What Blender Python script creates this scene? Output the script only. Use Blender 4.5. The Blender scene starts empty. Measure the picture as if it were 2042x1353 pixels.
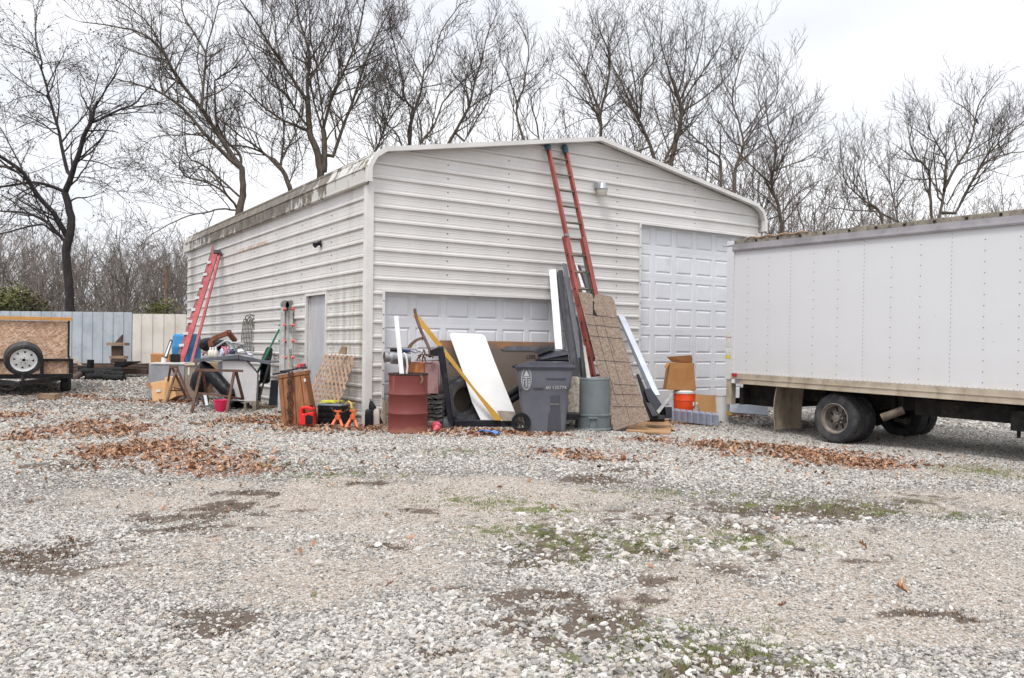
import bpy, bmesh, math, random
import numpy as np
from mathutils import Vector, Matrix
random.seed(7); rng = np.random.default_rng(7)
C = bpy.context.scene.collection
rad = math.radians
# ---------------------------------------------------------------- camera
F = 1662.0; CX, CY = 1021.0, 676.5          # focal length and centre in photo pixels
CAMZ = 1.5; PITCH = math.atan((690.8-676.5)/F); ROLL = 0.0088
fw = Vector((0, math.cos(PITCH), math.sin(PITCH))); up0 = Vector((0, -math.sin(PITCH), math.cos(PITCH))); rt0 = Vector((1,0,0))
RT = rt0*math.cos(ROLL)+up0*math.sin(ROLL); UP = -rt0*math.sin(ROLL)+up0*math.cos(ROLL)
cd = bpy.data.cameras.new('camera'); cam = bpy.data.objects.new('camera', cd); C.objects.link(cam)
M = Matrix((RT, UP, -fw)).transposed().to_4x4(); M.translation = Vector((0,0,CAMZ)); cam.matrix_world = M
cd.sensor_width = 36; cd.lens = 36*F/2042; cd.clip_end = 3000
sc = bpy.context.scene; sc.camera = cam
# ---------------------------------------------------------------- sky, sun, exposure
SUN_EL, SUN_AZ = rad(58), rad(200)
w = bpy.data.worlds.new("World"); sc.world = w; w.use_nodes = True
nt = w.node_tree; nt.nodes.clear()
def wn(t, **k):
    n = nt.nodes.new(t)
    for a, b in k.items(): setattr(n, a, b)
    return n
out = wn('ShaderNodeOutputWorld'); bg = wn('ShaderNodeBackground'); bg.inputs[1].default_value = 0.1
sky = wn('ShaderNodeTexSky', sky_type='NISHITA', sun_disc=False, sun_elevation=SUN_EL, sun_rotation=SUN_AZ)
tc = wn('ShaderNodeTexCoord'); sp = wn('ShaderNodeSeparateXYZ'); nt.links.new(tc.outputs['Generated'], sp.inputs[0])
mp = wn('ShaderNodeMapping'); mp.inputs['Scale'].default_value = (1,1,3.2); nt.links.new(tc.outputs['Generated'], mp.inputs[0])
no = wn('ShaderNodeTexNoise'); no.inputs['Scale'].default_value = 1.7; no.inputs['Detail'].default_value = 5; nt.links.new(mp.outputs[0], no.inputs[0])
ra = wn('ShaderNodeMapRange'); ra.inputs[1].default_value = .35; ra.inputs[2].default_value = .65; nt.links.new(no.outputs[0], ra.inputs[0])
cr = wn('ShaderNodeMix', data_type='RGBA'); cr.inputs[6].default_value = (7.3,7.6,8.3,1); cr.inputs[7].default_value = (10.6,10.7,11.0,1); nt.links.new(ra.outputs[0], cr.inputs[0])
gr = wn('ShaderNodeMapRange'); gr.inputs[1].default_value = 0.36; gr.inputs[2].default_value = .85; gr.inputs[3].default_value = .93; gr.inputs[4].default_value = 1.95; nt.links.new(sp.outputs[2], gr.inputs[0])
ml = wn('ShaderNodeVectorMath', operation='SCALE'); nt.links.new(cr.outputs[2], ml.inputs[0]); nt.links.new(gr.outputs[0], ml.inputs['Scale'])
mx = wn('ShaderNodeMix', data_type='RGBA'); mx.inputs[0].default_value = .955; nt.links.new(sky.outputs[0], mx.inputs[6]); nt.links.new(ml.outputs[0], mx.inputs[7])
nt.links.new(mx.outputs[2], bg.inputs[0]); nt.links.new(bg.outputs[0], out.inputs[0])
sd = bpy.data.lights.new('sun', 'SUN'); sd.energy = 1.5; sd.angle = rad(12); sd.color = (1,.97,.93)
so = bpy.data.objects.new('sun', sd); C.objects.link(so)
sdir = Vector((math.sin(SUN_AZ)*math.cos(SUN_EL), math.cos(SUN_AZ)*math.cos(SUN_EL), math.sin(SUN_EL)))
so.rotation_euler = sdir.to_track_quat('Z','Y').to_euler()
sc.view_settings.view_transform = 'Standard'; sc.view_settings.look = 'None'; sc.view_settings.gamma = 1
sc.view_settings.exposure = 0.25
# ---------------------------------------------------------------- terrain height and photo-to-place helpers
CTRL = [(0,0,0),(0,4,.02),(3,6,.01),(-4,6,.05),(5.2,12.9,.01),(8,10,0),(3.9,17.2,.13),(-2.27,13.05,.27),(-1.5,12,.21),(.6,12.9,.185),(-5,15.4,.25),
        (-7.5,17.3,.27),(-6,11,.16),(-9.2,17.6,.42),(-11,22,.55),(-14,24.6,.85),(-9,23.5,.6),(6,19,.12),(12,16,.05),(-1.5,29,.5),(-30,30,1),(30,30,.3),(0,60,.8),(-40,70,1.2),(40,70,.6),(2,12,.11)]
_c = np.array(CTRL)
def gza(x, y):
    x = np.asarray(x, float); y = np.asarray(y, float)
    d = (x[...,None]-_c[:,0])**2+(y[...,None]-_c[:,1])**2
    wg = 1/(d+1.2)**1.6
    return (wg*_c[:,2]).sum(-1)/wg.sum(-1)
def gz(x, y): return float(gza(x, y))
def ray(px, py): return fw + RT*((px-CX)/F) + UP*((CY-py)/F)
def P(px, py, D):
    r = ray(px, py); return Vector((0,0,CAMZ)) + r*(D/r.y)
def gp(px, py, lift=0):
    r = ray(px, py); D = 10
    for _ in range(40):
        p = Vector((0,0,CAMZ))+r*(D/r.y); h = gz(p.x, p.y)+lift
        D = D*.5+.5*min(300, (h-CAMZ)/(r.z/r.y))
    p = Vector((0,0,CAMZ))+r*(D/r.y); p.z = gz(p.x,p.y)+lift; return p
def topx(x, y, z):
    v = Vector((x,y,z-CAMZ)); d = v.dot(fw); return CX+F*v.dot(RT)/d, CY-F*v.dot(UP)/d
YAW = 0.5877; D1 = Vector((math.cos(YAW), math.sin(YAW), 0)); D2 = Vector((-math.sin(YAW), math.cos(YAW), 0))
O = Vector((-2.2695, 13.046, 0))
def B(t, y, z): return O + D1*t + D2*y + Vector((0,0,z))          # building frame: t along the front, y along the side
def hitF(px, py, d=0):                                              # point on the front wall plane moved d metres out
    r = ray(px, py); o = Vector((0,0,CAMZ)); q = O - D2*d; k = (q-o).dot(D2)/r.dot(D2); p = o+r*k
    return p
def hitS(px, py, d=0):
    r = ray(px, py); o = Vector((0,0,CAMZ)); q = O - D1*d; k = (q-o).dot(D1)/r.dot(D1); return o+r*k
# ---------------------------------------------------------------- mesh builder
class MB:
    def __init__(s): s.v = []; s.f = []
    def add(s, vs, fs):
        n = len(s.v); s.v += [tuple(v) for v in vs]; s.f += [tuple(i+n for i in f) for f in fs]; return s
    def box(s, c, size, R=None):
        c = Vector(c); h = Vector(size)/2; vs = []
        for i in (-1,1):
            for j in (-1,1):
                for k in (-1,1):
                    q = Vector((i*h.x, j*h.y, k*h.z)); vs.append(c+(R@q if R else q))
        return s.add(vs, [(0,1,3,2),(4,6,7,5),(0,4,5,1),(2,3,7,6),(0,2,6,4),(1,5,7,3)])
    def prism(s, poly, vec):
        poly = [Vector(p) for p in poly]; vec = Vector(vec); n = len(poly)
        return s.add(poly+[p+vec for p in poly], [tuple(range(n))[::-1], tuple(range(n,2*n))]+[(i,(i+1)%n,(i+1)%n+n,i+n) for i in range(n)])
    def slab(s, poly, th):
        poly = [Vector(p) for p in poly]; n = Vector((0,0,0))
        for i in range(len(poly)): n += poly[i].cross(poly[(i+1)%len(poly)])
        n.normalize()
        if n.dot(poly[0]-Vector((0,0,CAMZ))) < 0: n = -n
        return s.prism(poly, n*th)
    def loft(s, rings, cap=True):
        n = len(rings[0]); vs = [p for r in rings for p in r]; fs = []
        for a in range(len(rings)-1):
            for i in range(n): fs.append((a*n+i, a*n+(i+1)%n, (a+1)*n+(i+1)%n, (a+1)*n+i))
        if cap: fs += [tuple(range(n))[::-1], tuple(range((len(rings)-1)*n, len(rings)*n))]
        return s.add(vs, fs)
    def tube(s, pts, r, n=8, cap=True):
        pts = [Vector(p) for p in pts]; m = len(pts)
        if not hasattr(r, '__len__'): r = [r]*m
        rings = []; ref = None
        for i, p in enumerate(pts):
            t = (pts[min(i+1,m-1)]-pts[max(i-1,0)])
            if t.length < 1e-9: t = Vector((0,0,1))
            t.normalize()
            if ref is None: ref = t.orthogonal().normalized()
            a = (ref-t*ref.dot(t)); a = a.normalized() if a.length > 1e-6 else t.orthogonal().normalized(); ref = a; b = t.cross(a)
            rings.append([p+(a*math.cos(2*math.pi*k/n)+b*math.sin(2*math.pi*k/n))*r[i] for k in range(n)])
        return s.loft(rings, cap)
    def lathe(s, c, prof, n=32, axis=(0,0,1), jit=None, cap=False):
        c = Vector(c); q = Vector((0,0,1)).rotation_difference(Vector(axis)).to_matrix(); rings = []
        for j,(r, z) in enumerate(prof):
            rings.append([c+q@Vector(((r+(jit(j,k) if jit else 0))*math.cos(2*math.pi*k/n), (r+(jit(j,k) if jit else 0))*math.sin(2*math.pi*k/n), z)) for k in range(n)])
        return s.loft(rings, cap)
    def bar(s, a, b, w, d, side=None):
        a = Vector(a); b = Vector(b); t = (b-a).normalized(); sd = Vector(side) if side else Vector((0,0,1)).cross(t)
        sd = (sd-t*sd.dot(t)); sd = sd.normalized() if sd.length > 1e-5 else Vector((1,0,0)); u = t.cross(sd)
        R = Matrix((sd, u, t)).transposed(); return s.box((a+b)/2, (w, d, (b-a).length), R)
def mesh_obj(name, mb, m, inv=None, smooth=False, bevel=0, ang=40):
    me = bpy.data.meshes.new(name)
    vs = [inv@Vector(v) for v in mb.v] if inv is not None else mb.v
    me.from_pydata(vs, [], mb.f); 
    bm = bmesh.new(); bm.from_mesh(me); bmesh.ops.recalc_face_normals(bm, faces=bm.faces); bm.to_mesh(me); bm.free()
    if m: me.materials.append(m)
    if smooth: me.shade_smooth(); me.set_sharp_from_angle(angle=rad(ang))
    o = bpy.data.objects.new(name, me); C.objects.link(o)
    if bevel:
        b = o.modifiers.new('bevel', 'BEVEL'); b.width = bevel; b.segments = 2; b.limit_method = 'ANGLE'; b.angle_limit = rad(50)
    return o
def tag(o, label, cat, group=None, kind=None):
    if label: o['label'] = label
    if cat: o['category'] = cat
    if group: o['group'] = group
    if kind: o['kind'] = kind
    return o
class Thing:
    def __init__(s, name, label, cat, base, group=None, Mx=None):
        s.M = Mx if Mx else Matrix.Translation(Vector(base)); s.inv = s.M.inverted()
        s.o = bpy.data.objects.new(name, None); C.objects.link(s.o); s.o.matrix_world = s.M; s.o.empty_display_size = .1
        tag(s.o, label, cat, group)
    def part(s, name, mb, m, parent=None, local=False, label=None, **k):
        o = mesh_obj(name, mb, m, None if local else s.inv, **k); o.parent = parent or s.o
        if label: o['label'] = label
        return o
def single(name, label, cat, mb, m, base, group=None, kind=None, **k):
    o = mesh_obj(name, mb, m, Matrix.Translation(-Vector(base)), **k); o.location = base
    return tag(o, label, cat, group, kind)
# ---------------------------------------------------------------- materials
class NT:
    def __init__(s, name):
        s.m = bpy.data.materials.new(name); s.m.use_nodes = True; s.t = s.m.node_tree; s.b = s.t.nodes['Principled BSDF']; s._c = None
    def n(s, typ, ins=None, **k):
        nd = s.t.nodes.new(typ)
        for a, b in k.items(): setattr(nd, a, b)
        for i, v in (ins or {}).items(): s.set(nd.inputs[i], v)
        return nd
    def set(s, sock, v):
        if isinstance(v, bpy.types.NodeSocket): s.t.links.new(v, sock)
        else:
            if sock.type == 'RGBA' and len(v) == 3: v = (*v, 1)
            sock.default_value = v
    def co(s):
        if s._c is None: s._c = s.n('ShaderNodeTexCoord').outputs['Object']
        return s._c
    def map(s, scale=(1,1,1), rot=(0,0,0), loc=(0,0,0), src=None):
        return s.n('ShaderNodeMapping', {0: src or s.co(), 'Scale': scale, 'Rotation': rot, 'Location': loc}).outputs[0]
    def noise(s, scale, detail=4, vec=None, rough=.55, dist=0):
        return s.n('ShaderNodeTexNoise', {'Vector': vec or s.co(), 'Scale': scale, 'Detail': detail, 'Roughness': rough, 'Distortion': dist}).outputs[0]
    def rng(s, v, lo, hi, a=0., b=1.):
        return s.n('ShaderNodeMapRange', {0: v, 1: lo, 2: hi, 3: a, 4: b}).outputs[0]
    def mix(s, f, a, b, mode='MIX'):
        nd = s.n('ShaderNodeMix', {0: f, 6: a, 7: b}, data_type='RGBA', blend_type=mode); return nd.outputs[2]
    def math(s, op, a, b=0.): return s.n('ShaderNodeMath', {0: a, 1: b}, operation=op).outputs[0]
    def sep(s, v): return s.n('ShaderNodeSeparateXYZ', {0: v}).outputs
    def bump(s, h, dist=.01, strength=1.): s.set(s.b.inputs['Normal'], s.n('ShaderNodeBump', {'Height': h, 'Distance': dist, 'Strength': strength}).outputs[0])
def mat(name, c, c2=None, scale=4, rough=.6, metal=0, lo=.42, hi=.6, stretch=(1,1,1), dirt=None, bump=0, bscale=60, rvar=.12):
    N = NT(name); v = N.map(stretch) if stretch != (1,1,1) else N.co()
    col = c
    if c2: col = N.mix(N.rng(N.noise(scale, 6, v), lo, hi), c, c2)
    if dirt:
        dc, ds, dl, dh = dirt; col = N.mix(N.rng(N.noise(ds, 8, N.map((1,1,.5)), .65), dl, dh), col, dc)
    N.set(N.b.inputs['Base Color'], col)
    N.set(N.b.inputs['Roughness'], N.rng(N.noise(9, 4), .3, .7, max(0.02,rough-rvar), min(1,rough+rvar))); N.b.inputs['Metallic'].default_value = metal
    if bump: N.bump(N.noise(bscale, 5, v), bump)
    return N.m
def hx(r, g, b): return tuple(((c/255)/12.92 if c <= 10 else (((c/255)+.055)/1.055)**2.4) for c in (r,g,b))
MT = {}
MT['galv'] = mat('galvanised', (.45,.46,.48), (.36,.37,.39), 3, .4, .7, bump=.0005)
MT['alu'] = mat('aluminium', (.24,.235,.225), (.17,.165,.155), 5, .45, .5, dirt=((.25,.23,.2), 6, .55, .8))
MT['white'] = mat('white_plastic', (.74,.74,.73), (.66,.66,.65), 3, .45, dirt=((.4,.37,.32), 5, .62, .85))
MT['black'] = mat('black_plastic', (.010,.010,.012), (.018,.018,.021), 6, .45, dirt=((.1,.09,.08), 8, .6, .9))
MT['blackvinyl'] = mat('dark_vinyl', (.035,.035,.046), (.05,.05,.062), 3, .38, dirt=((.14,.14,.15), 9, .58, .9))
MT['tarp'] = mat('black_sheeting', (.008,.008,.010), (.016,.016,.018), 6, .38, bump=.03, bscale=7)
MT['rust'] = mat('rusty_iron', (.13,.055,.03), (.06,.032,.022), 9, .85, dirt=((.2,.09,.045), 20, .5, .7), bump=.001)
MT['rustdark'] = mat('dark_rusty_iron', (.075,.045,.035), (.04,.03,.028), 12, .85, bump=.001)
MT['wood'] = mat('weathered_wood', (.36,.24,.15), (.24,.16,.105), 3, .8, stretch=(1,1,12), bump=.0015, bscale=30)
MT['card'] = mat('cardboard', (.43,.25,.125), (.36,.21,.105), 3, .85, dirt=((.25,.15,.08), 4, .6, .8))
MT['charred'] = mat('charred_wood', (.007,.0065,.007), (.016,.015,.015), 14, .7, bump=.01, bscale=25)
MT['tie'] = mat('old_tie_wood', (.11,.065,.045), (.05,.035,.03), 5, .9, stretch=(2,12,12), bump=.004, bscale=20)
MT['rubber'] = mat('tyre_rubber', (.036,.036,.04), (.06,.06,.062), 7, .8, dirt=((.15,.135,.12), 5, .5, .8), bump=.001)
MT['chassis'] = mat('chassis_steel', (.014,.013,.013), (.03,.026,.024), 6, .75, dirt=((.10,.085,.07), 9, .6, .85), bump=.002)
for k_ in ('black','blackvinyl','tarp','charred','rubber','chassis'): MT[k_].node_tree.nodes['Principled BSDF'].inputs['Specular IOR Level'].default_value = .22
# ---------------------------------------------------------------- ground patches (places where the yard itself changes: mud, packed tan dirt, moss, big stones, leaves)
def ell(px, py, rx, ry, rot=0):
    c = gp(px, py); a = gp(px, py-ry); b = gp(px, py+ry); return (c.x, c.y, rx*c.y/F, (a-b).length/2, rot)
MUD = [ell(*e) for e in [(425,1245,75,24),(60,1108,110,24),(20,1125,90,16),(350,1040,110,12),(300,1062,80,7),(450,1015,90,8),(480,985,80,7),(1100,1095,90,22),(1060,1120,60,14),(1300,1095,60,12),(1350,1160,70,7),(1290,1192,70,9),(1130,1250,110,22),(1170,1220,90,12),(1850,1222,70,8),(1940,1238,60,6),(1440,1330,90,28),(1500,1345,130,24),(830,1020,45,7),(780,1090,60,5),(730,965,60,5),(1190,960,70,7),(1240,940,60,5),(1480,1060,60,10),(300,1310,60,14),(880,1310,70,10),(1120,1190,70,8),(1290,1290,60,14),(150,930,90,8),(1600,1020,200,12)]]
TAN = [ell(*e) for e in [(700,1000,420,34),(820,1040,200,24),(500,1150,230,40),(560,1110,200,30),(1700,1160,330,40),(1560,1180,260,26),(1760,1240,260,26),(1950,1003,150,16),(1700,1080,260,20),(1450,1200,200,16),(950,970,220,14),(1900,940,160,8),(1980,1180,120,40)]]
MOSS = [ell(*e) for e in [(990,1000,110,12),(1060,1020,90,10),(1180,1075,170,22),(1080,1060,120,14),(1350,985,120,9),(1500,1085,150,14),(1420,1075,90,14),(1400,1260,160,34),(1300,1300,160,28),(1060,1330,120,18),(1480,1330,160,24),(1960,942,90,9),(700,948,110,7),(540,925,90,6),(1620,1010,160,12),(1850,1030,120,8),(1150,1110,130,16),(900,900,90,7),(1550,1310,90,20),(620,1185,40,6),(30,900,70,8)]]
BIG = [ell(*e) for e in [(1330,1300,270,56),(1180,1270,160,30),(1150,1080,240,40),(1350,1080,230,34),(1560,1040,120,14),(1250,1330,200,24)]]
DAMP = [ell(*e) for e in [(1250,1050,420,60),(1500,1130,300,36),(300,1070,260,40),(1130,1260,240,50),(1560,1020,260,26),(120,1130,200,40),(600,930,220,12),(1800,1010,200,30),(520,1010,200,24),(1000,1180,240,26)]]
LEAF = [ell(*e) for e in [(165,852,80,24),(240,862,60,16),(370,912,170,18),(300,893,110,16),(450,935,130,12),(230,905,80,10),(1600,907,170,12),(1470,892,120,9),(1700,925,120,9),(1130,905,110,6),(1180,918,90,5),(40,876,60,5),(30,830,60,8),(900,866,120,4),(960,860,120,3),(660,852,130,4),(500,845,120,6),(1060,868,90,4),(1290,880,60,5),(1450,830,90,5),(1340,845,60,4),(350,803,90,5),(150,792,90,3),(620,860,90,6),(740,856,40,6),(560,835,90,5)]]
def fld(x, y, L, soft=1.0):
    r = np.zeros_like(x)
    for cx, cy, a, b, _ in L:
        q = np.exp(-(((x-cx)/(a*soft))**2+((y-cy)/(b*soft))**2)**1.2*.9); r = 1-(1-r)*(1-q)
    return r
_G = rng.random((4,256,256))
def vn(x, y, s, k=0):                                                # cheap smooth value noise on the plane
    X = x*s+k*17.3; Y = y*s+k*7.7; xi = np.floor(X).astype(int); yi = np.floor(Y).astype(int); fx = X-xi; fy = Y-yi
    fx = fx*fx*(3-2*fx); fy = fy*fy*(3-2*fy); g = _G[k%4]; a = g[xi%256, yi%256]; b = g[(xi+1)%256, yi%256]; c = g[xi%256, (yi+1)%256]; d = g[(xi+1)%256, (yi+1)%256]
    return (a*(1-fx)+b*fx)*(1-fy)+(c*(1-fx)+d*fx)*fy
def fbm(x, y, s, k=0): return (vn(x,y,s,k)*.5+vn(x,y,s*2.1,k+1)*.3+vn(x,y,s*4.3,k+2)*.2)
def fields(x, y):
    n1 = fbm(x,y,1.3,0); n2 = fbm(x,y,2.3,1); n3 = fbm(x,y,6,2); lot = np.clip((27-y)/3,0,1)
    n4 = fbm(x,y,11,1); n5 = fbm(x,y,3.4,0); rg = n4*.55+n5*.45
    def ragged(raw, gain, cut, sharp=2.6): return np.clip((raw*gain+(rg-.5)*2.0-cut)*sharp, 0, 1)*np.clip(raw*6,0,1)
    mud = np.clip(ragged(fld(x,y,MUD,1.3), .95, .46)+.8*ragged(fld(x,y,DAMP,1.2), .62, .46)+np.clip((n2-.70)*3,0,.4)*.6, 0, 1)
    tan = np.clip(fld(x,y,TAN,1.6)*(.1+1.35*n2)+(n4-.5)*.35*fld(x,y,TAN,1.6), 0, 1)
    rg = n4[...]*.7+n3*.3
    moss = ragged(fld(x,y,MOSS,1.45), .62, .46, 3.0)
    leaf = fld(x,y,LEAF)
    return mud, tan, moss, leaf, 1-lot
# ---------------------------------------------------------------- ground sheet
def axis(lo, hi, st, far):
    a = list(np.arange(lo, hi+1e-6, st)); d = st; x = hi
    while x < far: d *= 1.25; x += d; a.append(x)
    d = st; x = lo; 
    while x > -far: d *= 1.25; x -= d; a.insert(0, x)
    return np.array(a)
gx = axis(-13, 12, .1, 900); gy = axis(2, 24, .1, 900)
XX, YY = np.meshgrid(gx, gy); ZZ = gza(np.clip(XX,-60,60), np.clip(YY,-20,90))
near = (np.abs(XX) < 14)&(YY > 1)&(YY < 25)
ZZ = ZZ + np.where(near, (fbm(XX,YY,2.1,3)-.5)*.035+(fbm(XX,YY,.6,2)-.5)*.05, 0)
ny, nx = XX.shape
me = bpy.data.meshes.new('ground'); idx = np.arange(nx*ny).reshape(ny,nx)
me.from_pydata(np.stack([XX,YY,ZZ],-1).reshape(-1,3).tolist(), [], np.stack([idx[:-1,:-1],idx[:-1,1:],idx[1:,1:],idx[1:,:-1]],-1).reshape(-1,4).tolist())
me.shade_smooth()
for nm, arr in zip(('mud','tan','moss','leaf','far'), fields(XX.ravel(), YY.ravel())):
    at = me.attributes.new(nm, 'FLOAT', 'POINT'); at.data.foreach_set('value', arr.astype(np.float32))
ground = bpy.data.objects.new('ground', me); C.objects.link(ground); ground['kind'] = 'structure'
def zsurf(x, y):
    x = np.asarray(x, float); y = np.asarray(y, float); return gza(x,y)+(fbm(x,y,2.1,3)-.5)*.035+(fbm(x,y,.6,2)-.5)*.05
N = NT('gravel_yard')
def attr(n): return N.n('ShaderNodeAttribute', attribute_name=n).outputs['Fac']
def vor(s, out='Color', rnd=1.0):
    nd = N.n('ShaderNodeTexVoronoi', {'Vector': N.co(), 'Scale': s, 'Randomness': rnd}, voronoi_dimensions='3D'); return nd
v1 = vor(34); v2 = vor(80)
cell = N.sep(v1.outputs['Color'])[0]; cell2 = N.sep(v2.outputs['Color'])[0]
stone = N.mix(N.rng(cell,0,1), hx(84,80,76), hx(176,172,166)); stone = N.mix(N.rng(cell2,.7,.75,0,.5), stone, hx(120,112,105))
fine = N.mix(N.rng(cell2,0,1), hx(98,92,86), hx(178,173,166))
stone = N.mix(.45, stone, fine)
gap = N.rng(v1.outputs['Distance'], .35, .75); stone = N.mix(gap, stone, hx(66,62,58))
dirt = N.mix(N.noise(5,8), hx(136,121,106), hx(160,145,129)); dirt = N.mix(N.rng(cell2,.55,.6), dirt, N.mix(.6,dirt,hx(205,200,194)))
dirt = N.mix(N.rng(N.noise(60,3),.5,.65,0,.35), dirt, hx(110,98,86))
mudc = N.mix(N.noise(30,6), hx(72,59,49), hx(106,92,79))
mossc = N.mix(N.noise(26,6), hx(76,80,48), hx(116,118,72))
brk = N.noise(14,8,rough=.7); brk2 = N.noise(45,5,rough=.7)
def mask(a, gain=1.0, lo=.45, hi=.6, nz=None): return N.rng(N.math('ADD', N.math('MULTIPLY', attr(a), gain), N.math('MULTIPLY', N.math('SUBTRACT', nz or brk, .5), .9)), lo, hi)
col = N.mix(mask('tan',1,.3,.6), stone, dirt)
col = N.mix(mask('mud',.9,.3,.62,N.math('ADD',N.math('MULTIPLY',brk2,.5),N.math('MULTIPLY',brk,.5))), col, mudc)
col = N.mix(mask('moss',.8,.4,.66,brk2), col, mossc)
leafc = N.mix(N.noise(40,6), hx(96,60,38), hx(150,98,66))
col = N.mix(mask('leaf',1,.45,.6), col, leafc)
grassc = N.mix(N.noise(3,8), hx(110,98,70), hx(96,104,66)); col = N.mix(attr('far'), col, grassc)
N.set(N.b.inputs['Base Color'], col); N.b.inputs['Roughness'].default_value = .92
hgt = N.math('ADD', N.math('MULTIPLY', N.math('SUBTRACT', 1., v1.outputs['Distance']), .7), N.math('MULTIPLY', N.noise(120,4), .5))
N.bump(hgt, .02, .9); me.materials.append(N.m)
# ---------------------------------------------------------------- loose stones on the yard (uncountable: one object, instanced stones)
def scatter_pts(n, ylo, yhi):
    u = rng.random(n); y = np.sqrt(ylo**2+u*(yhi**2-ylo**2)); x = (rng.random(n)*2-1)*(.72*y+1.5)
    return x, y
def stones(name, label, n, ylo, yhi, s0, s1, big=False):
    x, y = scatter_pts(n, ylo, yhi); mud, tan, moss, leaf, far = fields(x, y)
    bg_ = fld(x, y, BIG, 1.0); keep = np.clip(1-.66*np.clip(tan*1.3,0,1)-.72*np.clip(mud*1.6-.3,0,1)-.4*np.clip(moss*1.5-.3,0,1),.08,1)*(1-.62*np.clip(bg_*1.3-.2,0,1))
    if big: keep = bg_*np.clip(1-.3*mud,0,1)
    inb = ((x-O.x)*D1.x+(y-O.y)*D1.y > -.03)&((x-O.x)*D2.x+(y-O.y)*D2.y > -.03)
    k = (rng.random(n) < keep)&~inb; x = x[k]; y = y[k]; m = len(x); tn = tan[k]
    s = s0+(s1-s0)*rng.random(m)**(1.6 if big else 2.6)
    if not big: s *= (1-.35*np.clip(tn*1.5,0,1))*(1+.35*bg_[k])*(.75+.5*fbm(x,y,.9,1))
    z = zsurf(x,y)+s*((-.06 if big else .02)+.16*rng.random(m))
    pm = bpy.data.meshes.new(name); pm.from_pydata(np.stack([x,y,z],-1).tolist(), [], [])
    rot = np.stack([rng.normal(0,.35,m), rng.normal(0,.35,m), rng.random(m)*6.28],-1)
    sl = np.stack([s*(1+.5*rng.random(m)), s*(.8+.3*rng.random(m)), s*(.45+.3*rng.random(m))],-1)
    for nm, a in (('rot',rot),('scl',sl)):
        at = pm.attributes.new(nm, 'FLOAT_VECTOR', 'POINT'); at.data.foreach_set('vector', a.astype(np.float32).ravel())
    at = pm.attributes.new('idx', 'INT', 'POINT'); at.data.foreach_set('value', rng.integers(0,6,m).astype(np.int32))
    o = bpy.data.objects.new(name, pm); C.objects.link(o); tag(o, label, 'gravel', None, 'stuff')
    g = bpy.data.node_groups.new(name+'_scatter', 'GeometryNodeTree')
    g.interface.new_socket('Geometry', in_out='INPUT', socket_type='NodeSocketGeometry'); g.interface.new_socket('Geometry', in_out='OUTPUT', socket_type='NodeSocketGeometry')
    L = g.links.new; nn = g.nodes.new; gi = nn('NodeGroupInput'); go = nn('NodeGroupOutput'); jn = nn('GeometryNodeJoinGeometry')
    for q in range(6):
        ic = nn('GeometryNodeMeshIcoSphere'); ic.inputs['Radius'].default_value = .5; ic.inputs['Subdivisions'].default_value = 3 if big else 2
        po = nn('GeometryNodeInputPosition'); tx = nn('ShaderNodeTexNoise'); ad = nn('ShaderNodeVectorMath'); ad.operation = 'ADD'; ad.inputs[1].default_value = (q*9.1, q*3.7, 1)
        L(po.outputs[0], ad.inputs[0]); L(ad.outputs[0], tx.inputs['Vector']); tx.inputs['Scale'].default_value = 1.7; tx.inputs['Detail'].default_value = 1.5
        sb = nn('ShaderNodeVectorMath'); sb.operation = 'SUBTRACT'; sb.inputs[1].default_value = (.5,.5,.5); L(tx.outputs['Color'], sb.inputs[0])
        ss = nn('ShaderNodeVectorMath'); ss.operation = 'SCALE'; ss.inputs['Scale'].default_value = .95 if big else 1.2; L(sb.outputs[0], ss.inputs[0])
        se = nn('GeometryNodeSetPosition'); L(ic.outputs[0], se.inputs[0]); L(ss.outputs[0], se.inputs['Offset'])
        sm = nn('GeometryNodeSetMaterial'); sm.inputs['Material'].default_value = MT['stone']; L(se.outputs[0], sm.inputs[0])
        gti = nn('GeometryNodeGeometryToInstance'); L(sm.outputs[0], gti.inputs[0]); L(gti.outputs[0], jn.inputs[0])
    ip = nn('GeometryNodeInstanceOnPoints'); ip.inputs['Pick Instance'].default_value = True
    def na(nm, ty):
        a = nn('GeometryNodeInputNamedAttribute'); a.data_type = ty; a.inputs[0].default_value = nm; return a.outputs[0]
    er = nn('FunctionNodeEulerToRotation'); L(na('rot','FLOAT_VECTOR'), er.inputs[0])
    L(gi.outputs[0], ip.inputs['Points']); L(jn.outputs[0], ip.inputs['Instance']); L(na('idx','INT'), ip.inputs['Instance Index']); L(er.outputs[0], ip.inputs['Rotation']); L(na('scl','FLOAT_VECTOR'), ip.inputs['Scale'])
    L(ip.outputs[0], go.inputs[0]); md = o.modifiers.new('scatter', 'NODES'); md.node_group = g
    return o
N = NT('stone'); oi = N.n('ShaderNodeObjectInfo').outputs['Random']
c = N.n('ShaderNodeValToRGB', {0: oi}); cr_ = c.color_ramp; cr_.interpolation = 'LINEAR'
cr_.elements[0].color = (*hx(118,114,110),1); cr_.elements[1].color = (*hx(220,217,211),1)
for pos, cc in ((.12,(152,148,143)),(.3,(182,178,172)),(.5,(204,199,191)),(.62,(166,153,138)),(.66,(208,204,198)),(.82,(190,180,166)),(.9,(216,212,206))):
    e = cr_.elements.new(pos); e.color = (*hx(*cc),1)
ng = N.noise(2.2,6,rough=.7); N.set(N.b.inputs['Base Color'], N.mix(N.rng(ng,.5,.8,0,.5), c.outputs[0], hx(140,130,120))); N.b.inputs['Roughness'].default_value = .85
N.bump(N.noise(7,5), .05, .5); MT['stone'] = N.m
NEAR = globals().get('QUICK', 1.0)
stones('gravel', 'pale grey crushed stone gravel spread over the yard', int(290000*NEAR), 3.2, 7.2, .010, .031)
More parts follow.
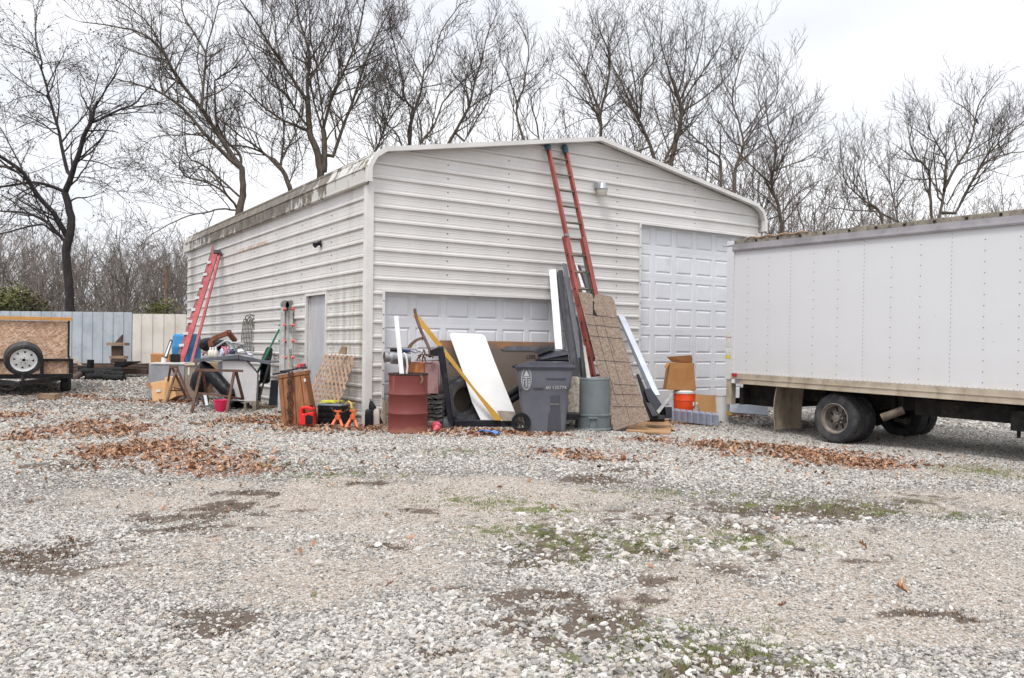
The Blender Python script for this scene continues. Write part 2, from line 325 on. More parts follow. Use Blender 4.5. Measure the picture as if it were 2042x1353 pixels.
stones('gravel', 'pale grey crushed stone gravel in front of the metal building', int(300000*NEAR), 7.2, 15, .014, .034)
stones('gravel', 'larger pale rocks bedded in moss and mud in the foreground', int(5200*NEAR), 3.2, 8.5, .028, .072, True)
stones('gravel', 'pale grey gravel at the back of the yard up to the fence', int(60000*NEAR), 15, 24.2, .03, .055)
# ---------------------------------------------------------------- fallen leaves and moss tufts
def leaf_cloud(name, label, cat, X, Y, lift, size, m, kind='stuff'):
    V = []; Fc = []; colr = []
    n = len(X); Zs = zsurf(X, Y)
    spine = [(-.5,0.02),(-.28,.10),(-.16,.26),(-.02,.10),(.12,.3),(.24,.1),(.36,.17),(.5,.01)]
    for i in range(n):
        a = rng.random()*6.283; s = size*(.6+.8*rng.random()); tlt = rng.normal(0,.42,2); cu = rng.normal(0,.9); cu2 = rng.normal(.8,.7); ca, sa = math.cos(a), math.sin(a)
        b0 = len(V); lc = rng.random(); as_ = .7+.5*rng.random()
        for (u, wd) in spine:
            for sg in (-1, 0, 1):
                vx = u*s; vy = sg*wd*s*as_; vz = cu*u*u*s*.5+cu2*abs(vy)*.8
                vz += tlt[0]*vx+tlt[1]*vy
                V.append((X[i]+ca*vx-sa*vy, Y[i]+sa*vx+ca*vy, Zs[i]+lift[i]+vz+.012)); colr.append(lc)
        for j in range(len(spine)-1):
            q = b0+j*3; Fc.append((q,q+1,q+4,q+3)); Fc.append((q+1,q+2,q+5,q+4))
    me = bpy.data.meshes.new(name); me.from_pydata(V, [], Fc); at = me.attributes.new('tone','FLOAT','POINT'); at.data.foreach_set('value', np.array(colr,np.float32))
    me.materials.append(m); me.shade_smooth(); o = bpy.data.objects.new(name, me); C.objects.link(o); return tag(o, label, cat, None, kind)
N = NT('dead_leaf'); tt = N.n('ShaderNodeAttribute', attribute_name='tone').outputs['Fac']
c = N.n('ShaderNodeValToRGB', {0: tt}); c.color_ramp.elements[0].color = (*hx(100,64,42),1); c.color_ramp.elements[1].color = (*hx(198,160,128),1)
for pos, cc in ((.3,(126,86,60)),(.55,(158,112,80)),(.8,(184,142,108))): e = c.color_ramp.elements.new(pos); e.color = (*hx(*cc),1)
N.set(N.b.inputs['Base Color'], N.mix(N.rng(N.noise(30,4),.4,.8,0,.4), c.outputs[0], hx(116,80,58))); N.b.inputs['Roughness'].default_value = .65; MT['leaf'] = N.m
def leaf_sites(n, L, soft=1.0, sizes=None):
    ar = np.array([e[2]*e[3] for e in L]); k = rng.choice(len(L), n, p=ar/ar.sum()); E_ = np.array(L)
    return E_[k,0]+rng.normal(0,.58,n)*E_[k,2]*soft, E_[k,1]+rng.normal(0,.58,n)*E_[k,3]*soft
x, y = leaf_sites(8600, LEAF); f0 = fld(x,y,LEAF); k_ = fbm(x,y,3.1,2)+.25*f0 > .52; x, y, f0 = x[k_], y[k_], f0[k_]; lf = rng.random(len(x))*.028*f0
leaf_cloud('fallen_leaves', 'brown dead oak leaves drifted into low heaps on the gravel', 'leaves', x, y, lf, .06, MT['leaf'])
x, y = leaf_sites(2200, LEAF, 2.2); x2, y2 = scatter_pts(170, 4.5, 12.5); x3 = rng.uniform(-11,0,1800); y3 = rng.uniform(12,21,1800)
X = np.concatenate([x,x2,x3]); Y = np.concatenate([y,y2,y3]); inb = ((X-O.x)*D1.x+(Y-O.y)*D1.y > -.1)&((X-O.x)*D2.x+(Y-O.y)*D2.y > -.1); X = X[~inb]; Y = Y[~inb]
leaf_cloud('fallen_leaves', 'single brown dead leaves strewn thinly across the yard', 'leaves', X, Y, np.full(len(X),.006), .056, MT['leaf'])
def tufts(name, label, cat, n, L, h, m, thr):
    x, y = leaf_sites(n, L, 1.3); mo = fields(x, y)[2]; k = fbm(x,y,9,1) > thr; x = x[k]; y = y[k]; z = zsurf(x,y); V = []; Fc = []
    for i in range(len(x)):
        for j in range(4):
            a = rng.random()*6.283; hh = h*(.4+rng.random()); wd = .004; dx, dy = rng.normal(0,.014,2); lx, ly = rng.normal(0,.5,2)*hh; b0 = len(V); ca, sa = math.cos(a)*wd, math.sin(a)*wd
            V += [(x[i]+dx-ca,y[i]+dy-sa,z[i]-.004),(x[i]+dx+ca,y[i]+dy+sa,z[i]-.004),(x[i]+dx+lx,y[i]+dy+ly,z[i]+hh)]; Fc.append((b0,b0+1,b0+2))
    me = bpy.data.meshes.new(name); me.from_pydata(V, [], Fc); me.materials.append(m); o = bpy.data.objects.new(name, me); C.objects.link(o); return tag(o, label, cat, None, 'stuff')
MT['moss'] = mat('moss_green', hx(100,112,56), hx(132,138,84), 8, .8); MT['drygrass'] = mat('dry_grass', hx(150,130,92), hx(120,108,66), 8, .8)
tufts('grass', 'short bright green moss and grass between the stones', 'grass', 9000, MOSS, .02, MT['moss'], .5)
tufts('grass', 'dark dead weed stubble in the muddy patches', 'grass', 4500, MUD, .018, mat('dead_weed', hx(80,62,50), hx(110,90,66), 9, .9), .48)
# ---------------------------------------------------------------- metal building
bld = Thing('metal_building', 'long beige ribbed metal garage building with rounded eaves and two roll-up doors', 'building', (0,0,0), Mx=Matrix.Translation(O)@Matrix.Rotation(YAW,4,'Z'))
RP_ = .2286
def sidingmat(name, heavy):
    N = NT(name); co = N.co(); x, y, z = N.sep(co)
    base = N.mix(N.rng(N.noise(1.1,5),.35,.65), hx(216,213,210), hx(206,203,199))
    st = N.noise(1,7,N.map((5,5,.35)),.7); grime_shade = N.mix(N.rng(st,.52,.78,0,.5 if heavy else .13), base, hx(150,144,128))
    if heavy:
        a = N.math('MULTIPLY', N.rng(y,11.9,11.2,1,0), 1); far = N.math('MULTIPLY', N.rng(N.noise(1,6,N.map((3,3,.25)),.7),.35,.6), N.math('MULTIPLY', N.rng(y,11.0,11.5), N.rng(y,12.0,11.7)))
        grime_shade = N.mix(N.math('MULTIPLY',far,.75), grime_shade, hx(96,86,70))
        f2 = N.math('MULTIPLY', N.rng(N.noise(1,6,N.map((3,2,.3)),.7),.3,.6), N.math('MULTIPLY', N.rng(y,9.0,9.25), N.rng(y,9.75,9.5)))
        grime_shade = N.mix(N.math('MULTIPLY',f2,.5), grime_shade, hx(110,100,86))
        nr = N.math('MULTIPLY', N.rng(N.noise(1,8,N.map((7,7,.5)),.7),.42,.66), N.math('MULTIPLY', N.rng(y,1.7,1.3), N.rng(z,2.75,2.3)))
        grime_shade = N.mix(N.math('MULTIPLY',nr,.6), grime_shade, hx(128,128,96))
        rs = N.math('MULTIPLY', N.rng(N.noise(3,6,N.map((1,1,4))),.4,.55), N.math('MULTIPLY', N.math('MULTIPLY',N.rng(z,3.54,3.58),N.rng(z,3.66,3.63)), N.math('MULTIPLY',N.rng(y,4.6,5.2),N.rng(y,7.6,6.8))))
        grime_shade = N.mix(N.math('MULTIPLY',rs,.75), grime_shade, hx(172,120,74))
    fr = N.math('FRACT', N.math('DIVIDE', N.math('ADD', z, 50*RP_-(3.828 if heavy else 3.925)+.5*RP_), RP_)); dl = N.math('MULTIPLY', N.rng(fr,.27,.33), N.rng(fr,.46,.40)); grime_shade = N.mix(N.math('MULTIPLY', dl, N.rng(N.noise(1,5,N.map((2,2,.2))),  .3,.7,.1,.6 if heavy else .2)), grime_shade, hx(136,126,108))  # brown line under each rib: grime with rib shade put into the colour
    low = N.math('MULTIPLY', N.rng(z,.75,.25), N.rng(N.noise(3,6),.35,.6)); grime_shade = N.mix(N.math('MULTIPLY',low,.55), grime_shade, hx(150,142,112))
    N.set(N.b.inputs['Base Color'], grime_shade); N.b.inputs['Roughness'].default_value = .42; N.bump(N.noise(1.5,3), .012, .6); return N.m
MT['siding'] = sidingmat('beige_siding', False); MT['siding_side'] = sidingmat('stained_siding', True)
N = NT('stained_roof'); x, y, z = N.sep(N.co())
base = N.mix(N.noise(2,5), hx(208,205,200), hx(190,187,180))
env = N.math('MULTIPLY', N.rng(y,.2,3.4,.05,.95), N.rng(y,12.5,9.0,.3,1))
st = N.noise(1,7,N.map((1.2,2.6,.8)),.7); bl = N.noise(9,6,rough=.7)
am = N.math('ADD', N.math('MULTIPLY', env, .80), N.math('ADD', N.math('MULTIPLY', N.math('SUBTRACT', st, .5), 2.6), N.math('MULTIPLY', N.math('SUBTRACT', bl, .5), 1.5)))
am = N.math('ADD', am, N.rng(z,4.02,4.32,-.14,.22))
colr = N.mix(N.rng(am,.34,.56,0,.95), base, N.mix(N.rng(N.noise(5,7,rough=.7),.35,.65), hx(60,52,45), hx(126,116,100)))
N.set(N.b.inputs['Base Color'], colr); N.b.inputs['Roughness'].default_value = .6; MT['roof'] = N.m
MT['trim'] = mat('beige_trim', hx(220,217,213), hx(209,206,202), 2, .4, dirt=(hx(165,158,142), 3, .6, .85))
MT['door'] = mat('garage_door_white', hx(220,221,224), hx(212,213,216), 1.2, .38, dirt=(hx(160,160,158), 2.5, .62, .9), bump=.003, bscale=3)
MT['greydoor'] = mat('grey_door', hx(188,188,192), hx(175,175,178), 2, .4, stretch=(3,3,.6), dirt=(hx(140,136,126), 5, .6, .85))
MT['screw'] = mat('screw_head', hx(70,62,58), None, 4, .6)
RP = .2286; prof = [(-.5,0),(-.155,0),(-.15,.0045),(-.138,.0045),(-.133,0),(-.036,0),(-.016,.021),(.014,.021),(.034,0),(.08,0),(.085,.0045),(.097,.0045),(.102,0)]
def ribd(o):   # o offset from the nearest rib centre, -RP/2..RP/2
    xs = [-RP/2,-.045,-.04,-.0385,-.034,-.012,.012,.026,RP/2]; return 0
RIB = [(-.114,0),(-.098,0),(-.093,.003),(-.085,.003),(-.080,0),(-.036,0),(-.018,.025),(.011,.025),(.028,0),(.052,0),(.057,.003),(.065,.003),(.070,0),(.1139,0)]
ROOF = [(-.075,4.03),(-.075,4.27),(.03,4.47),(.23,4.60),(4.572,5.39),(8.914,4.60),(9.114,4.47),(9.214,4.27),(9.214,4.03)]
def sheet(mb, place, zref, z0, z1, spans):
    zs = set([z0, z1]); k0 = int((z0-zref)/RP)-2; k1 = int((z1-zref)/RP)+2; pts = []
    for k in range(k0, k1+1):
        for o, d in RIB: pts.append((zref+k*RP+o, d))
    pts.sort(); pz = np.array([p[0] for p in pts]); pd = np.array([p[1] for p in pts])
    for s in spans: zs |= {s[2], s[3]}
    zz = sorted(set([z for z in pz if z0 < z < z1]) | {z for z in zs if z0 <= z <= z1}); dd = np.interp(zz, pz, pd)
    for i in range(len(zz)-1):
        a, b = zz[i], zz[i+1]; mid = (a+b)/2
        if b-a < 1e-5: continue
        for (fl, fr, s0, s1) in spans:
            if s0-1e-6 <= mid <= s1+1e-6:
                la, lb, ra, rb_ = fl(a), fl(b), fr(a), fr(b)
                if ra-la > 1e-3 or rb_-lb > 1e-3:
                    mb.add([place(la,a,dd[i]), place(ra,a,dd[i]), place(rb_,b,dd[i+1]), place(lb,b,dd[i+1])], [(0,1,2,3)])
def roofL(z):
    if z <= 4.40: return 0.
    if z <= 4.54: return .2*(z-4.40)/.14
    return min(4.572, .2+(z-4.54)/(5.345-4.54)*4.372)
K = lambda c: (lambda z: c)
FP = lambda t, z, d: O+D1*t-D2*d+Vector((0,0,z)); SP = lambda y, z, d: O+D2*y-D1*d+Vector((0,0,z))
mb = MB(); G0 = .05; W = 9.144; LEN = 12.25
sheet(mb, FP, 3.925, G0, 5.34, [(K(0),K(.277),G0,2.35),(K(4.0),K(5.70),G0,2.35),(K(0),K(5.70),2.35,3.90),(K(8.75),K(W),G0,3.90),(lambda z: roofL(z), lambda z: W-roofL(z),3.90,5.34)])
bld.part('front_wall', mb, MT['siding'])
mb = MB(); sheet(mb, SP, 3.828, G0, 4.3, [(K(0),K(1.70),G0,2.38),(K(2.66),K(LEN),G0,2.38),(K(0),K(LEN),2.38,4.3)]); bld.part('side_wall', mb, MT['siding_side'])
mb = MB(); sheet(mb, lambda y,z,d: O+D1*(W+d)+D2*y+Vector((0,0,z)), 3.828, G0, 4.3, [(K(0),K(LEN),G0,4.3)])
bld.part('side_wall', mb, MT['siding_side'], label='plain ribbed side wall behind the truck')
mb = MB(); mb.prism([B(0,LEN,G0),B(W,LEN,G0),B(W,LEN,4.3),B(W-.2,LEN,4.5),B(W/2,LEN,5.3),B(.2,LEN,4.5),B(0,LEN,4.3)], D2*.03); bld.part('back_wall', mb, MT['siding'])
# roof shell
def inset(p, d):
    c = Vector((4.57,0,3.0)); out = []
    for i,(t,z) in enumerate(p):
        a = Vector(p[max(i-1,0)]); b = Vector(p[min(i+1,len(p)-1)]); e = (b-a).normalized(); n = Vector((e.y,-e.x)); out.append((t+n.x*d, z+n.y*d))
    return out
IN = inset(ROOF, .03); y0, y1 = -.17, LEN+.15; mb = MB(); n = len(ROOF)
vs = [B(t,y0,z) for t,z in ROOF]+[B(t,y1,z) for t,z in ROOF]+[B(t,y0,z) for t,z in IN]+[B(t,y1,z) for t,z in IN]
fs = []
for i in range(n-1): fs += [(i,i+1,n+i+1,n+i),(2*n+i,3*n+i,3*n+i+1,2*n+i+1),(i,2*n+i,2*n+i+1,i+1),(n+i,n+i+1,3*n+i+1,3*n+i)]
fs += [(0,n,3*n,2*n),(n-1,3*n-1,4*n-1,2*n-1)]; mb.add(vs, fs)
# ridge-parallel ribs on the visible side drop and curve
for a, b, fr in [(0,1,.10),(1,2,.02),(1,2,.98),(2,3,.9),(3,4,.06),(3,4,.12),(3,4,.2),(7,8,.5),(6,7,.5)]:
    p = Vector(ROOF[a]).lerp(Vector(ROOF[b]), fr); e = (Vector(ROOF[b])-Vector(ROOF[a])).normalized(); nn_ = Vector((-e.y,e.x))
    q = [p-e*.02, p-e*.012+nn_*.012, p+e*.012+nn_*.012, p+e*.02]; mb.prism([B(t,y0+.01,z) for t,z in q], D2*(y1-y0-.02))
bld.part('roof', mb, MT['roof'])
mb = MB(); OU = inset(ROOF, -.012); I2 = inset(ROOF, .062)
for yy, th in ((y0-.012,.1),(y1-.09,.1)):
    m4 = len(OU); vs = []
    for yb in (yy, yy+th): vs += [B(t,yb,z) for t,z in OU]+[B(t,yb,z) for t,z in I2]
    fs = []
    for i in range(m4-1): fs += [(i,i+1,m4+i+1,m4+i),(2*m4+i,3*m4+i,3*m4+i+1,2*m4+i+1),(i,2*m4+i,2*m4+i+1,i+1),(m4+i,m4+i+1,3*m4+i+1,3*m4+i)]
    fs += [(0,m4,3*m4,2*m4),(m4-1,3*m4-1,4*m4-1,2*m4-1)]; mb.add(vs, fs); bld.part('roof_trim', mb, MT['trim']); mb = MB()
for t0 in (0, W):
    s = -1 if t0 == 0 else 1
    mb.prism([B(t0+s*.040,-.040,G0),B(t0-s*.075,-.040,G0),B(t0-s*.075,-.033,G0),B(t0+s*.033,-.033,G0),B(t0+s*.033,.085,G0),B(t0+s*.040,.085,G0)], Vector((0,0,3.95))); bld.part('corner_trim', mb, MT['trim']); mb = MB()
mb = MB()
def ftrim(t0, t1, z0, z1): mb.prism([B(t0,-.040,z0),B(t1,-.040,z0),B(t1,-.040,z1),B(t0,-.040,z1)], D2*.055)
ftrim(.245,.283,G0,2.39); ftrim(.285,3.998,2.345,2.388); ftrim(4.0,4.04,G0,2.39)
ftrim(5.665,5.703,G0,3.94); ftrim(5.705,8.748,3.895,3.938); ftrim(8.75,8.79,G0,3.94)
for a, b, c_, d_ in ((1.665,1.703,G0,2.42),(2.66,2.70,G0,2.42),(1.705,2.658,2.378,2.418)): mb.prism([B(-.040,a,c_),B(-.040,b,c_),B(-.040,b,d_),B(-.040,a,d_)], D1*.055)
bld.part('door_trim', mb, MT['trim'])
# screw heads
mb = MB()
def screw(p, nrm): mb.lathe(p, [(.011,0),(.011,.005),(.005,.009)], 6, nrm, cap=True)
for px in (892,1013.5,1229.6,1385):
    p = hitF(px, 500); t = (p-O).dot(D1)
    k = -6
    while k < 14:
        z = 3.925-k*RP-RP*.48; k += 1
        top = 4.54+(min(t,W-t)-.2)*.184
        if z < top-.08 and not (t < 4.05 and z < 2.45) and not (5.6 < t < 8.8 and z < 4.0): screw(FP(t,z,.001), -D2)
        z2 = z+.085
        if k % 4 == 0 and z2 < top-.08 and z2 > 2.45 and not (5.6 < t < 8.8 and z2 < 4.0): screw(FP(t,z2,.001), -D2)
for y_ in (1.52,3.0,4.5,6.0,7.6,9.2,10.8):
    for k in range(0,15):
        z = 3.828-k*RP-RP*.48
        screw(SP(y_,z,.001), -D1)
for t_ in (.262,5.683):
    for k in range(10): screw(FP(t_, 2.2-k*.22 if t_ < 1 else 3.8-k*.36,.040), -D2)
o = bld.part('screws', mb, MT['screw']); o['kind'] = 'stuff'
# garage doors with pressed panels
def garage(t0, t1, ztop, zlines, pt0, pitch, pw, d):
    mb = MB(); zl = [ztop+.3]+zlines+[G0-.1]
    D = lambda t, z, dd: FP(t, z, -d+dd)
    for i in range(len(zlines)+1):
        zb = zl[i+1]+.0035; zt = (zlines[i-1]-.0035 if i else zlines[0]+.533-.0035)
        if i == len(zlines): zb = zlines[-1]-.5295
        # section backing frame: build grid of cells
        cuts = [t0-.05]; a = pt0
        while a < t1+.04:
            cuts += [a, min(a+pw, t1+.05)]; a += pitch
        if cuts[-1] < t1+.05: cuts.append(t1+.05)
        pz0, pz1 = zb+.075, zt-.075
        for j in range(len(cuts)-1):
            a, b = cuts[j], cuts[j+1]
            mb.add([D(a,zb,0),D(b,zb,0),D(b,pz0,0),D(a,pz0,0)],[(0,1,2,3)]); mb.add([D(a,pz1,0),D(b,pz1,0),D(b,zt,0),D(a,zt,0)],[(0,1,2,3)])
            if j%2 == 0: mb.add([D(a,pz0,0),D(b,pz0,0),D(b,pz1,0),D(a,pz1,0)],[(0,1,2,3)])
            else:
                r = [[(a+q,pz0+q*.9),(b-q,pz0+q*.9),(b-q,pz1-q*.9),(a+q,pz1-q*.9)] for q in (0,.018,.028,.06)]; dp = (0,-.016,-.016,0)
                vs = [D(t,z,dp[q]) for q in range(4) for t,z in r[q]]
                fs = [(q*4+s, q*4+(s+1)%4, (q+1)*4+(s+1)%4, (q+1)*4+s) for q in range(3) for s in range(4)]+[(12,13,14,15)]; mb.add(vs, fs)
        # thin shadow gap between sections
        mb.add([D(t0-.05,zb-.007,-.006),D(t1+.05,zb-.007,-.006),D(t1+.05,zb,-.0),D(t0-.05,zb,-.0)],[(0,1,2,3)])
        mb.add([D(t0-.05,zt,0),D(t1+.05,zt,0),D(t1+.05,zt+.006,-.006),D(t0-.05,zt+.006,-.006)],[(0,1,2,3)])
    return mb
bld.part('garage_door', garage(.283,4.0,2.35,[1.87,1.337,.804,.271],.335,.565,.47,.11), MT['door'], label='low wide white garage door half hidden behind leaning junk')
bld.part('garage_door', garage(5.703,8.75,3.90,[3.43,2.897,2.364,1.831,1.298,.765,.232],5.62,.578,.47,.11), MT['door'], label='tall white garage door beside the truck')
# jamb returns so that the openings have depth, and a dark interior stop
mb = MB()
for t_, z1_ in ((.277,2.35),(4.0,2.35),(5.70,3.9),(8.75,3.9)): mb.prism([B(t_-.004,.0,G0),B(t_+.004,.0,G0),B(t_+.004,.15,G0),B(t_-.004,.15,G0)], Vector((0,0,z1_-G0)))
for a, b, z_ in ((.282,3.995,2.35),(5.705,8.745,3.9)): mb.prism([B(a,.0,z_),B(b,.0,z_),B(b,.15,z_),B(a,.15,z_)], Vector((0,0,.004)))
bld.part('door_jamb', mb, MT['trim'])
mb = MB(); mb.prism([B(.05,1.70,G0),B(.05,2.66,G0),B(.05,2.66,2.38),B(.05,1.70,2.38)], D1*.04); dr = bld.part('side_door', mb, MT['greydoor'], bevel=.003)
mb = MB(); mb.prism([B(.0,1.70,G0),B(.0,1.694,G0),B(.06,1.694,G0),B(.06,1.70,G0)], Vector((0,0,2.3))); mb.prism([B(.0,2.66,G0),B(.0,2.666,G0),B(.06,2.666,G0),B(.06,2.66,G0)], Vector((0,0,2.3))); bld.part('door_jamb', mb, MT['trim'])
mb = MB(); mb.prism([B(.3,.3,.02),B(W-.3,.3,.02),B(W-.3,LEN-.3,.02),B(.3,LEN-.3,.02)], Vector((0,0,.02))); bld.part('floor_slab', mb, MT['tie'])
# gable yard light
t_ = (hitF(1189,375)-O).dot(D1); lt = Thing('yard_light', 'grey dusk-to-dawn yard light with clear drum lens high on the gable wall', 'lamp', FP(t_,4.3,.02))
mb = MB(); mb.prism([FP(t_-.07,4.46,.02),FP(t_+.05,4.46,.02),FP(t_+.05,4.56,.02),FP(t_-.07,4.56,.02)], -D2*.12); lt.part('bracket', mb, MT['galv'], bevel=.01)
mb = MB(); cL = FP(t_+.02,4.42,.15); mb.lathe(cL, [(.02,.13),(.065,.125),(.08,.10),(.085,.05),(.105,.03),(.107,.01),(.102,.0)], 24); lt.part('housing', mb, MT['galv'], smooth=True)
Ng = NT('frosted_lens'); Ng.set(Ng.b.inputs['Base Color'], hx(214,208,196)); Ng.b.inputs['Roughness'].default_value = .25; Ng.b.inputs['Transmission Weight'].default_value = .35; MT['lens'] = Ng.m
mb = MB(); mb.lathe(cL, [(.10,.0),(.097,-.03),(.09,-.09),(.08,-.11),(.0,-.115)], 24); lt.part('lens', mb, MT['lens'], smooth=True)
# side wall floodlight / camera
y_ = (hitS(641,486)-O).dot(D2); fl = Thing('floodlight', 'small black motion floodlight on the long side wall', 'lamp', SP(y_,3.27,.02))
mb = MB(); mb.box(SP(y_,3.27,.035), (.03,.11,.11), Matrix.Rotation(YAW,3,'Z')); fl.part('back_plate', mb, MT['black'], bevel=.004)
mb = MB(); mb.lathe(SP(y_+.02,3.29,.04), [(.02,0),(.03,.02),(.045,.085),(.05,.10)], 16, tuple(-D1*.8+Vector((0,0,-.45))-D2*.1), cap=True); fl.part('lamp_head', mb, MT['black'], smooth=True)
mb = MB(); mb.lathe(SP(y_-.05,3.22,.05), [(.02,0),(.022,.03),(.0,.04)], 12, tuple(-D1+Vector((0,0,-.3)))); fl.part('sensor', mb, MT['white'], smooth=True)
# ---------------------------------------------------------------- truck
TP = P(1690, 888, 12.9); TP.z = gz(TP.x, TP.y)+.0
TM = Matrix.Translation(TP)@Matrix.Rotation(rad(-56.33),4,'Z')@Matrix.Rotation(rad(.95),4,'Y')
tk = Thing('box_truck', 'white box truck parked with its rear corner in front of the tall garage door', 'truck', TP, Mx=TM)
def V3(x,y,z): return Vector((x,y,z))
N = NT('truck_white'); d1 = N.rng(N.noise(1,6,N.map((.6,1,1.5)),.6),.45,.75,0,.35)
z_ = N.sep(N.co())[2]; lowd = N.math('MULTIPLY', N.rng(z_,1.5,1.0), N.rng(N.noise(4,6),.3,.7))
cc = N.mix(d1, hx(213,213,215), hx(205,205,206)); cc = N.mix(N.math('MULTIPLY',lowd,.35), cc, hx(200,192,178))
v_ = N.rng(N.noise(11,3,N.map((1,1,2.5))),.755,.77,0,.8); cc = N.mix(v_, cc, hx(120,120,124))
N.set(N.b.inputs['Base Color'], cc); N.b.inputs['Roughness'].default_value = .32; MT['truck'] = N.m
MT['rail'] = mat('dusty_aluminium_rail', hx(178,164,146), hx(192,180,162), 3, .6, .2, dirt=(hx(130,112,92), 5, .5, .8))
MT['toprail'] = mat('grey_top_rail', hx(168,165,168), hx(150,147,150), 3, .45, .3, dirt=(hx(120,115,112), 4, .55, .8))
MT['mudflap'] = mat('dusty_mudflap', hx(166,152,134), hx(144,130,114), 3, .85, dirt=(hx(100,88,74), 5, .5, .8), bump=.004, bscale=4)
MT['cap'] = mat('roof_cap', hx(150,142,128), hx(120,112,100), 6, .6, dirt=(hx(70,62,54), 12, .5, .7))
xr, xf, zb, zt = -2.33, 3.9, 1.0, 3.165
mb = MB(); mb.box((( xr+xf)/2, 1.2, (zb+zt)/2), (xf-xr, 2.36, zt-zb)); tk.part('cargo_box', mb, MT['truck'], local=True)
mb = MB(); mb.box(((xr+xf)/2, -.0, 3.225), (xf-xr+.06, .05, .125)); mb.box(((xr+xf)/2, -.028, 3.195), (xf-xr+.04,.012,.03)); tk.part('top_rail', mb, MT['toprail'], local=True, bevel=.003)
mb = MB(); mb.box(((xr+xf)/2, .02, 3.325), (xf-xr+.05, .07, .07)); mb.box(((xr+xf)/2, 1.2, 3.3), (xf-xr, 2.3, .06))
o = tk.part('roof_cap', mb, MT['cap'], local=True, bevel=.003)
mb = MB()
x = xr+.5
while x < xf: mb.box((x, -.02, 3.318), (.03,.03,.034)); x += .45
o2 = tk.part('roof_bow_end', mb, MT['black'], parent=o, local=True); o2['kind'] = 'stuff'
mb = MB()
pts = [V3(xr+.3+i*.05, -.02+.01*math.sin(i*1.7), 3.37+.012*math.sin(i*.9)) for i in range(26)]; mb.tube(pts, .016, 6); tk.part('rope', mb, MT['wood'], local=True, smooth=True)
mb = MB(); mb.box(((xr+xf)/2, -.005, .91), (xf-xr, .05, .175)); mb.box(((xr+xf)/2, -.036, .915), (xf-xr, .012, .012)); mb.box(((xr+xf)/2, -.034, .832), (xf-xr, .02, .014)); mb.box(((xr+xf)/2, 1.2, .93), (xf-xr-.02, 2.3, .1))
tk.part('bottom_rail', mb, MT['rail'], local=True)
mb = MB(); mb.box((xr-.075, 1.19, 2.12), (.16, 2.42, 2.46)); tk.part('rear_post', mb, MT['truck'], local=True, bevel=.004)
mb = MB(); mb.box((xr-.16, 1.2, 2.15), (.03, 2.1, 2.1)); tk.part('rear_door', mb, MT['truck'], local=True)
for yb in (.06, 2.34): mb = MB(); mb.box((xr-.07, yb, .66), (.12, .12, .44)); tk.part('bumper_post', mb, MT['rail'], local=True, bevel=.004)
mb = MB(); mb = MB(); mb.box((-1.92, 1.3, .62), (.84, 2.0, .36)); mb.box((xr-.05, 1.2, .5), (.08, 2.2, .1)); tk.part('lift_gate', mb, MT['chassis'], local=True, bevel=.01)
mb = MB(); mb.tube([V3(xr-.02,-.02,3.27),V3(xr-.24,-.02,3.27)], .012, 6); tk.part('door_bar', mb, MT['galv'], local=True)
# rivets
mb = MB()
def rv(x, z, r=.0085): mb.add([V3(x+r*math.cos(a), -.0185, z+r*math.sin(a)) for a in [k*math.pi/3 for k in range(6)]]+[V3(x,-.024,z)], [(i,(i+1)%6,6) for i in range(6)])
for k in range(-1, 14):
    x = -2.0+.447*k
    if x < xr+.02 or x > xf: continue
    st = .062 if k%3 == 2 else .148
    z = zb+.08
    while z < zt-.03: rv(x+random.uniform(-.002,.002), z, .007 if k%3 == 2 else .009); z += st
x = xr+.03
while x < xf: rv(x, zb-.0+.012, .006); mb.add([V3(x+.006*math.cos(a), -.0265, 3.185+.006*math.sin(a)) for a in [q*math.pi/2 for q in range(4)]], [(0,1,2,3)]); x += .075
z = zb+.05
while z < zt: rv(xr+.012, z, .006); z += .1
o = tk.part('rivets', mb, mat('rivet', hx(92,86,82), None, 4, .5, .3), local=True); o['kind'] = 'stuff'
for xx, zz, ww, hh, cc, nm in ((xr+.09,.975,.10,.055,(.45,.03,.04),'reflector'),(xr+.07,.865,.07,.07,(.75,.75,.75),'sticker'),(xr+.16,.87,.08,.06,(.2,.2,.26),'sticker')):
    mb = MB(); mb.box((xx,-.0435 if nm=='reflector' else -.046,zz),(ww,.012 if nm=='reflector' else .004,hh)); tk.part(nm, mb, mat(nm+'_face', cc, None, 4, .4), local=True)
Nl = NT('warning_label'); lx = N2 = Nl.sep(Nl.co()); tl = Nl.math('GREATER_THAN', Nl.noise(1,2,Nl.map((30,1,160))), .56)
Nl.set(Nl.b.inputs['Base Color'], Nl.mix(Nl.math('MULTIPLY',tl,.7), hx(222,220,214), hx(96,92,90))); Nl.b.inputs['Roughness'].default_value = .5
for zz, hh, mm in ((1.93,.08,Nl.m),(1.80,.16,Nl.m),(1.62,.10,Nl.m)):
    mb = MB(); mb.box((xr-.075,-.0225,zz-.25),(.13,.004,hh)); tk.part('warning_label', mb, mm, local=True)
mb = MB(); mb.box((xr-.075,-.0225,1.285),(.13,.004,.05)); tk.part('warning_label', mb, mat('yellow_label',hx(214,200,70),None,4,.5), local=True, label='yellow warning label')
mb = MB(); mb.box((xr-.075,-.0225,1.63),(.13,.004,.012)); tk.part('warning_label', mb, mat('red_label',hx(190,40,40),None,4,.5), local=True, label='thin red warning label')
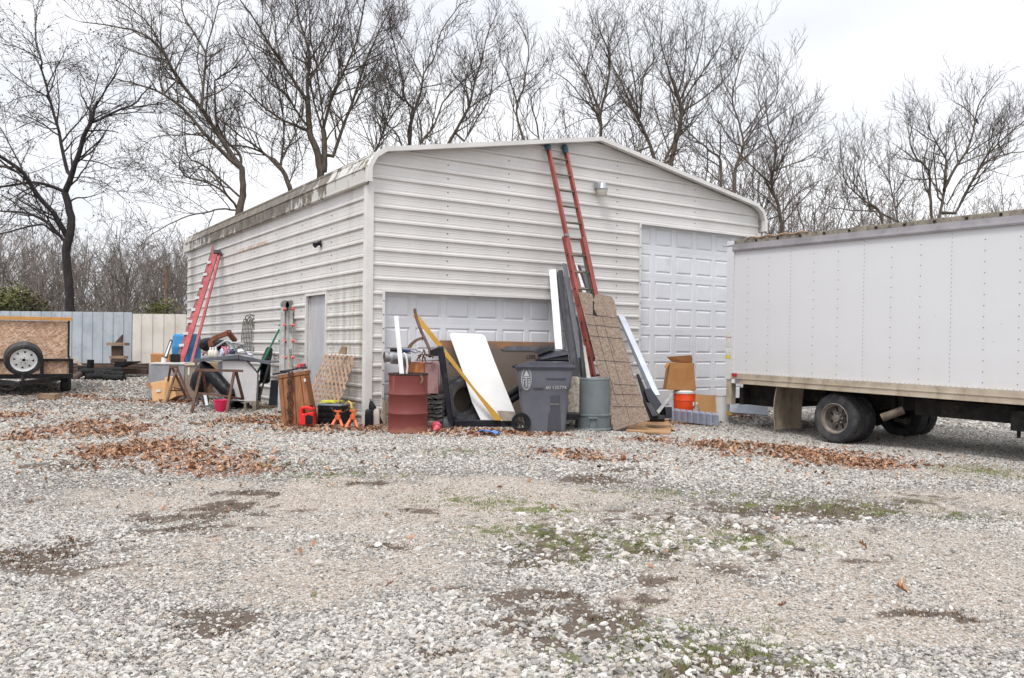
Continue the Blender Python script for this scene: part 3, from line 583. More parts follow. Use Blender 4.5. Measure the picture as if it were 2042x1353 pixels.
# wheels
def tread(j, k): return 0
MT['rim'] = mat('dusty_steel_rim', hx(142,134,126), hx(110,102,94), 5, .5, .3, dirt=(hx(96,84,72), 8, .5, .75), bump=.001)
def wheel(cx, cy, s, nm, R=.395, w=.235, deep=True):
    tp = [(.235,-.005),(.26,-.012),(.31,-.018),(.355,-.012),(.378,.004),(.392,.024),(R,.045),(R,.075),(R-.012,.08),(R-.012,.09),(R,.095),(R,w-.095),(R-.012,w-.09),(R-.012,w-.08),(R,w-.075),(R,w-.045),(.392,w-.024),(.378,w-.004),(.31,w+.018),(.235,w+.005)]
    def jit(j, k):
        if 5 <= j <= 16: return -.011 if (k+j*2)%4 < 1 else 0
        return 0
    mb = MB(); mb.lathe((cx,cy,R-.012), tp, 120, (0,s,0), jit); t = tk.part('tyre', mb, MT['rubber'], local=True, smooth=True, ang=25)
    dp = .13 if deep else .02; mb = MB()
    mb.lathe((cx,cy,R-.012), [(.237,-.004),(.243,-.012),(.232,-.016),(.225,0),(.218,.02),(.205,.03),(.2,dp-.02),(.185,dp+.012),(.10,dp+.016),(.095,dp),(0,dp)], 48, (0,s,0)); r = tk.part('rim', mb, MT['rim'], local=True, smooth=True, ang=30)
    if deep:
        mb = MB(); mb.lathe((cx,cy,R-.012), [(.082,dp+.01),(.082,dp-.02),(.066,dp-.035),(.06,dp-.10),(.05,dp-.115),(.0,dp-.118)], 24, (0,s,0)); h = tk.part('hub', mb, MT['rim'], parent=r, local=True, smooth=True, ang=30)
        mb = MB()
        for a in range(8):
            q = a*math.pi/4; mb.lathe((cx+.083*math.cos(q), cy+s*(dp-.01), R-.012+.083*math.sin(q)), [(.014,.01),(.014,-.05),(.008,-.058),(0,-.058)], 8, (0,s,0))
        tk.part('lug_nuts', mb, MT['galv'], parent=r, local=True)
        mb = MB()
        for a in range(8):
            q = a*math.pi/4+.39; cxx, czz = cx+.145*math.cos(q), R-.012+.145*math.sin(q); c_, s_ = math.cos(q), math.sin(q)
            pl = [(-.042,-.010),(.036,-.017),(.036,.017),(-.042,.010)]; mb = MB(); mb.add([V3(cxx+u*c_-v*s_, cy+s*(dp+.008), czz+u*s_+v*c_) for u, v in pl], [(0,1,2,3)]); tk.part('hand_hole', mb, MT['black'], parent=r, local=True)
WX = -.27
wheel(WX,.05,1,'o'); wheel(WX,.33,1,'i',deep=False); wheel(WX,2.33,-1,'o'); wheel(WX,2.05,-1,'i',deep=False)
mb = MB(); mb.tube([V3(WX,.2,.38),V3(WX,2.2,.38)], .06, 12); mb.lathe((WX,1.2,.38), [(.05,-.2),(.12,-.1),(.17,0),(.12,.1),(.05,.2)], 16, (1,0,0), cap=True); mb.lathe((WX,.3,.383), [(.16,-.04),(.17,.02),(.15,.06)], 20, (0,1,0), cap=True); tk.part('rear_axle', mb, MT['chassis'], local=True, smooth=True)
mb = MB(); 
for yy in (.74,1.62):
    mb.box((1.1,yy,.68),(6.9,.07,.22)); mb.box((1.1,yy,.84),(6.9,.09,.09))
tk.part('frame_rails', mb, MT['chassis'], local=True, bevel=.004)
mb = MB()
for i in range(11): mb.box((xr+.3+i*.55,1.2,.855),(.07,2.25,.07))
mb.box((-2.2,1.2,.6),(.08,2.2,.3)); tk.part('crossmembers', mb, MT['chassis'], local=True)
mb = MB(); mb.box((1.65,.32,.66),(1.5,.05,.24)); mb.box((3.0,.27,.60),(1.35,.30,.27)); mb.box((3.55,.20,.40),(1.1,.42,.05)); mb.box((2.35,.3,.46),(.04,.04,.2)); tk.part('step_and_tank', mb, MT['chassis'], local=True, bevel=.006)
mb = MB()
for dz, ln in ((0,.62),(.02,.5),(.04,.4),(.06,.3)):
    mb.tube([V3(WX-ln,.66,.5+dz+.10*(ln/.62)**2),V3(WX-ln/2,.66,.5+dz+.03),V3(WX,.66,.48+dz),V3(WX+ln/2,.66,.5+dz+.03),V3(WX+ln,.66,.5+dz+.10*(ln/.62)**2)], .02, 6)
mb.box((WX,.66,.5),(.14,.1,.2)); mb.box((WX-.62,.66,.66),(.06,.06,.22)); mb.box((WX+.62,.66,.66),(.06,.06,.22)); tk.part('leaf_spring', mb, MT['chassis'], local=True)
mb = MB(); c0 = V3(.55,.02,.47); dr_ = V3(.22,.13,.12); pts = [c0, c0+dr_, c0+dr_*1.15]
mb.tube(pts, .062, 18, cap=False); mb.tube([c0+dr_*.0, c0+dr_], .056, 18, cap=False); tk.part('exhaust_pipe', mb, mat('dusty_pipe', hx(120,106,92), hx(92,80,70), 6, .7, .2), local=True, smooth=True)
mb = MB(); mb.box((.74,.24,.72),(.03,.02,.3)); mb.box((.72,.28,.44),(.2,.12,.05)); tk.part('pipe_hanger', mb, MT['chassis'], local=True)
for yb in (.02, 1.68):
    mb = MB(); rings = []
    for i in range(9):
        z = .08+i*.1; xo = -1.42-.05*math.sin(i*.35)+.0; sag = .025*math.sin(i*1.3)
        rings.append([V3(xo-.07*(8-i)/8+.09*abs(2*q/8-1)**2-.02*math.sin(q*1.2+i*.3), yb+q*.086, z) for q in range(9)]+[V3(xo+.015-.07*(8-i)/8+.09*abs(2*q/8-1)**2-.02*math.sin(q*1.2+i*.3), yb+q*.086, z) for q in range(8,-1,-1)])
    mb.loft(rings); tk.part('mudflap', mb, MT['mudflap'], local=True, smooth=True)
mb = MB(); mb.box((4.02,1.2,1.9),(.1,2.0,1.9)); tk.part('bulkhead', mb, MT['truck'], local=True)
# cab (beyond the right edge of the photograph)
prof_ = [(4.15,.55),(4.15,2.25),(4.6,2.3),(5.15,2.2),(5.65,1.55),(6.5,1.35),(6.65,1.1),(6.65,.55)]
mb = MB(); mb.prism([V3(x,.3,z) for x,z in prof_], V3(0,1.8,0)); cb = tk.part('cab', mb, MT['truck'], local=True, bevel=.04)
mb = MB(); mb.add([V3(4.45,.292,1.5),V3(5.45,.292,1.5),V3(5.12,.292,2.08),V3(4.5,.292,2.12)],[(0,1,2,3)]); mb.add([V3(5.68,.45,1.6),V3(5.68,1.95,1.6),V3(5.22,1.9,2.17),V3(5.22,.5,2.17)],[(0,1,2,3)])
tk.part('cab_windows', mb, mat('dark_glass',(.03,.035,.04),None,4,.1,rvar=.02), parent=cb, local=True)
wheel(5.9,.28,1,'f'); wheel(5.9,2.12,-1,'f')
# plank under the truck
a = gp(1955,862); b = gp(2100,884)
# ---------------------------------------------------------------- fences
YF = 24.6
def fence(name, label, x0, x1, m, ztop, rib, first, cat='fence', grp=None):
    mb = MB(); n0 = gz((x0+x1)/2, YF)
    prof = []; x = x0; 
    pts = [(x0, YF)]; x = x0+first
    while x < x1-.06: pts += [(x-.035,YF),(x-.015,YF-.03),(x+.015,YF-.03),(x+.035,YF)]; x += rib
    pts.append((x1, YF)); n = len(pts); vs = []
    for x, y in pts: vs += [(x,y,gz(x,y)-.15),(x,y,ztop),(x,y+.006,gz(x,y)-.15),(x,y+.006,ztop)]
    fs = [(4*i,4*i+4,4*i+5,4*i+1) for i in range(n-1)]+[(4*i+2,4*i+3,4*i+7,4*i+6) for i in range(n-1)]+[(4*i+1,4*i+5,4*i+7,4*i+3) for i in range(n-1)]
    mb.add(vs, fs); t = Thing(name, label, cat, (x0, YF, n0)); t.part('panel', mb, m)
    mb = MB(); 
    for z in (n0+.3, ztop-.12): mb.box(((x0+x1)/2, YF+.05, z), (x1-x0, .05, .05))
    t.part('rail', mb, MT['galv']); 
    x = x0+.6
    while x < x1: 
        mb = MB(); mb.tube([(x,YF+.1,gz(x,YF)-.2),(x,YF+.1,ztop-.05)], .03, 8); t.part('post', mb, MT['galv']); x += 2.4
    mb = MB(); x = x0+first+.12
    while x < x1:
        for z in (ztop-.12, n0+.62): mb.box((x,YF-.004,z),(.014,.01,.014))
        x += rib
    o = t.part('screws', mb, MT['screw']); o['kind'] = 'stuff'
    return t
zt1 = P(200, 622.5, YF).z; xg = P(263, 640, YF).x
MT['fgrey'] = mat('grey_fence_steel', hx(184,190,196), hx(168,176,182), 2, .45, .15, dirt=(hx(140,146,148), 3, .55, .8))
MT['fcream'] = mat('cream_fence_steel', hx(222,217,208), hx(210,203,192), 2, .5, dirt=(hx(180,140,100), 2.5, .6, .8))
fence('metal_fence', 'pale grey ribbed metal fence behind the utility trailer', -26, xg, MT['fgrey'], zt1, .305, .18)
fence('metal_fence', 'cream painted ribbed metal fence between the grey fence and the building', xg+.02, -3, MT['fcream'], zt1-.045, .33, .25)
# ---------------------------------------------------------------- utility trailer with OSB box
def osb(name, c0, c1, c2, k=1.):
    N = NT(name); fl_ = []
    def strands(rot, s):
        v = N.n('ShaderNodeMapping', {0: N.n('ShaderNodeVectorMath', {0: N.co(), 1: N.n('ShaderNodeVectorMath', {0: N.n('ShaderNodeTexNoise', {'Vector': N.co(), 'Scale': 9, 'Detail': 2}).outputs['Color'], 'Scale': .07}, operation='SCALE').outputs[0]}, operation='ADD').outputs[0], 'Rotation': rot}).outputs[0]
        v = N.n('ShaderNodeMapping', {0: v, 'Scale': s}).outputs[0]
        return N.sep(N.n('ShaderNodeTexVoronoi', {'Vector': v, 'Scale': 1.0}).outputs['Color'])
    a = strands((0,.5,.2),(9*k,40*k,48*k)); b = strands((.2,-.8,.1),(11*k,40*k,52*k))
    t = N.math('ADD', N.math('MULTIPLY', a[0], .55), N.math('MULTIPLY', b[1], .45))
    col = N.mix(N.rng(t,.25,.5), c0, c1); col = N.mix(N.rng(t,.6,.8), col, c2); col = N.mix(N.rng(N.noise(1.3,5),.45,.75,0,.5), col, c0)
    N.set(N.b.inputs['Base Color'], col); N.b.inputs['Roughness'].default_value = .8; N.bump(t, .002, .5); return N.m
MT['osb'] = osb('oriented_strand_board', hx(156,122,98), hx(194,160,134), hx(220,192,168)); MT['osbold'] = osb('weathered_strand_board', hx(116,99,86), hx(134,117,103), hx(154,138,124), 1.9)
TD = 17.5; tg = lambda px, py, dd=0: P(px, py, TD+dd)
base = P(142, 760, TD); base.z = gz(base.x, base.y); TROT = Matrix.Rotation(rad(-28),3,'Z'); unt = lambda p: base+TROT@(Vector(p)-base); tr = Thing('utility_trailer', 'black utility trailer with strand board sides and a spare tyre on its front', 'trailer', base)
L0 = P(-70,640,TD); R0 = P(138,640,TD)
def rect(x0, y0, x1, y1, D, th, m=None):
    a = P(x0,y0,D); b = P(x1,y1,D); mb = MB(); mb.box(((a.x+b.x)/2, D+th/2, (a.z+b.z)/2), (abs(b.x-a.x), th, abs(a.z-b.z))); return mb
tr.part('top_board', rect(-75,631.5,140,640.5,TD-.06,.06), mat('pine_board', hx(206,152,86), hx(190,136,74), 4, .7, stretch=(1,8,8)), bevel=.003)
tr.part('front_panel', rect(-70,640,137.5,750,TD,.012), MT['osb'])
sp_ = MB(); a = P(137,640,TD); b = P(137,750,TD); sp_.box((a.x, TD+1.6, (a.z+b.z)/2), (.014, 3.2, a.z-b.z)); tr.part('side_panel', sp_, MT['osb'])
sp_ = MB(); c_ = P(-70,640,TD); sp_.box((c_.x, TD+1.6, (a.z+b.z)/2), (.014, 3.2, a.z-b.z)); tr.part('side_panel', sp_, MT['osb'])
mb = MB(); a = P(-70,714,TD-.07); b = P(142,720,TD-.07)
for (x0,y0,x1,y1) in ((-70,714,142,720.5),(-70,744,142,755)): 
    q = rect(x0,y0,x1,y1,TD-.07,.06); mb.add(q.v, q.f)
for (x0,x1) in ((134.5,142),(84.5,90.5),(-4,7),(-70,-62)):
    q = rect(x0,720,x1,745,TD-.07,.055); mb.add(q.v, q.f)
q = rect(134.5,640,137,714,TD-.04,.03); mb.add(q.v, q.f)
a = P(-70,750,TD); b = P(142,750,TD)
for px in (-66,138): z = P(px,750,TD).z; x = P(px,750,TD).x; mb.box((x, TD+1.64, z), (.06,3.2,.09)); mb.box((x, TD+1.64, P(px,717,TD).z), (.05,3.2,.05))
tr.part('frame', mb, MT['black'], bevel=.004)
dk = MB(); dk.box(((a.x+b.x)/2, TD+1.6, a.z+.02), (b.x-a.x-.1, 3.1, .04)); tr.part('deck', dk, MT['tie'])
mb = MB()
for px0 in (20, -160+20): pass
cxm = base.x-.95; zt_ = P(60,752,TD).z
for sx in (-.75,.75): mb.bar((cxm+sx, TD, zt_-.02),(cxm+.05, TD-1.5, zt_-.06), .05, .09, (1,0,0))
mb.box((cxm+.05, TD-1.65, zt_-.06), (.07,.4,.07)); mb.tube([(cxm+.12,TD-1.2,zt_+.12),(cxm+.12,TD-1.2,gz(cxm,TD-1.2)+.12)], .028, 10); mb.box((cxm+.12,TD-1.2,gz(cxm,TD-1.2)+.1),(.14,.14,.02)); tr.part('tongue_and_jack', mb, MT['chassis'])
mb = MB(); mb.tube([(cxm-.25+.02*math.sin(i*1.3), TD-.95, zt_+.08-.35*math.sin(i/12*math.pi)) if 0 else (cxm-.45+i*.045, TD-1.05, zt_+.03-.22*math.sin(i/14*math.pi)) for i in range(15)], .012, 6); tr.part('safety_chain', mb, MT['rustdark'])
for sx, lab in ((P(131,760,TD).x,None),(P(-68,760,TD).x,None)):
    Rw = .33; mb = MB(); cw = V3(sx-.08, TD+.95, gz(sx,TD+.95)+Rw-.01)
    mb.lathe(cw, [(.17,-.005),(.25,-.012),(.30,.01),(Rw,.04),(Rw,.15),(.30,.18),(.25,.2),(.17,.19)], 40, (1,0,0)); wl = tr.part('wheel', mb, MT['rubber'], smooth=True)
    mb = MB(); mb.lathe(cw, [(.175,.0),(.17,.03),(.0,.05)], 24, (1,0,0)); mb.lathe(cw, [(.175,.18),(.17,.15),(.0,.13)], 24, (1,0,0)); tr.part('rim', mb, MT['white'], parent=wl, smooth=True)
    mb = MB(); mb.box((sx+.0, TD+.95, gz(sx,TD+.95)+.72),(.22,.9,.03)); tr.part('fender', mb, MT['black'])
# spare tyre leaning back on the tongue
cs = unt(P(47.5,719,TD-1.1)); ax = Vector((-.1,1,.38)).normalized(); Rs = .34; mb = MB()
mb.lathe(cs, [(.225,.0),(.25,-.015),(.29,-.02),(.325,-.005),(Rs,.03),(Rs,.06),(Rs-.008,.065),(Rs-.008,.075),(Rs,.08),(Rs,.12),(Rs-.008,.125),(Rs-.008,.135),(Rs,.14),(Rs,.165),(.325,.2),(.25,.21),(.22,.19)], 56, tuple(ax)); s_t = tr.part('spare_tyre', mb, MT['rubber'], smooth=True)
mb = MB(); mb.lathe(cs, [(.235,-.006),(.232,-.014),(.222,-.008),(.215,.02),(.2,.035),(.18,.03),(.1,.02),(.075,.0),(.035,-.003),(.035,.04),(0,.04)], 48, tuple(ax)); tr.part('rim', mb, mat('spoke_white',(.86,.86,.85),None,4,.4), parent=s_t, smooth=True, ang=50)
q = Vector((0,0,1)).rotation_difference(ax).to_matrix()
def onrim(pts, off): return [cs+q@Vector((u,v,off)) for u,v in pts]
for k in range(8):
    a = k*math.pi/4+.2; u, v = .16*math.cos(a), .16*math.sin(a); c_, s2 = math.cos(a), math.sin(a)
    mb = MB(); mb.prism(onrim([(u+dx*c_-dy*s2, v+dx*s2+dy*c_) for dx,dy in ((-.025,0),(.018,-.026),(.018,.026))], .022), ax*.006); tr.part('rim_hole', mb, MT['black'], parent=s_t)
for k in range(5):
    a = k*2*math.pi/5; mb = MB(); mb.lathe(cs+q@Vector((.06*math.cos(a),.06*math.sin(a),.0)), [(.009,-.012),(.009,.01)], 6, tuple(ax), cap=True); tr.part('lug_nut', mb, MT['black'], parent=s_t)
mb = MB(); mb.lathe(cs, [(.033,.03),(0,.028)], 16, tuple(ax)); tr.part('hub_cap', mb, MT['black'], parent=s_t)
tr.o.rotation_euler = (0,0,rad(28))
blk = gp(84,797); mb = MB(); mb.box((blk.x+.05, blk.y+.15, blk.z+.05), (.36,.24,.11)); single('wooden_block', 'short wooden block under the jack of the utility trailer', 'wood block', mb, MT['wood'], tuple(blk), bevel=.006)
blk = gp(46,772); 
# ---------------------------------------------------------------- bare trees
MT['bark'] = mat('bark_brown', hx(104,92,82), hx(76,68,60), 5, .9, stretch=(3,3,.6), bump=.01, bscale=8, dirt=(hx(96,92,60), 2, .58, .8))
MT['twig'] = mat('twig_grey', hx(88,79,74), hx(66,59,55), 3, .9)
MT['barkdark'] = mat('bark_dark', hx(58,50,50), hx(40,35,36), 5, .9, stretch=(3,3,.6), bump=.01, bscale=8)
MT['barkfar'] = mat('bark_far', hx(124,116,110), hx(100,93,89), 2, .95); MT['twigfar'] = mat('twig_far', hx(134,125,120), hx(110,102,98), 2, .95)  # distant trees paler: slight haze put into the bark and twig colours
class Tree:
    def __init__(s, seed): s.r = random.Random(seed); s.T = MB(); s.W = MB(); s.leafpts = []; s.nodes = []; s.base = None; s.mn = .0062
    def wob(s, k): return Vector((s.r.uniform(-k,k), s.r.uniform(-k,k), s.r.uniform(-k,k)))
    def emit(s, pts, r0, r1):
        n = len(pts); rr = [r0+(r1-r0)*i/(n-1) for i in range(n)]
        if r0 > .022: s.T.tube(pts, rr, 8 if r0 > .07 else 5, cap=False)
        else: s.W.tube(pts, rr, 3, cap=False)
    def grow(s, p, d, L, r, lev, up=.25, dens=1.0):
        n = max(3, min(8, int(L/.22))); st = L/n; pts = [p]; d = d.normalized()
        for i in range(n):
            d = (d+s.wob(.19)+Vector((0,0,up*.22))).normalized(); pts.append(pts[-1]+d*st)
        s.emit(pts, r, max(s.mn*.75, r*.4)); s.leafpts.append(pts[-1])
        if lev <= 0: return
        s.sprout(pts, r, max(.004,r*.4), L, lev, up, dens)
    def sprout(s, pts, r0, r1, L, lev, up, dens, f0=.15):
        gap = {3:.25, 2:.17, 1:.11}[lev]/dens; cnt = int(L*(1-f0)/gap)
        for i in range(cnt):
            f = f0+(1-f0)*(i+s.r.random())/max(1,cnt); f = min(f,.999); q = f*(len(pts)-1); j = int(q); a = pts[j].lerp(pts[j+1], q-j); t = (pts[j+1]-pts[j]).normalized()
            side = t.cross(s.wob(1)); 
            if side.length < .01: continue
            side.normalize(); ang = s.r.uniform(.5,1.05); dd = t*math.cos(ang)+side*math.sin(ang)+Vector((0,0,up*.5))
            rl = r0+(r1-r0)*f; ln = {3:s.r.uniform(1.0,2.4), 2:s.r.uniform(.55,1.25), 1:s.r.uniform(.22,.6)}[lev]*(1-.35*f)
            s.grow(a, dd, min(ln, L*.8), max(s.mn, min(rl*.6, {3:.032,2:.015,1:.0085}[lev])), lev-1, up, dens)
    def limb(s, pp, D, w0, w1, dd=0, lev=3, up=.3, dens=1.0, f0=.12):
        # photo polyline -> limb at real depth; dd: how far it leans towards or away by its end
        n = len(pp); pts = []
        for i,(x,y) in enumerate(pp): pts.append(P(x, y, D+dd*(i/(n-1))))
        out = [pts[0]]                                                # smooth
        for i in range(n-1):
            p0 = pts[max(i-1,0)]; p1 = pts[i]; p2 = pts[i+1]; p3 = pts[min(i+2,n-1)]
            for k in range(1,4):
                t = k/3; out.append(.5*((2*p1)+(p2-p0)*t+(2*p0-5*p1+4*p2-p3)*t*t+(3*p1-p0-3*p2+p3)*t**3)+(s.wob(.02) if k < 3 else Vector((0,0,0))))
        m = D/F; r0, r1 = w0*m/2*.88, max(.007, w1*m/2*.85)
        if s.nodes and s.base:
            nd = min(s.nodes, key=lambda q: (q-out[0]).length)
            if (nd-out[0]).length < .9: out = [nd]+out if (nd-out[0]).length > .05 else out
            else: out = [s.base, s.base.lerp(out[0],.5)+Vector((0,0,-.1)), out[0]+(out[0]-out[1])*.5]+out
        s.nodes += out[1:]; nn = len(out)
        rr = [r0+(r1-r0)*(i/(nn-1))**.8 for i in range(nn)]; s.T.tube(out, rr, 10 if r0 > .08 else 6, cap=False)
        L = sum((out[i+1]-out[i]).length for i in range(nn-1))
        if lev: s.sprout(out, r0, r1, L, lev, up, dens, f0)
        if lev: s.grow(out[-1], out[-1]-out[-2], .7, r1, min(lev,2), up, dens)
        return out
    def done(s, label, base, m1, m2, group=None, name='bare_tree'):
        t = Thing(name, label, 'tree', base, group); t.part('trunk', s.T, m1, smooth=True, ang=60); t.part('crown', s.W, m2); return t
def z1(s, ox, oy, pts): return [(ox+x/s, oy+y/s) for x,y in pts]
A = lambda *p: z1(2.706,0,0,p); Cc = lambda *p: z1(3.403,500,0,p); Dd = lambda *p: z1(2.942,1100,0,p); Ee = lambda *p: z1(4.1,1600,150,p)
def root(px, py, D):
    p = P(px, py, D); p.z = gz(p.x, p.y)-.1; return p
def addtrunk(t, px, py, D, w, lean=0):
    a = root(px+lean, py, D); b = P(px, py, D); r = w*D/F/2; t.T.tube([a, a.lerp(b,.15), a.lerp(b,.55)+t.wob(.06), b], [r*1.4, r*1.08, r*1.0, r*.92], 12, cap=False); t.base = a; t.nodes += [a.lerp(b,k/12) for k in range(6,13)]; return a
# big dark tree behind the fence at left
t = Tree(1); D = 26.5; bs = addtrunk(t, 140, 620, D, 20)
t.limb([(140,622),(137,560),(131,500)], D, 20, 19, 0, 0); t.limb(A((355,1353),(385,1210),(368,1100),(350,1030)), D, 20, 15, 0, 0)
for pp, w0, w1, dd in ((A((350,1040),(385,950),(415,860),(450,740),(490,660)),15,9,-.5),(A((365,930),(330,780),(310,680),(262,515),(225,380),(222,320),(190,210),(200,60)),9,2,1),(A((490,660),(520,570),(600,440),(655,340)),7,2,-1.5),(A((500,660),(630,600),(720,565),(790,490),(830,450)),7,2,1),(A((485,660),(492,560),(530,400)),5,2,2),
    (A((355,1270),(290,1150),(200,1050),(130,940),(40,870),(-60,800)),13,7,-1.5),(A((345,1035),(260,1000),(180,985),(0,1010),(-80,990)),9,4,-.5),(A((345,1300),(250,1200),(130,1150),(0,1140)),8,4,1.5),(A((340,1290),(240,1215),(150,1225),(0,1262)),6,3,-1),(A((425,860),(540,880),(620,910),(700,920)),4,1.5,1),(A((385,1085),(420,1068),(470,1065)),4,3,0),
    (A((250,520),(180,515),(100,530),(0,580)),3,1.2,1),(A((225,325),(130,270),(0,230)),3.5,1.5,-1),(A((310,695),(240,690),(170,660),(90,700)),3.5,1.5,-1.5),(A((262,505),(300,400),(300,330)),4,1.5,1),(A((395,960),(480,960),(600,1010),(690,1100)),3,1,-1),(A((130,940),(40,760),(-30,640)),5,2,1)):
    t.limb(pp, D, w0, w1, dd, 3, .1, .8)
leafs = t.leafpts; T1 = t.done('large dark bare tree with a few clinging leaves behind the grey fence at far left', bs, MT['barkdark'], MT['twig'])
mb = MB(); rr = random.Random(3)
for p in rr.sample(leafs, 900):
    if p.z < 2.6: continue
    q = p+Vector((rr.uniform(-.05,.05),rr.uniform(-.05,.05),-rr.uniform(0,.1))); a = Vector((rr.uniform(-1,1),rr.uniform(-1,1),rr.uniform(-1,1))).normalized()*.04; b = a.orthogonal().normalized()*.025; mb.add([q-a,q+b,q+a,q-b],[(0,1,2,3)])
T1.part('clinging_leaves', mb, MT['twig'])['kind'] = 'stuff'
# tree leaning left over the building's far roof
t = Tree(2); D = 28.5; bs = addtrunk(t, 476, 470, D, 24)
t.limb([(476,480),(476,430),(482,400),(485,370),(482,333)], D, 20, 13, 0, 0)
for pp, w0, w1, dd in ((A((1300,905),(1230,850),(1100,720),(990,590),(880,510),(750,460),(640,430)),12,2.2,-1),(A((1300,905),(1200,760),(1090,590),(960,430),(880,280),(760,180),(600,140),(440,120)),13,2,1),(A((1090,590),(1103,400),(1110,290),(1060,200),(990,80),(975,-30)),7,3,1.5),(A((960,430),(870,250),(800,130),(720,60),(610,-10)),5,2,-1),
    (A((1300,905),(1290,830),(1210,750),(1165,640),(1160,460),(1170,430),(1250,380),(1320,300)),8,2.5,2),(A((1275,1120),(1220,1050),(1130,990),(1020,960),(970,910),(980,850)),7,2,-2),(A((1275,1135),(1180,1130),(1100,1150),(980,1180),(880,1230),(800,1280)),5,1.6,-1),(A((1290,1060),(1180,960),(1090,890),(1020,850),(1000,760),(1000,640)),6,2,1),
    (A((1110,360),(1180,450),(1230,560)),3,1.5,1),(A((1180,640),(1260,680),(1350,700),(1450,760)),4,2,-1),(A((1100,720),(980,730),(860,735),(780,780)),3,1.2,-1),(A((1020,960),(900,930),(800,880)),2.5,1.2,0),(A((1110,290),(1160,100),(1190,-20)),4,2,0),(A((880,510),(860,400),(870,260),(860,100)),3.5,1.5,0)):
    t.limb(pp, D, w0, w1, dd, 3, .2, .85)
t.done('tall bare tree leaning left above the far end of the building roof', bs, MT['bark'], MT['twig'])
# leaning small trunk right of it
t = Tree(3); D = 29.5; bs = addtrunk(t, 586, 400, D, 13)
for pp, w0, w1, dd in (([(588,410),(578,375),(563,340),(545,318)],13,9,0),([(563,342),(520,300),(470,265),(430,230)],7,2,-1),([(560,330),(563,300),(566,270),(560,200),(548,150)],7,2,1),([(545,318),(505,297),(460,290),(400,300)],6,2,-1),([(575,370),(590,320),(585,240),(570,170)],4,1.5,1)): t.limb(pp, D, w0, w1, dd, 3 if dd else 0, .3, .8)
t.done('slim bare tree leaning left behind the roof beside the great multi-stemmed tree', bs, MT['bark'], MT['twig'])
# great multi-stemmed tree
t = Tree(4); D = 30; bs = addtrunk(t, 638, 380, D, 30)
t.limb(Cc((475,1160),(440,1000),(400,900),(392,800),(385,690)), D, 17, 12, 0, 0); t.limb(Cc((500,1160),(500,1000),(490,880)), D, 14, 12, 0, 0)
for pp, w0, w1, dd in ((Cc((390,700),(382,550),(405,430),(375,280),(320,100),(300,-20)),10,4,1),(Cc((388,700),(310,580),(210,420),(150,340),(50,170),(-20,70)),10,3,-1.5),(Cc((380,885),(300,850),(190,800),(80,720),(0,650),(-80,590)),8,2.5,-2),(Cc((370,840),(300,740),(240,640),(130,560),(0,370),(-60,260)),7,2.5,1.5),
    (Cc((490,890),(540,680),(600,550),(650,450),(720,280),(760,80),(775,-30)),9,3,-1),(Cc((560,1060),(620,880),(690,700),(770,450),(850,260),(900,150),(970,30)),9,2,2),(Cc((480,870),(430,700),(400,560)),6,4,1),(Cc((395,560),(470,430),(540,330),(620,130),(660,-20)),6,2.5,2),(Cc((500,900),(470,640),(440,420),(400,200),(420,-20)),5,2,-2),(Cc((210,420),(170,250),(160,120),(80,-20)),5,2.5,1),(Cc((510,960),(620,800),(750,700),(880,620)),4,1.5,-2),(Cc((600,550),(590,380),(560,200),(590,0)),4.5,2,1),(Cc((650,450),(790,330),(860,170)),4,1.5,0),(Cc((390,430),(290,380),(250,200),(270,60)),4,1.5,-1),(Cc((300,850),(330,1000),(350,1089)),3,2,0),(Cc((690,740),(760,600),(880,540)),3,1.2,1),(Cc((230,850),(200,700),(190,500)),3.5,1.5,0)):
    t.limb(pp, D, w0, w1, dd, 3, .4, .85)
t.done('great multi-stemmed bare tree rising highest behind the middle of the roof edge', bs, MT['bark'], MT['twig'])
def simple(seed, D, base, limbs, label, m1='bark', up=.4, dens=.85, w=10):
    t = Tree(seed); bs = addtrunk(t, base[0], base[1], D, w)
    for pp, w0, w1, dd in limbs: t.limb(pp, D, w0, w1, dd, 3, up, dens)
    t.done(label, bs, MT[m1], MT['twig'])
simple(5, 31, Cc((1075,1000))[0], ((Cc((1075,1010),(1080,860),(1115,740)),10,7,0),(Cc((1115,740),(1050,680),(1020,500),(980,330),(950,200),(960,60)),6,2,-1),(Cc((1115,740),(1160,600),(1175,500),(1250,380),(1290,220),(1400,60),(1450,20)),6,1.8,1),(Cc((1165,540),(1100,400),(1010,240),(950,130)),4,1.5,1),(Cc((1040,690),(940,560),(850,400)),3.5,1.5,0),(Cc((1160,600),(1300,570),(1390,600)),3,1.2,-1)), 'bare tree with a forked crown left of the roof centre', w=11)
simple(6, 30, Cc((1155,1000))[0], ((Cc((1150,1010),(1160,900),(1130,760)),6,3,0),(Cc((1165,960),(1250,840),(1300,700),(1390,600),(1500,500)),6,2,1),(Cc((1030,1000),(980,900),(900,820),(820,720)),5,2,-1),(Cc((850,1020),(910,860),(950,700),(960,560)),6,2,1),(Cc((1220,960),(1220,880),(1200,800)),2.5,1.5,0)), 'low bushy bare tree just left of the roof centre', w=7)
simple(7, 32, Cc((1340,990))[0], ((Cc((1330,1000),(1420,840),(1490,700),(1520,560),(1560,440),(1600,260),(1660,110)),9,2,0),(Cc((1470,740),(1620,640),(1740,550),(1900,500)),4,1.5,1),(Cc((1520,560),(1500,440),(1540,300)),3.5,1.5,-1),(Cc((1450,960),(1540,800),(1630,640),(1640,480)),5,2,2),(Cc((1510,620),(1400,540),(1350,460)),3,1.2,-1)), 'bare tree leaning right behind the middle of the roof', w=9)
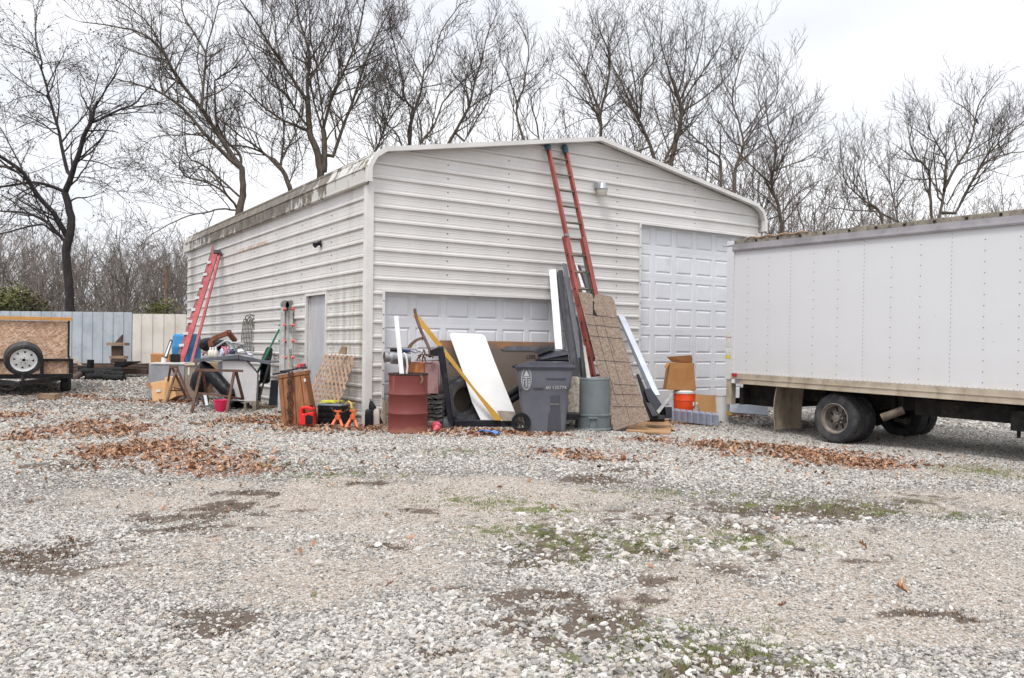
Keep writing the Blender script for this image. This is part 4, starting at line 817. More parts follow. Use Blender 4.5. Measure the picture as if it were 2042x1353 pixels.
simple(8, 33, Cc((1850,960))[0], ((Cc((1855,960),(1810,820),(1810,700),(1850,600),(1880,420),(1880,300),(1830,180)),6,1.6,0),(Cc((1810,700),(1740,490),(1700,420),(1680,300)),3.5,1.5,1),(Cc((1960,950),(1930,800),(1900,680),(2000,560)),5,1.5,-1),(Cc((1850,600),(1950,500),(2020,380)),3,1.2,1)), 'thin crooked bare tree behind the roof left of the ladder top', w=7, dens=.7)
simple(9, 34, Dd((285,820))[0], ((Dd((285,830),(285,680),(262,600),(200,450),(130,320)),9,2,0),(Dd((287,670),(330,480),(340,320),(290,200),(270,110)),7,2,1),(Dd((285,680),(200,600),(100,480),(20,430)),4,1.4,-1),(Dd((290,660),(400,580),(430,470)),4,1.5,1),(Dd((340,340),(400,230),(430,130)),3,1.2,0),(Dd((200,450),(220,320),(180,220)),3,1.2,0),(Dd((270,700),(190,700),(60,760)),3,1.2,0),(Dd((330,480),(240,330),(230,230)),3,1.2,1)), 'round-crowned bare tree directly behind the roof peak', w=10)
simple(10, 33, Dd((605,950))[0], ((Dd((610,950),(560,810),(500,690),(440,560),(380,430),(330,330)),9,2,0),(Dd((510,700),(490,500),(460,330),(440,180)),5,1.5,1),(Dd((520,690),(540,450),(600,350),(560,180)),5,1.5,-1),(Dd((490,895),(460,740),(390,680),(330,620)),4,1.5,0)), 'bare tree leaning left right of the roof peak', w=10)
simple(11, 32, Dd((690,1000))[0], ((Dd((690,1000),(740,790),(765,660),(740,560)),12,8,0),(Dd((740,560),(690,420),(640,250),(650,120)),5,1.6,-1),(Dd((740,560),(780,400),(790,250),(770,110)),5,1.5,1),(Dd((750,600),(830,420),(880,250),(900,110)),5,1.5,0),(Dd((760,620),(870,450),(960,320),(1010,220)),5,1.5,-1),(Dd((762,660),(900,570),(1040,440),(1110,290)),5,1.5,1.5),(Dd((655,960),(730,800),(770,680)),8,4,0),(Dd((730,620),(680,480),(620,400)),4,1.5,1),(Dd((690,900),(640,740),(600,600),(590,480)),4,1.5,0),(Dd((770,700),(860,680),(930,600)),3,1.2,0),(Dd((770,780),(700,600),(700,300)),5,1.5,.5)), 'dense fan-shaped bare tree over the right roof slope', w=12, dens=.72)
simple(12, 31, Dd((1070,1130))[0], ((Dd((995,1110),(990,940),(920,880),(840,810),(770,730)),8,2.5,0),(Dd((1070,1140),(1080,980),(1125,860),(1100,720),(1060,580),(1100,400),(1160,240)),8,1.6,1),(Dd((1120,860),(1060,830),(1010,760),(960,680),(920,600)),4,1.5,-1),(Dd((1130,840),(1240,680),(1320,560),(1330,430)),5,1.5,0),(Dd((1070,990),(1010,910),(960,870)),3,1.5,0),(Dd((1060,580),(1000,460),(990,360)),3,1.2,0),(Dd((1240,680),(1210,560),(1250,440)),3,1.2,1)), 'forked bare tree above the right eave of the building', w=9)
simple(13, 33, Dd((1350,1353))[0], ((Dd((1360,1400),(1330,1200),(1290,1080),(1320,880),(1270,740),(1260,620)),10,2,0),(Dd((1295,1090),(1200,1000),(1130,930),(1060,880)),5,1.5,-1),(Dd((1305,1000),(1450,950),(1570,880)),5,1.5,1),(Dd((1320,880),(1400,760),(1430,640)),4,1.5,0),(Dd((1350,1250),(1450,1130),(1600,1050)),4,1.5,0),(Dd((1260,1290),(1210,1130),(1230,1010)),4,2,1),(Dd((1320,1000),(1390,850),(1480,760)),4,1.5,1)), 'tangled bare tree between the building and the truck roof', w=10, dens=.85)
simple(14, 36, Ee((690,1230))[0], ((Ee((655,1230),(620,1100),(520,1040),(430,960),(360,880),(320,700),(310,540)),7,1.6,0),(Ee((785,1230),(740,1000),(720,900),(700,690)),5,1.5,1),(Ee((560,1110),(520,900),(510,700)),4,1.3,0),(Ee((720,900),(640,760),(600,700)),3,1.2,0),(Ee((740,1000),(830,860),(880,760)),3,1.2,0),(Ee((640,1120),(480,1110),(260,1090),(160,1050)),4,1.3,-1),(Ee((430,960),(420,780),(450,620)),3,1.2,1),(Ee((640,1130),(760,1190)),5,3,0)), 'lower spreading bare tree behind the middle of the truck roof', w=9)
simple(15, 34, Ee((1090,1190))[0], ((Ee((1065,1200),(1040,950),(1030,780),(940,690),(880,560),(900,420)),8,2,0),(Ee((1110,1190),(1160,950),(1170,760),(1180,700),(1100,560),(1040,450),(990,320)),8,1.6,1),(Ee((1160,930),(1250,760),(1370,560),(1440,250),(1540,110)),8,1.6,-1),(Ee((1250,1130),(1360,920),(1480,700),(1600,560),(1812,380),(1900,330)),7,2,1),(Ee((1370,900),(1500,710),(1650,650),(1850,620)),6,2,0),(Ee((1360,640),(1600,480),(1812,400)),4,1.5,2),(Ee((1180,1060),(1300,850),(1450,760),(1600,800)),4,1.5,-1),(Ee((1030,850),(900,850),(820,810)),4,1.5,0),(Ee((940,700),(830,620),(740,560)),4,1.3,0),(Ee((1110,1000),(1080,700),(1090,560),(1180,450)),5,1.5,0),(Ee((1440,400),(1340,280),(1240,220)),3,1.2,0),(Ee((1160,850),(1110,850)),4,3,0),(Ee((1100,560),(960,470),(840,380)),3,1.2,0),(Ee((1600,560),(1650,400),(1700,300)),3,1.2,0)), 'broad many-limbed bare tree above the right end of the truck roof', w=13, dens=.78)
# ---------------------------------------------------------------- distant bare trees (three kinds, copied)
def far_proto(seed, H, label, spread=1.0):
    t = Tree(seed); t.mn = .0105; a = Vector((0,0,0)); r = H*.012; d = Vector((0,0,1)); pts = [a]
    for i in range(5): d = (d+t.wob(.14)+Vector((0,0,.1))).normalized(); pts.append(pts[-1]+d*H*.14)
    t.T.tube(pts, [r*1.3,r*1.1,r,r*.8,r*.6,r*.45], 6, cap=False)
    for i in range(16):
        f = .2+.8*i/16; q = f*5; j = min(4,int(q)); p = pts[j].lerp(pts[j+1], q-j); an = t.r.uniform(0,6.28); el = t.r.uniform(.5,1.2)
        dd = Vector((math.cos(an)*math.cos(el)*spread, math.sin(an)*math.cos(el)*spread, math.sin(el)))
        t.grow(p, dd, H*t.r.uniform(.3,.5), .03+.03*(1-f), 3, .35, .5)
    return t
protos = []
for i, H in enumerate((8, 9.5, 8.5)):
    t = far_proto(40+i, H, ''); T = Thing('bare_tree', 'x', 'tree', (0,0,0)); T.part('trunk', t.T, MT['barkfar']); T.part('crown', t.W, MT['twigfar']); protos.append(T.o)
def copy_tree(o, parent=None):
    c = o.copy(); C.objects.link(c); c.parent = parent
    for ch in list(o.children): copy_tree(ch, c)
    return c
rf = random.Random(11); used = [0,0,0]; spots = []
for i in range(30): spots.append((-70+i*16+rf.uniform(-10,10) if i < 30 else 0, rf.uniform(36,72), 'L'))
for i in range(16): spots.append((1520+i*38+rf.uniform(-14,14), rf.uniform(40,60), 'R'))
for i in range(10): spots.append((760+i*80+rf.uniform(-20,20), rf.uniform(44,60), 'M'))
for px, D, w_ in spots:
    k = rf.randrange(3); o = protos[k] if not used[k] else copy_tree(protos[k]); used[k] += 1
    p = P(px, 700, D); H = (8,9.5,8.5)[k]; top = {'L': rf.uniform(462,520) if px > 60 else rf.uniform(420,500), 'R': rf.uniform(350,450) if px < 1660 else rf.uniform(395,440), 'M': rf.uniform(250,300)}[w_]
    z0_ = gz(min(60,max(-60,p.x)), min(90,p.y)); hh = P(px, top, D).z-z0_; s_ = max(.5, hh/(H*.98)); o.location = (p.x, p.y, z0_-.1); o.scale = (s_*rf.uniform(.9,1.15),)*2+(s_,); o.rotation_euler = (0,0,rf.uniform(0,6.28))
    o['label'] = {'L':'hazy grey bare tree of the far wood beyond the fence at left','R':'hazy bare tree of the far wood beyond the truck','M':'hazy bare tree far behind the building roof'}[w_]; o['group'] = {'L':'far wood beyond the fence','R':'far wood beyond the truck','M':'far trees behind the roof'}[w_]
# distant undergrowth as a mass
def brush(name, label, x0, x1, Y0, Y1, n, h, m, seed, leafy=False):
    r = random.Random(seed); mb = MB()
    for i in range(n):
        x = r.uniform(x0,x1); y = r.uniform(Y0,Y1); z = gz(max(-60,min(60,x)),min(90,y)); hh = h*r.uniform(.5,1.1); 
        p = Vector((x,y,z)); q = p+Vector((r.uniform(-.3,.3)*hh, r.uniform(-.3,.3)*hh, hh)); mid = p.lerp(q,.5)+Vector((r.uniform(-.1,.1),0,0))*hh
        mb.tube([p,mid,q],[.016,.011,.005],3,cap=False)
        for k in range(3): 
            b = mid.lerp(q, r.random()); e = b+Vector((r.uniform(-1,1),r.uniform(-1,1),r.uniform(.1,1)))*hh*.25; mb.tube([b,e],[.008,.004],3,cap=False)
    o = single(name, label, 'brush', mb, m, (0,0,0)); o['kind'] = 'stuff'; return o
brush('undergrowth', 'grey brown tangled brush filling the far wood beyond the left fence', -34, -4, 32, 52, 3600, 2.6, MT['twigfar'], 5)
brush('undergrowth', 'grey brown brush beyond the truck', 8, 44, 38, 55, 3000, 3.6, MT['twigfar'], 6)
brush('undergrowth', 'thin tangle of brush close behind the fence', -20, -5, 26, 31, 420, 2.0, MT['twig'], 7)
# evergreen shrubs behind the fence at far left
MT['ever'] = mat('evergreen_leaf', hx(116,116,52), hx(70,76,40), 3, .6)
def shrub(label, px, D, top, wd, n, seed, m):
    r = random.Random(seed); c = P(px, 620, D); g = gz(c.x, c.y); H = P(px, top, D).z-g; mb = MB(); T = Thing('evergreen_shrub', label, 'shrub', (c.x,c.y,g)); st = MB()
    for i in range(9): st.tube([(c.x,c.y,g),(c.x+r.uniform(-.4,.4)*wd,c.y+r.uniform(-.4,.4)*wd,g+H*.8)],[.03,.008],5)
    cl = [(r.gauss(0,.32)*wd, r.gauss(0,.3)*wd, H*r.uniform(.25,.95)) for _ in range(34)]
    for i in range(n):
        a = r.choice(cl); p = Vector((c.x+a[0]+r.gauss(0,.16), c.y+a[1]+r.gauss(0,.16), g+min(H*1.05,a[2]+r.gauss(0,.16)))); u = Vector((r.uniform(-1,1),r.uniform(-1,1),r.uniform(-.6,1))).normalized()*.065; v = u.orthogonal().normalized()*.028; mb.add([p-u,p+v,p+u,p-v],[(0,1,2,3)])
    T.part('stems', st, MT['bark']); T.part('foliage', mb, m)
shrub('olive green evergreen shrub over the fence at the far left edge', 8, 27, 570, .8, 2600, 1, MT['ever'])
shrub('olive brown evergreen shrub behind the trailer left of the dark tree', 58, 27.5, 588, .8, 1900, 2, mat('olive_leaf', hx(104,96,52), hx(70,66,44), 3, .6))
shrub('small green shrub behind the cream fence', 318, 29, 604, .9, 1200, 3, MT['ever'])
# utility pole
p = P(332, 620, 34); g = gz(p.x,p.y); mb = MB(); mb.tube([(p.x,p.y,g-.3),(p.x,p.y,P(332,531,34).z)], [.09,.075], 10); single('wooden_pole', 'plain brown wooden pole standing in the wood behind the cream fence', 'pole', mb, mat('pole_wood', hx(128,104,86), hx(104,84,70), 4, .9), (p.x,p.y,g), smooth=True)
# ---------------------------------------------------------------- things leaning and lying round the building
q1 = lambda x,y: (x/3.383, 460+y/3.383); q2 = lambda x,y: (270+x/4.51, 560+y/4.51); q3 = lambda x,y: (520+x/4.227, 560+y/4.227)
q4 = lambda x,y: (740+x/4.51, 580+y/4.51); q5 = lambda x,y: (1000+x/3.759, 520+y/3.759); q6 = lambda x,y: (1230+x/3.007, 430+y/3.007)
def pts(q, L, D0, D1=None):           # outline at real depth; D0 at the lowest point, D1 at the highest (a leaning sheet)
    Q = [q(*p) for p in L]; ys = [p[1] for p in Q]; lo, hi = max(ys), min(ys); D1 = D0 if D1 is None else D1
    return [P(x, y, D0+(D1-D0)*(lo-y)/max(1e-6,lo-hi)) for x, y in Q]
def sheet_thing(name, label, cat, q, L, D0, D1, th, m, group=None, **k):
    p = pts(q, L, D0, D1); b = min(p, key=lambda v: v.z); mb = MB(); mb.slab(p, th)
    return single(name, label, cat, mb, m, tuple(b), group, **k)
def pbox(q, x0, y0, x1, y1, D, dep, yaw=0, mb=None):
    a = q(x0,y0); b = q(x1,y1); A_ = P(a[0],(a[1]+b[1])/2,D); B_ = P(b[0],(a[1]+b[1])/2,D); zt_ = P((a[0]+b[0])/2,a[1],D).z; zb_ = P((a[0]+b[0])/2,b[1],D).z
    w_ = (B_.x-A_.x)/max(.2,math.cos(yaw)); R = Matrix.Rotation(yaw,3,'Z'); c = Vector(((A_.x+B_.x)/2,D,(zt_+zb_)/2))+R@Vector((0,dep/2,0)); mb = mb or MB(); mb.box(c,(w_,dep,zt_-zb_),R); return mb
def gy_(q, x, y): p = q(x,y); return gp(*p).y
# --- red oil drum
c = gp(808,867); c = V3(c.x, c.y+.29, c.z); dr = Thing('oil_drum', 'dull red open steel drum with a rusty foot and a white channel standing inside', 'drum', c)
N = NT('red_drum'); z_ = N.sep(N.co())[2]; rr_ = N.math('ADD', N.rng(z_,.14,.0,0,.8), N.math('MULTIPLY', N.math('SUBTRACT', N.noise(5,7,rough=.7), .5), 1.3))
cc = N.mix(N.noise(3,6), hx(106,42,38), hx(122,58,50)); cc = N.mix(N.rng(rr_,.25,.45,0,.85), cc, hx(132,80,58)); cc = N.mix(N.rng(N.noise(1,5,N.map((8,8,1))),.62,.75,0,.5), cc, hx(160,110,100))
N.set(N.b.inputs['Base Color'], cc); N.b.inputs['Roughness'].default_value = .55; N.bump(N.noise(12,5),.004); MT['drum'] = N.m
R_ = .286; H_ = .875; prof_ = [(R_+.008,0),(R_+.010,.018),(R_,.03),(R_,.27),(R_+.012,.285),(R_+.012,.295),(R_,.31),(R_,.55),(R_+.012,.565),(R_+.012,.575),(R_,.59),(R_-.003,.75),(R_,H_-.03),(R_-.008,H_-.02),(R_-.008,.3),(0,.3)]
mb = MB(); mb.lathe(c, prof_, 64); dr.part('body', mb, MT['drum'], smooth=True)
mb = MB(); mb.lathe(c, [(R_+.001,H_-.028),(R_+.012,H_-.018),(R_+.012,H_),(R_-.008,H_),(R_-.008,H_-.02)], 64); dr.part('top_rim', mb, MT['rustdark'], smooth=True)
mb = MB(); 
for i in range(9): p = P(*q4(445+i*3.5-(8 if i > 5 else 0)*(i-5), 755+i*9), c.y-.2); mb.tube([p+V3(.012*math.cos(a*math.pi/4), 0 if i%2 else .01*math.sin(a*math.pi/4), .014*math.sin(a*math.pi/4)) for a in range(9)], .0035, 5)
dr.part('chain', mb, mat('tan_chain', hx(150,128,96), hx(120,96,70), 9, .7))
mb = MB(); a = P(*q4(292,900), c.y+.02); b = P(*q4(228,232), 12.75); mb.bar(a, b, .065, .03, (1,0,0)); mb.bar(a+V3(.027,-.022,0), b+V3(.027,-.022,0), .01, .03, (1,0,0)); mb.bar(a+V3(-.027,-.022,0), b+V3(-.027,-.022,0), .01, .03, (1,0,0)); single('metal_channel', 'narrow white metal channel standing in the red drum', 'channel', mb, MT['white'], tuple(a))
mb = MB(); mb.tube([P(*q4(x,y),c.y+.1) for x,y in ((292,560),(310,575),(322,620),(328,680),(322,735),(305,860))], .014, 10); single('conduit', 'bent white plastic conduit standing in the red drum beside the channel', 'pipe', mb, MT['white'], tuple(P(*q4(305,860),c.y+.1)), smooth=True)
# --- stack below and rusty cabinet behind the drum
Dc = 12.95; cb = pbox(q4, 250, 640, 608, 932, Dc, .35, .12); g0 = P(*q4(430,932),Dc)
ct = Thing('metal_cabinet', 'faded pink metal cabinet with an orange rust patch behind the red drum', 'cabinet', g0); MT['pink'] = mat('faded_pink_paint', hx(176,140,140), hx(160,122,120), 3, .6, dirt=(hx(140,90,66), 6, .6, .75))
MT['orust'] = mat('orange_rust', hx(186,110,60), hx(190,150,130), 3, .8, stretch=(3,3,.6), lo=.5, hi=.62); ct.part('body', cb, MT['pink'], bevel=.006)
ct.part('rusted_panel', pbox(q4, 345, 645, 484, 928, Dc-.012, .01, .12), MT['orust']); ct.part('door', pbox(q4, 488, 648, 603, 926, Dc-.03, .02, .12), MT['pink'], bevel=.004)
zg = gz(g0.x, g0.y); ztop = g0.z-.002; nS = 7
sh0 = None
for i in range(nS):
    z = zg+(ztop-zg)*(i+.5)/nS; mb = MB(); hh = (ztop-zg)/nS*.36; n_ = 26; x0_, x1_ = P(*q4(330,0),Dc).x, P(*q4(655,0),Dc).x; rr = random.Random(i); up_ = [V3(x0_+(x1_-x0_)*k/n_, Dc-.06+rr.uniform(-.012,.012), z+hh+rr.uniform(-.014,.004)) for k in range(n_+1)]; dn = [p-V3(0,0,hh*2-rr.uniform(-.01,.01)) for p in up_][::-1]
    mb.prism(up_+dn, (0,.4,0)); single('shingle_bundle', ('lowest','second lowest','third from the bottom','middle','third from the top','second from the top','topmost')[i]+' dark shingle layer of the stack under the pink cabinet', 'shingles', mb, mat('shingle_dark',(.05,.048,.046),(.1,.095,.09),12,.9,bump=.004) if i == 0 else bpy.data.materials['shingle_dark'], (x0_,Dc,z-hh), 'stacked shingle layers')
# galvanised duct on the cabinet
a, b = P(*q4(118,598),12.75), P(*q4(345,600),12.9); v = b-a; t = Thing('duct_boot', 'dented grey galvanised duct with a rusty open mouth lying above the red drum', 'duct', a.lerp(b,.5)-V3(0,0,.1))
mb = MB(); mb.tube([a, a+v*.06, a+v*.2, a+v*.28, a+v*.8, b], [.085,.083,.072,.105,.112,.105], 16, cap=False); t.part('body', mb, MT['galv'], smooth=True, ang=30)
mb = MB(); mb.tube([a+v*.01, a+v*.06, a+v*.25], [.08,.078,.02], 16, cap=True); t.part('mouth', mb, MT['rust'], smooth=True)
t = Thing('hedge_shears', 'hand tool with black and blue grips lying across the grey duct', 'tool', P(*q4(300,550),12.8)); mb = MB(); mb.tube([P(*q4(172,532),12.75),P(*q4(280,530),12.75)],[.026,.024],8); t.part('black_grip', mb, MT['black'], smooth=True)
mb = MB(); mb.tube([P(*q4(282,538),12.78),P(*q4(352,540),12.8)],.02,8); t.part('blue_grip', mb, mat('blue_grip',hx(40,72,130),hx(30,52,100),5,.5), smooth=True); mb = MB(); mb.tube([P(*q4(350,538),12.8),P(*q4(400,560),12.85),P(*q4(440,540),12.9)],.014,6); mb.tube([P(*q4(340,520),12.8),P(*q4(400,530),12.85),P(*q4(445,555),12.9)],.01,6); t.part('blades', mb, MT['galv'], smooth=True)
mb = MB(); ar = [(320,520),(345,480),(385,445),(430,422),(465,415),(475,428),(462,455),(455,440),(420,452),(385,480),(355,520)]
mb.slab(pts(q4, ar, 12.9), .02); single('bow_saw_frame', 'curved rusty bow saw frame behind the duct', 'saw', mb, mat('brown_rust', hx(120,92,78), hx(90,66,56), 8, .8), tuple(P(*q4(330,520),12.9)))
mb = MB(); mb.tube([P(*q4(x,y),d) for x,y,d in ((393,165,13.0),(396,195,12.98),(412,260,12.95),(452,370,12.9),(482,430,12.88),(522,520,12.82),(530,565,12.8),(515,590,12.8))], [.024]*8, 8); single('steel_bar', 'long bent rusty steel bar leaning up to the garage door', 'bar', mb, mat('bar_rust', hx(108,84,78), hx(84,62,58), 8, .8), tuple(P(*q4(520,590),12.8)), smooth=True)
rr = random.Random(9)
for i,(x0,y0,x1,y1,nm,lab) in enumerate(((470,530,462,640,'pliers','rusty pliers standing upright on the pink cabinet'),(440,570,412,625,'wrench','small rusty wrench on the left of the upright pliers'),(480,570,535,600,'clamp','rusty wire clamp hanging over the cabinet door'))):
    mb = MB(); a, b = P(*q4(x0,y0),12.85), P(*q4(x1,y1),12.85); mb.tube([a,a.lerp(b,.3)+V3(.03,0,0),a.lerp(b,.6),b], .012, 6); mb.tube([a+V3(.03,0,-.01),a.lerp(b,.3)+V3(-.02,0,0),a.lerp(b,.6)+V3(.02,0,0),b+V3(.05,0,0)], .01, 6)
    if i == 2: mb.tube([b+V3(.06*math.cos(k*.5)-.02,0,.07*math.sin(k*.5)-.03) for k in range(13)], .005, 5)
    single(nm, lab, 'tool', mb, MT['rust'], tuple(b), smooth=True)
def blob(c, sx, sy, sz, seed, n=18, flat=0.0, amp=.12):
    r = random.Random(seed); rings = []; ph = [r.uniform(0,6) for _ in range(6)]
    for i in range(9):
        th = math.pi*i/8; rings.append([Vector(c)+V3(sx*math.sin(th)**.7*math.cos(2*math.pi*k/n)*(1+amp*math.sin(3*2*math.pi*k/n+ph[0]+i)+amp*.6*math.sin(7*2*math.pi*k/n+ph[1]+i*1.7)), sy*math.sin(th)**.7*math.sin(2*math.pi*k/n)*(1+amp*math.sin(4*2*math.pi*k/n+ph[2]+i)), -sz*math.cos(th)*(1+amp*.8*math.sin(2*math.pi*k/n*2+ph[3]))+sz) for k in range(n)])
    return MB().loft(rings)
g = gp(*q4(540,1238)); single('cement_bag', 'crumpled beige paper bag on the ground between the red drum and the dark post', 'bag', blob(g+V3(-.02,.15,-.01),.17,.12,.085,3,amp=.05), mat('beige_bag',hx(160,150,136),hx(140,128,114),4,.8,bump=.01,bscale=8), tuple(g), smooth=True)
g = gp(*q4(655,1238)); mb = MB(); mb.lathe(g+V3(0,.14,0), [(.135,0),(.135,.03),(.125,.1),(.1,.15),(.05,.17),(.0,.172)], 24); single('plastic_dome', 'dark grey plastic dome lying at the foot of the dark leaning post', 'dome', mb, mat('dark_grey_plastic',(.07,.07,.075),(.1,.1,.1),4,.5), tuple(g), smooth=True)
g = gp(*q4(575,1272)); t = Thing('bait_bottle', 'small red and white plastic bottle tipped over by the red drum', 'bottle', g); mb = MB(); mb.tube([g+V3(.0,.1,.085),g+V3(.01,.07,.075),g+V3(.02,.02,.06)],[.075,.08,.07],14); t.part('body', mb, mat('raspberry_plastic',hx(196,40,66),hx(214,110,126),7,.4), smooth=True); mb = MB(); mb.tube([g+V3(.02,.02,.06),g+V3(.0,-.03,.04),g+V3(-.02,-.07,.03)],[.06,.035,.012],12); t.part('nozzle', mb, mat('pale_red',hx(206,90,104),None,4,.4), smooth=True)
# --- dark vinyl post, rail, yellow board, white table top, tyres, rusty sheet
Db = 12.97; t = Thing('vinyl_post', 'shiny near-black vinyl post leaning over the pink cabinet', 'post', gp(*q4(720,1222)))
mb = MB(); mb.slab(pts(q4, [(592,512),(650,505),(738,1216),(700,1226)], Db, 12.68), .1); t.part('post', mb, MT['blackvinyl'], bevel=.004); mb = MB(); mb.slab(pts(q4, [(528,535),(575,522),(600,512),(605,585),(560,592),(532,575)], 12.5), .1); t.part('bracket', mb, MT['black'], bevel=.004)
mb = MB(); mb.slab(pts(q4, [(655,560),(662,560),(742,1216),(736,1216)], Db-.03, 12.63), .02); t.part('groove_strip', mb, MT['black'])
a, b = gp(*q4(742,1232)), gp(*q4(1322,1232)); t = Thing('vinyl_rail', 'long black grooved vinyl rail lying on the leaves before the white table top', 'rail', a); u = (b-a).normalized(); mb = MB(); h_ = .115
mb.bar(a+V3(0,.06,h_/2), b+V3(0,.06,h_/2), h_, .1, (0,0,1)); t.part('rail', mb, MT['blackvinyl'], bevel=.005)
mb = MB()
for z_ in (.03,.06,.09): mb.bar(a+V3(0,.004,z_), b+V3(-.03,.004,z_), .012, .012, (0,0,1))
t.part('grooves', mb, MT['black']); mb = MB(); mb.bar(b+V3(-.012,.06,h_/2), b+V3(.006,.06,h_/2), h_*.95, .11, (0,0,1)); t.part('end_cap', mb, MT['alu'])
Dy = 13.25
sheet_thing('yellow_board', 'long ochre yellow board crossing in front of the white table top', 'board', q4, [(372,228),(408,200),(640,490),(940,890),(1186,1166),(1112,1166),(930,910),(600,505)], Dy, 13.3, .04, mat('ochre_paint', hx(206,160,66), hx(192,144,54), 3, .55, dirt=(hx(140,110,60), 7, .62, .8)))
t = Thing('table_top', 'white folding table top leaning on edge with rounded upper corners', 'table top', gp(*q4(1140,1180))); L_ = [(704,400),(712,384),(728,378),(985,391),(1008,398),(1028,416),(1110,636),(1292,1085),(1302,1172),(990,1172),(908,1005),(835,765)]
mb = MB(); mb.slab(pts(q4, L_, Dy+.12, 13.75), .035); t.part('top', mb, mat('table_white', hx(236,236,236), hx(228,228,226), 2, .5, dirt=(hx(190,180,160), 6, .72, .85)), bevel=.005)
p_ = pts(q4, [(1132,1078),(1290,1088),(1299,1168),(1190,1168),(1160,1130)], Dy+.105, Dy+.137); mb = MB(); mb.slab(p_, .006); t.part('worn_patch', mb, mat('bare_patch', hx(168,156,148), hx(150,138,130), 6, .8))
def tyre(c, ax, R, w, label, name='tyre', grp=None, inner=.6):
    pr = [(R*inner,-.0),(R*.7,-.015),(R*.88,-.02),(R*.96,.0),(R,.03),(R,w*.35),(R-.01,w*.36),(R-.01,w*.4),(R,w*.41),(R,w*.6),(R-.01,w*.61),(R-.01,w*.65),(R,w*.66),(R,w-.03),(R*.96,w),(R*.88,w+.02),(R*.7,w+.015),(R*inner,w),(R*inner+.01,w-.02),(R*.85,w-.03),(R*.85,.03),(R*inner+.01,.02),(R*inner,0)]
    mb = MB(); mb.lathe(c, pr, 56, ax, lambda j,k: (-.008 if 4 <= j <= 13 and (k+j)%3 == 0 else 0)); return single(name, label, 'tyre', mb, MT['rubber'], tuple(Vector(c)-V3(0,0,R)), grp, smooth=True, ang=28)
g = gp(*q4(850,1195)); tyre((P(*q4(868,975),13.6).x, 13.58, g.z+.39), (-.35,1,-.2), .39, .22, 'worn black tyre standing behind the white table top, the front one', grp='tyres behind the table top')
tyre((P(*q4(800,955),13.7).x, 13.65, g.z+.42), (-.35,1,-.2), .38, .2, 'worn black tyre behind the front tyre next to the dark post', grp='tyres behind the table top')
N = NT('rusty_sheet'); x_, y_, z_ = N.sep(N.co()); cc = N.mix(N.noise(4,7,rough=.7), hx(104,92,84), hx(128,114,102)); cc = N.mix(N.math('MULTIPLY', N.rng(z_,1.20,1.27), N.rng(N.noise(3,5),.35,.6)), cc, hx(160,112,74)); cc = N.mix(N.rng(N.noise(9,6),.6,.75,0,.5), cc, hx(84,72,66)); N.set(N.b.inputs['Base Color'], cc); N.b.inputs['Roughness'].default_value = .7
a = P(*q4(625,440),13.5); gA = hitF(877,850,.13); b0 = hitF(1108,850,.13); zA = gz(gA.x,gA.y); t = Thing('rusty_sheet', 'brown rusty sheet with upside-down stencilled lettering leaning on the low garage door', 'sheet', V3(gA.x,gA.y,zA))
A0 = V3(gA.x,gA.y,zA); B0 = V3(b0.x,b0.y,gz(b0.x,b0.y)); A1 = hitF(877,679,.03); B1 = hitF(1108,683,.03); mb = MB(); mb.slab([A0,B0,B1,A1], .012); t.part('sheet', mb, N.m)
mb = MB(); u = (B1-A1); v = (A1-A0); nrm = u.cross(v).normalized(); nrm = nrm if nrm.y < 0 else -nrm
s0 = lambda fx, fz: A0+u*fx+v*fz+(B0-A0-u)*fx*(1-fz)
mb.slab([s0(.53,.885)+nrm*.012, s0(.99,.885)+nrm*.012, s0(.99,.945)+nrm*.012, s0(.55,.94)+nrm*.012, s0(.50,.90)+nrm*.012], .008); t.part('grey_strip', mb, mat('grey_strip', hx(112,112,118), hx(96,96,102), 5, .6))
def text(s, size, M4, m, thing, name='lettering', parent=None):
    cu = bpy.data.curves.new('t','FONT'); cu.body = s; cu.size = size; cu.extrude = .0008; cu.align_x = 'CENTER'; cu.align_y = 'CENTER'; o = bpy.data.objects.new('t', cu); C.objects.link(o)
    dg = bpy.context.evaluated_depsgraph_get(); me = bpy.data.meshes.new_from_object(o.evaluated_get(dg)); bpy.data.objects.remove(o); me.transform(M4); me.transform(thing.inv); me.materials.clear(); me.materials.append(m); ob = bpy.data.objects.new(name, me); C.objects.link(ob); ob.parent = parent or thing.o; return ob
def frame(p, xdir, ydir):
    x = Vector(xdir).normalized(); y = Vector(ydir); y = (y-x*y.dot(x)).normalized(); z = x.cross(y); M_ = Matrix((x,y,z)).transposed().to_4x4(); M_.translation = p; return M_
text('DO IT BEST', .1, frame(s0(.83,.815)+nrm*.006, -u, -v), mat('stencil_ink', hx(62,50,44), None, 4, .8), t)
text('26', .07, frame(s0(.085,.72)+nrm*.004, -u, -v), bpy.data.materials['stencil_ink'], t)
g = gp(*q4(1050,1308))+V3(0,0,.04); mb = MB(); rings = []
n_ = 10; vs = []; 
for j in range(7):
    for i in range(n_): vs.append(g+V3(-.14+.28*i/(n_-1)+.03*(j/6), -.02+.2*j/6, .012+.045*math.exp(-((i-3)/2.5)**2)*(1-j/8)+.012*math.sin(i*1.3+j)))
top = len(vs); vs += [p-V3(0,0,.012) for p in vs]; fs = [(j*n_+i,j*n_+i+1,(j+1)*n_+i+1,(j+1)*n_+i) for j in range(6) for i in range(n_-1)]; fs += [(a_+top,d_+top,c_+top,b_+top) for a_,b_,c_,d_ in fs]
for i in range(n_-1): fs.append((i,top+i,top+i+1,i+1)); fs.append((6*n_+i,6*n_+i+1,top+6*n_+i+1,top+6*n_+i))
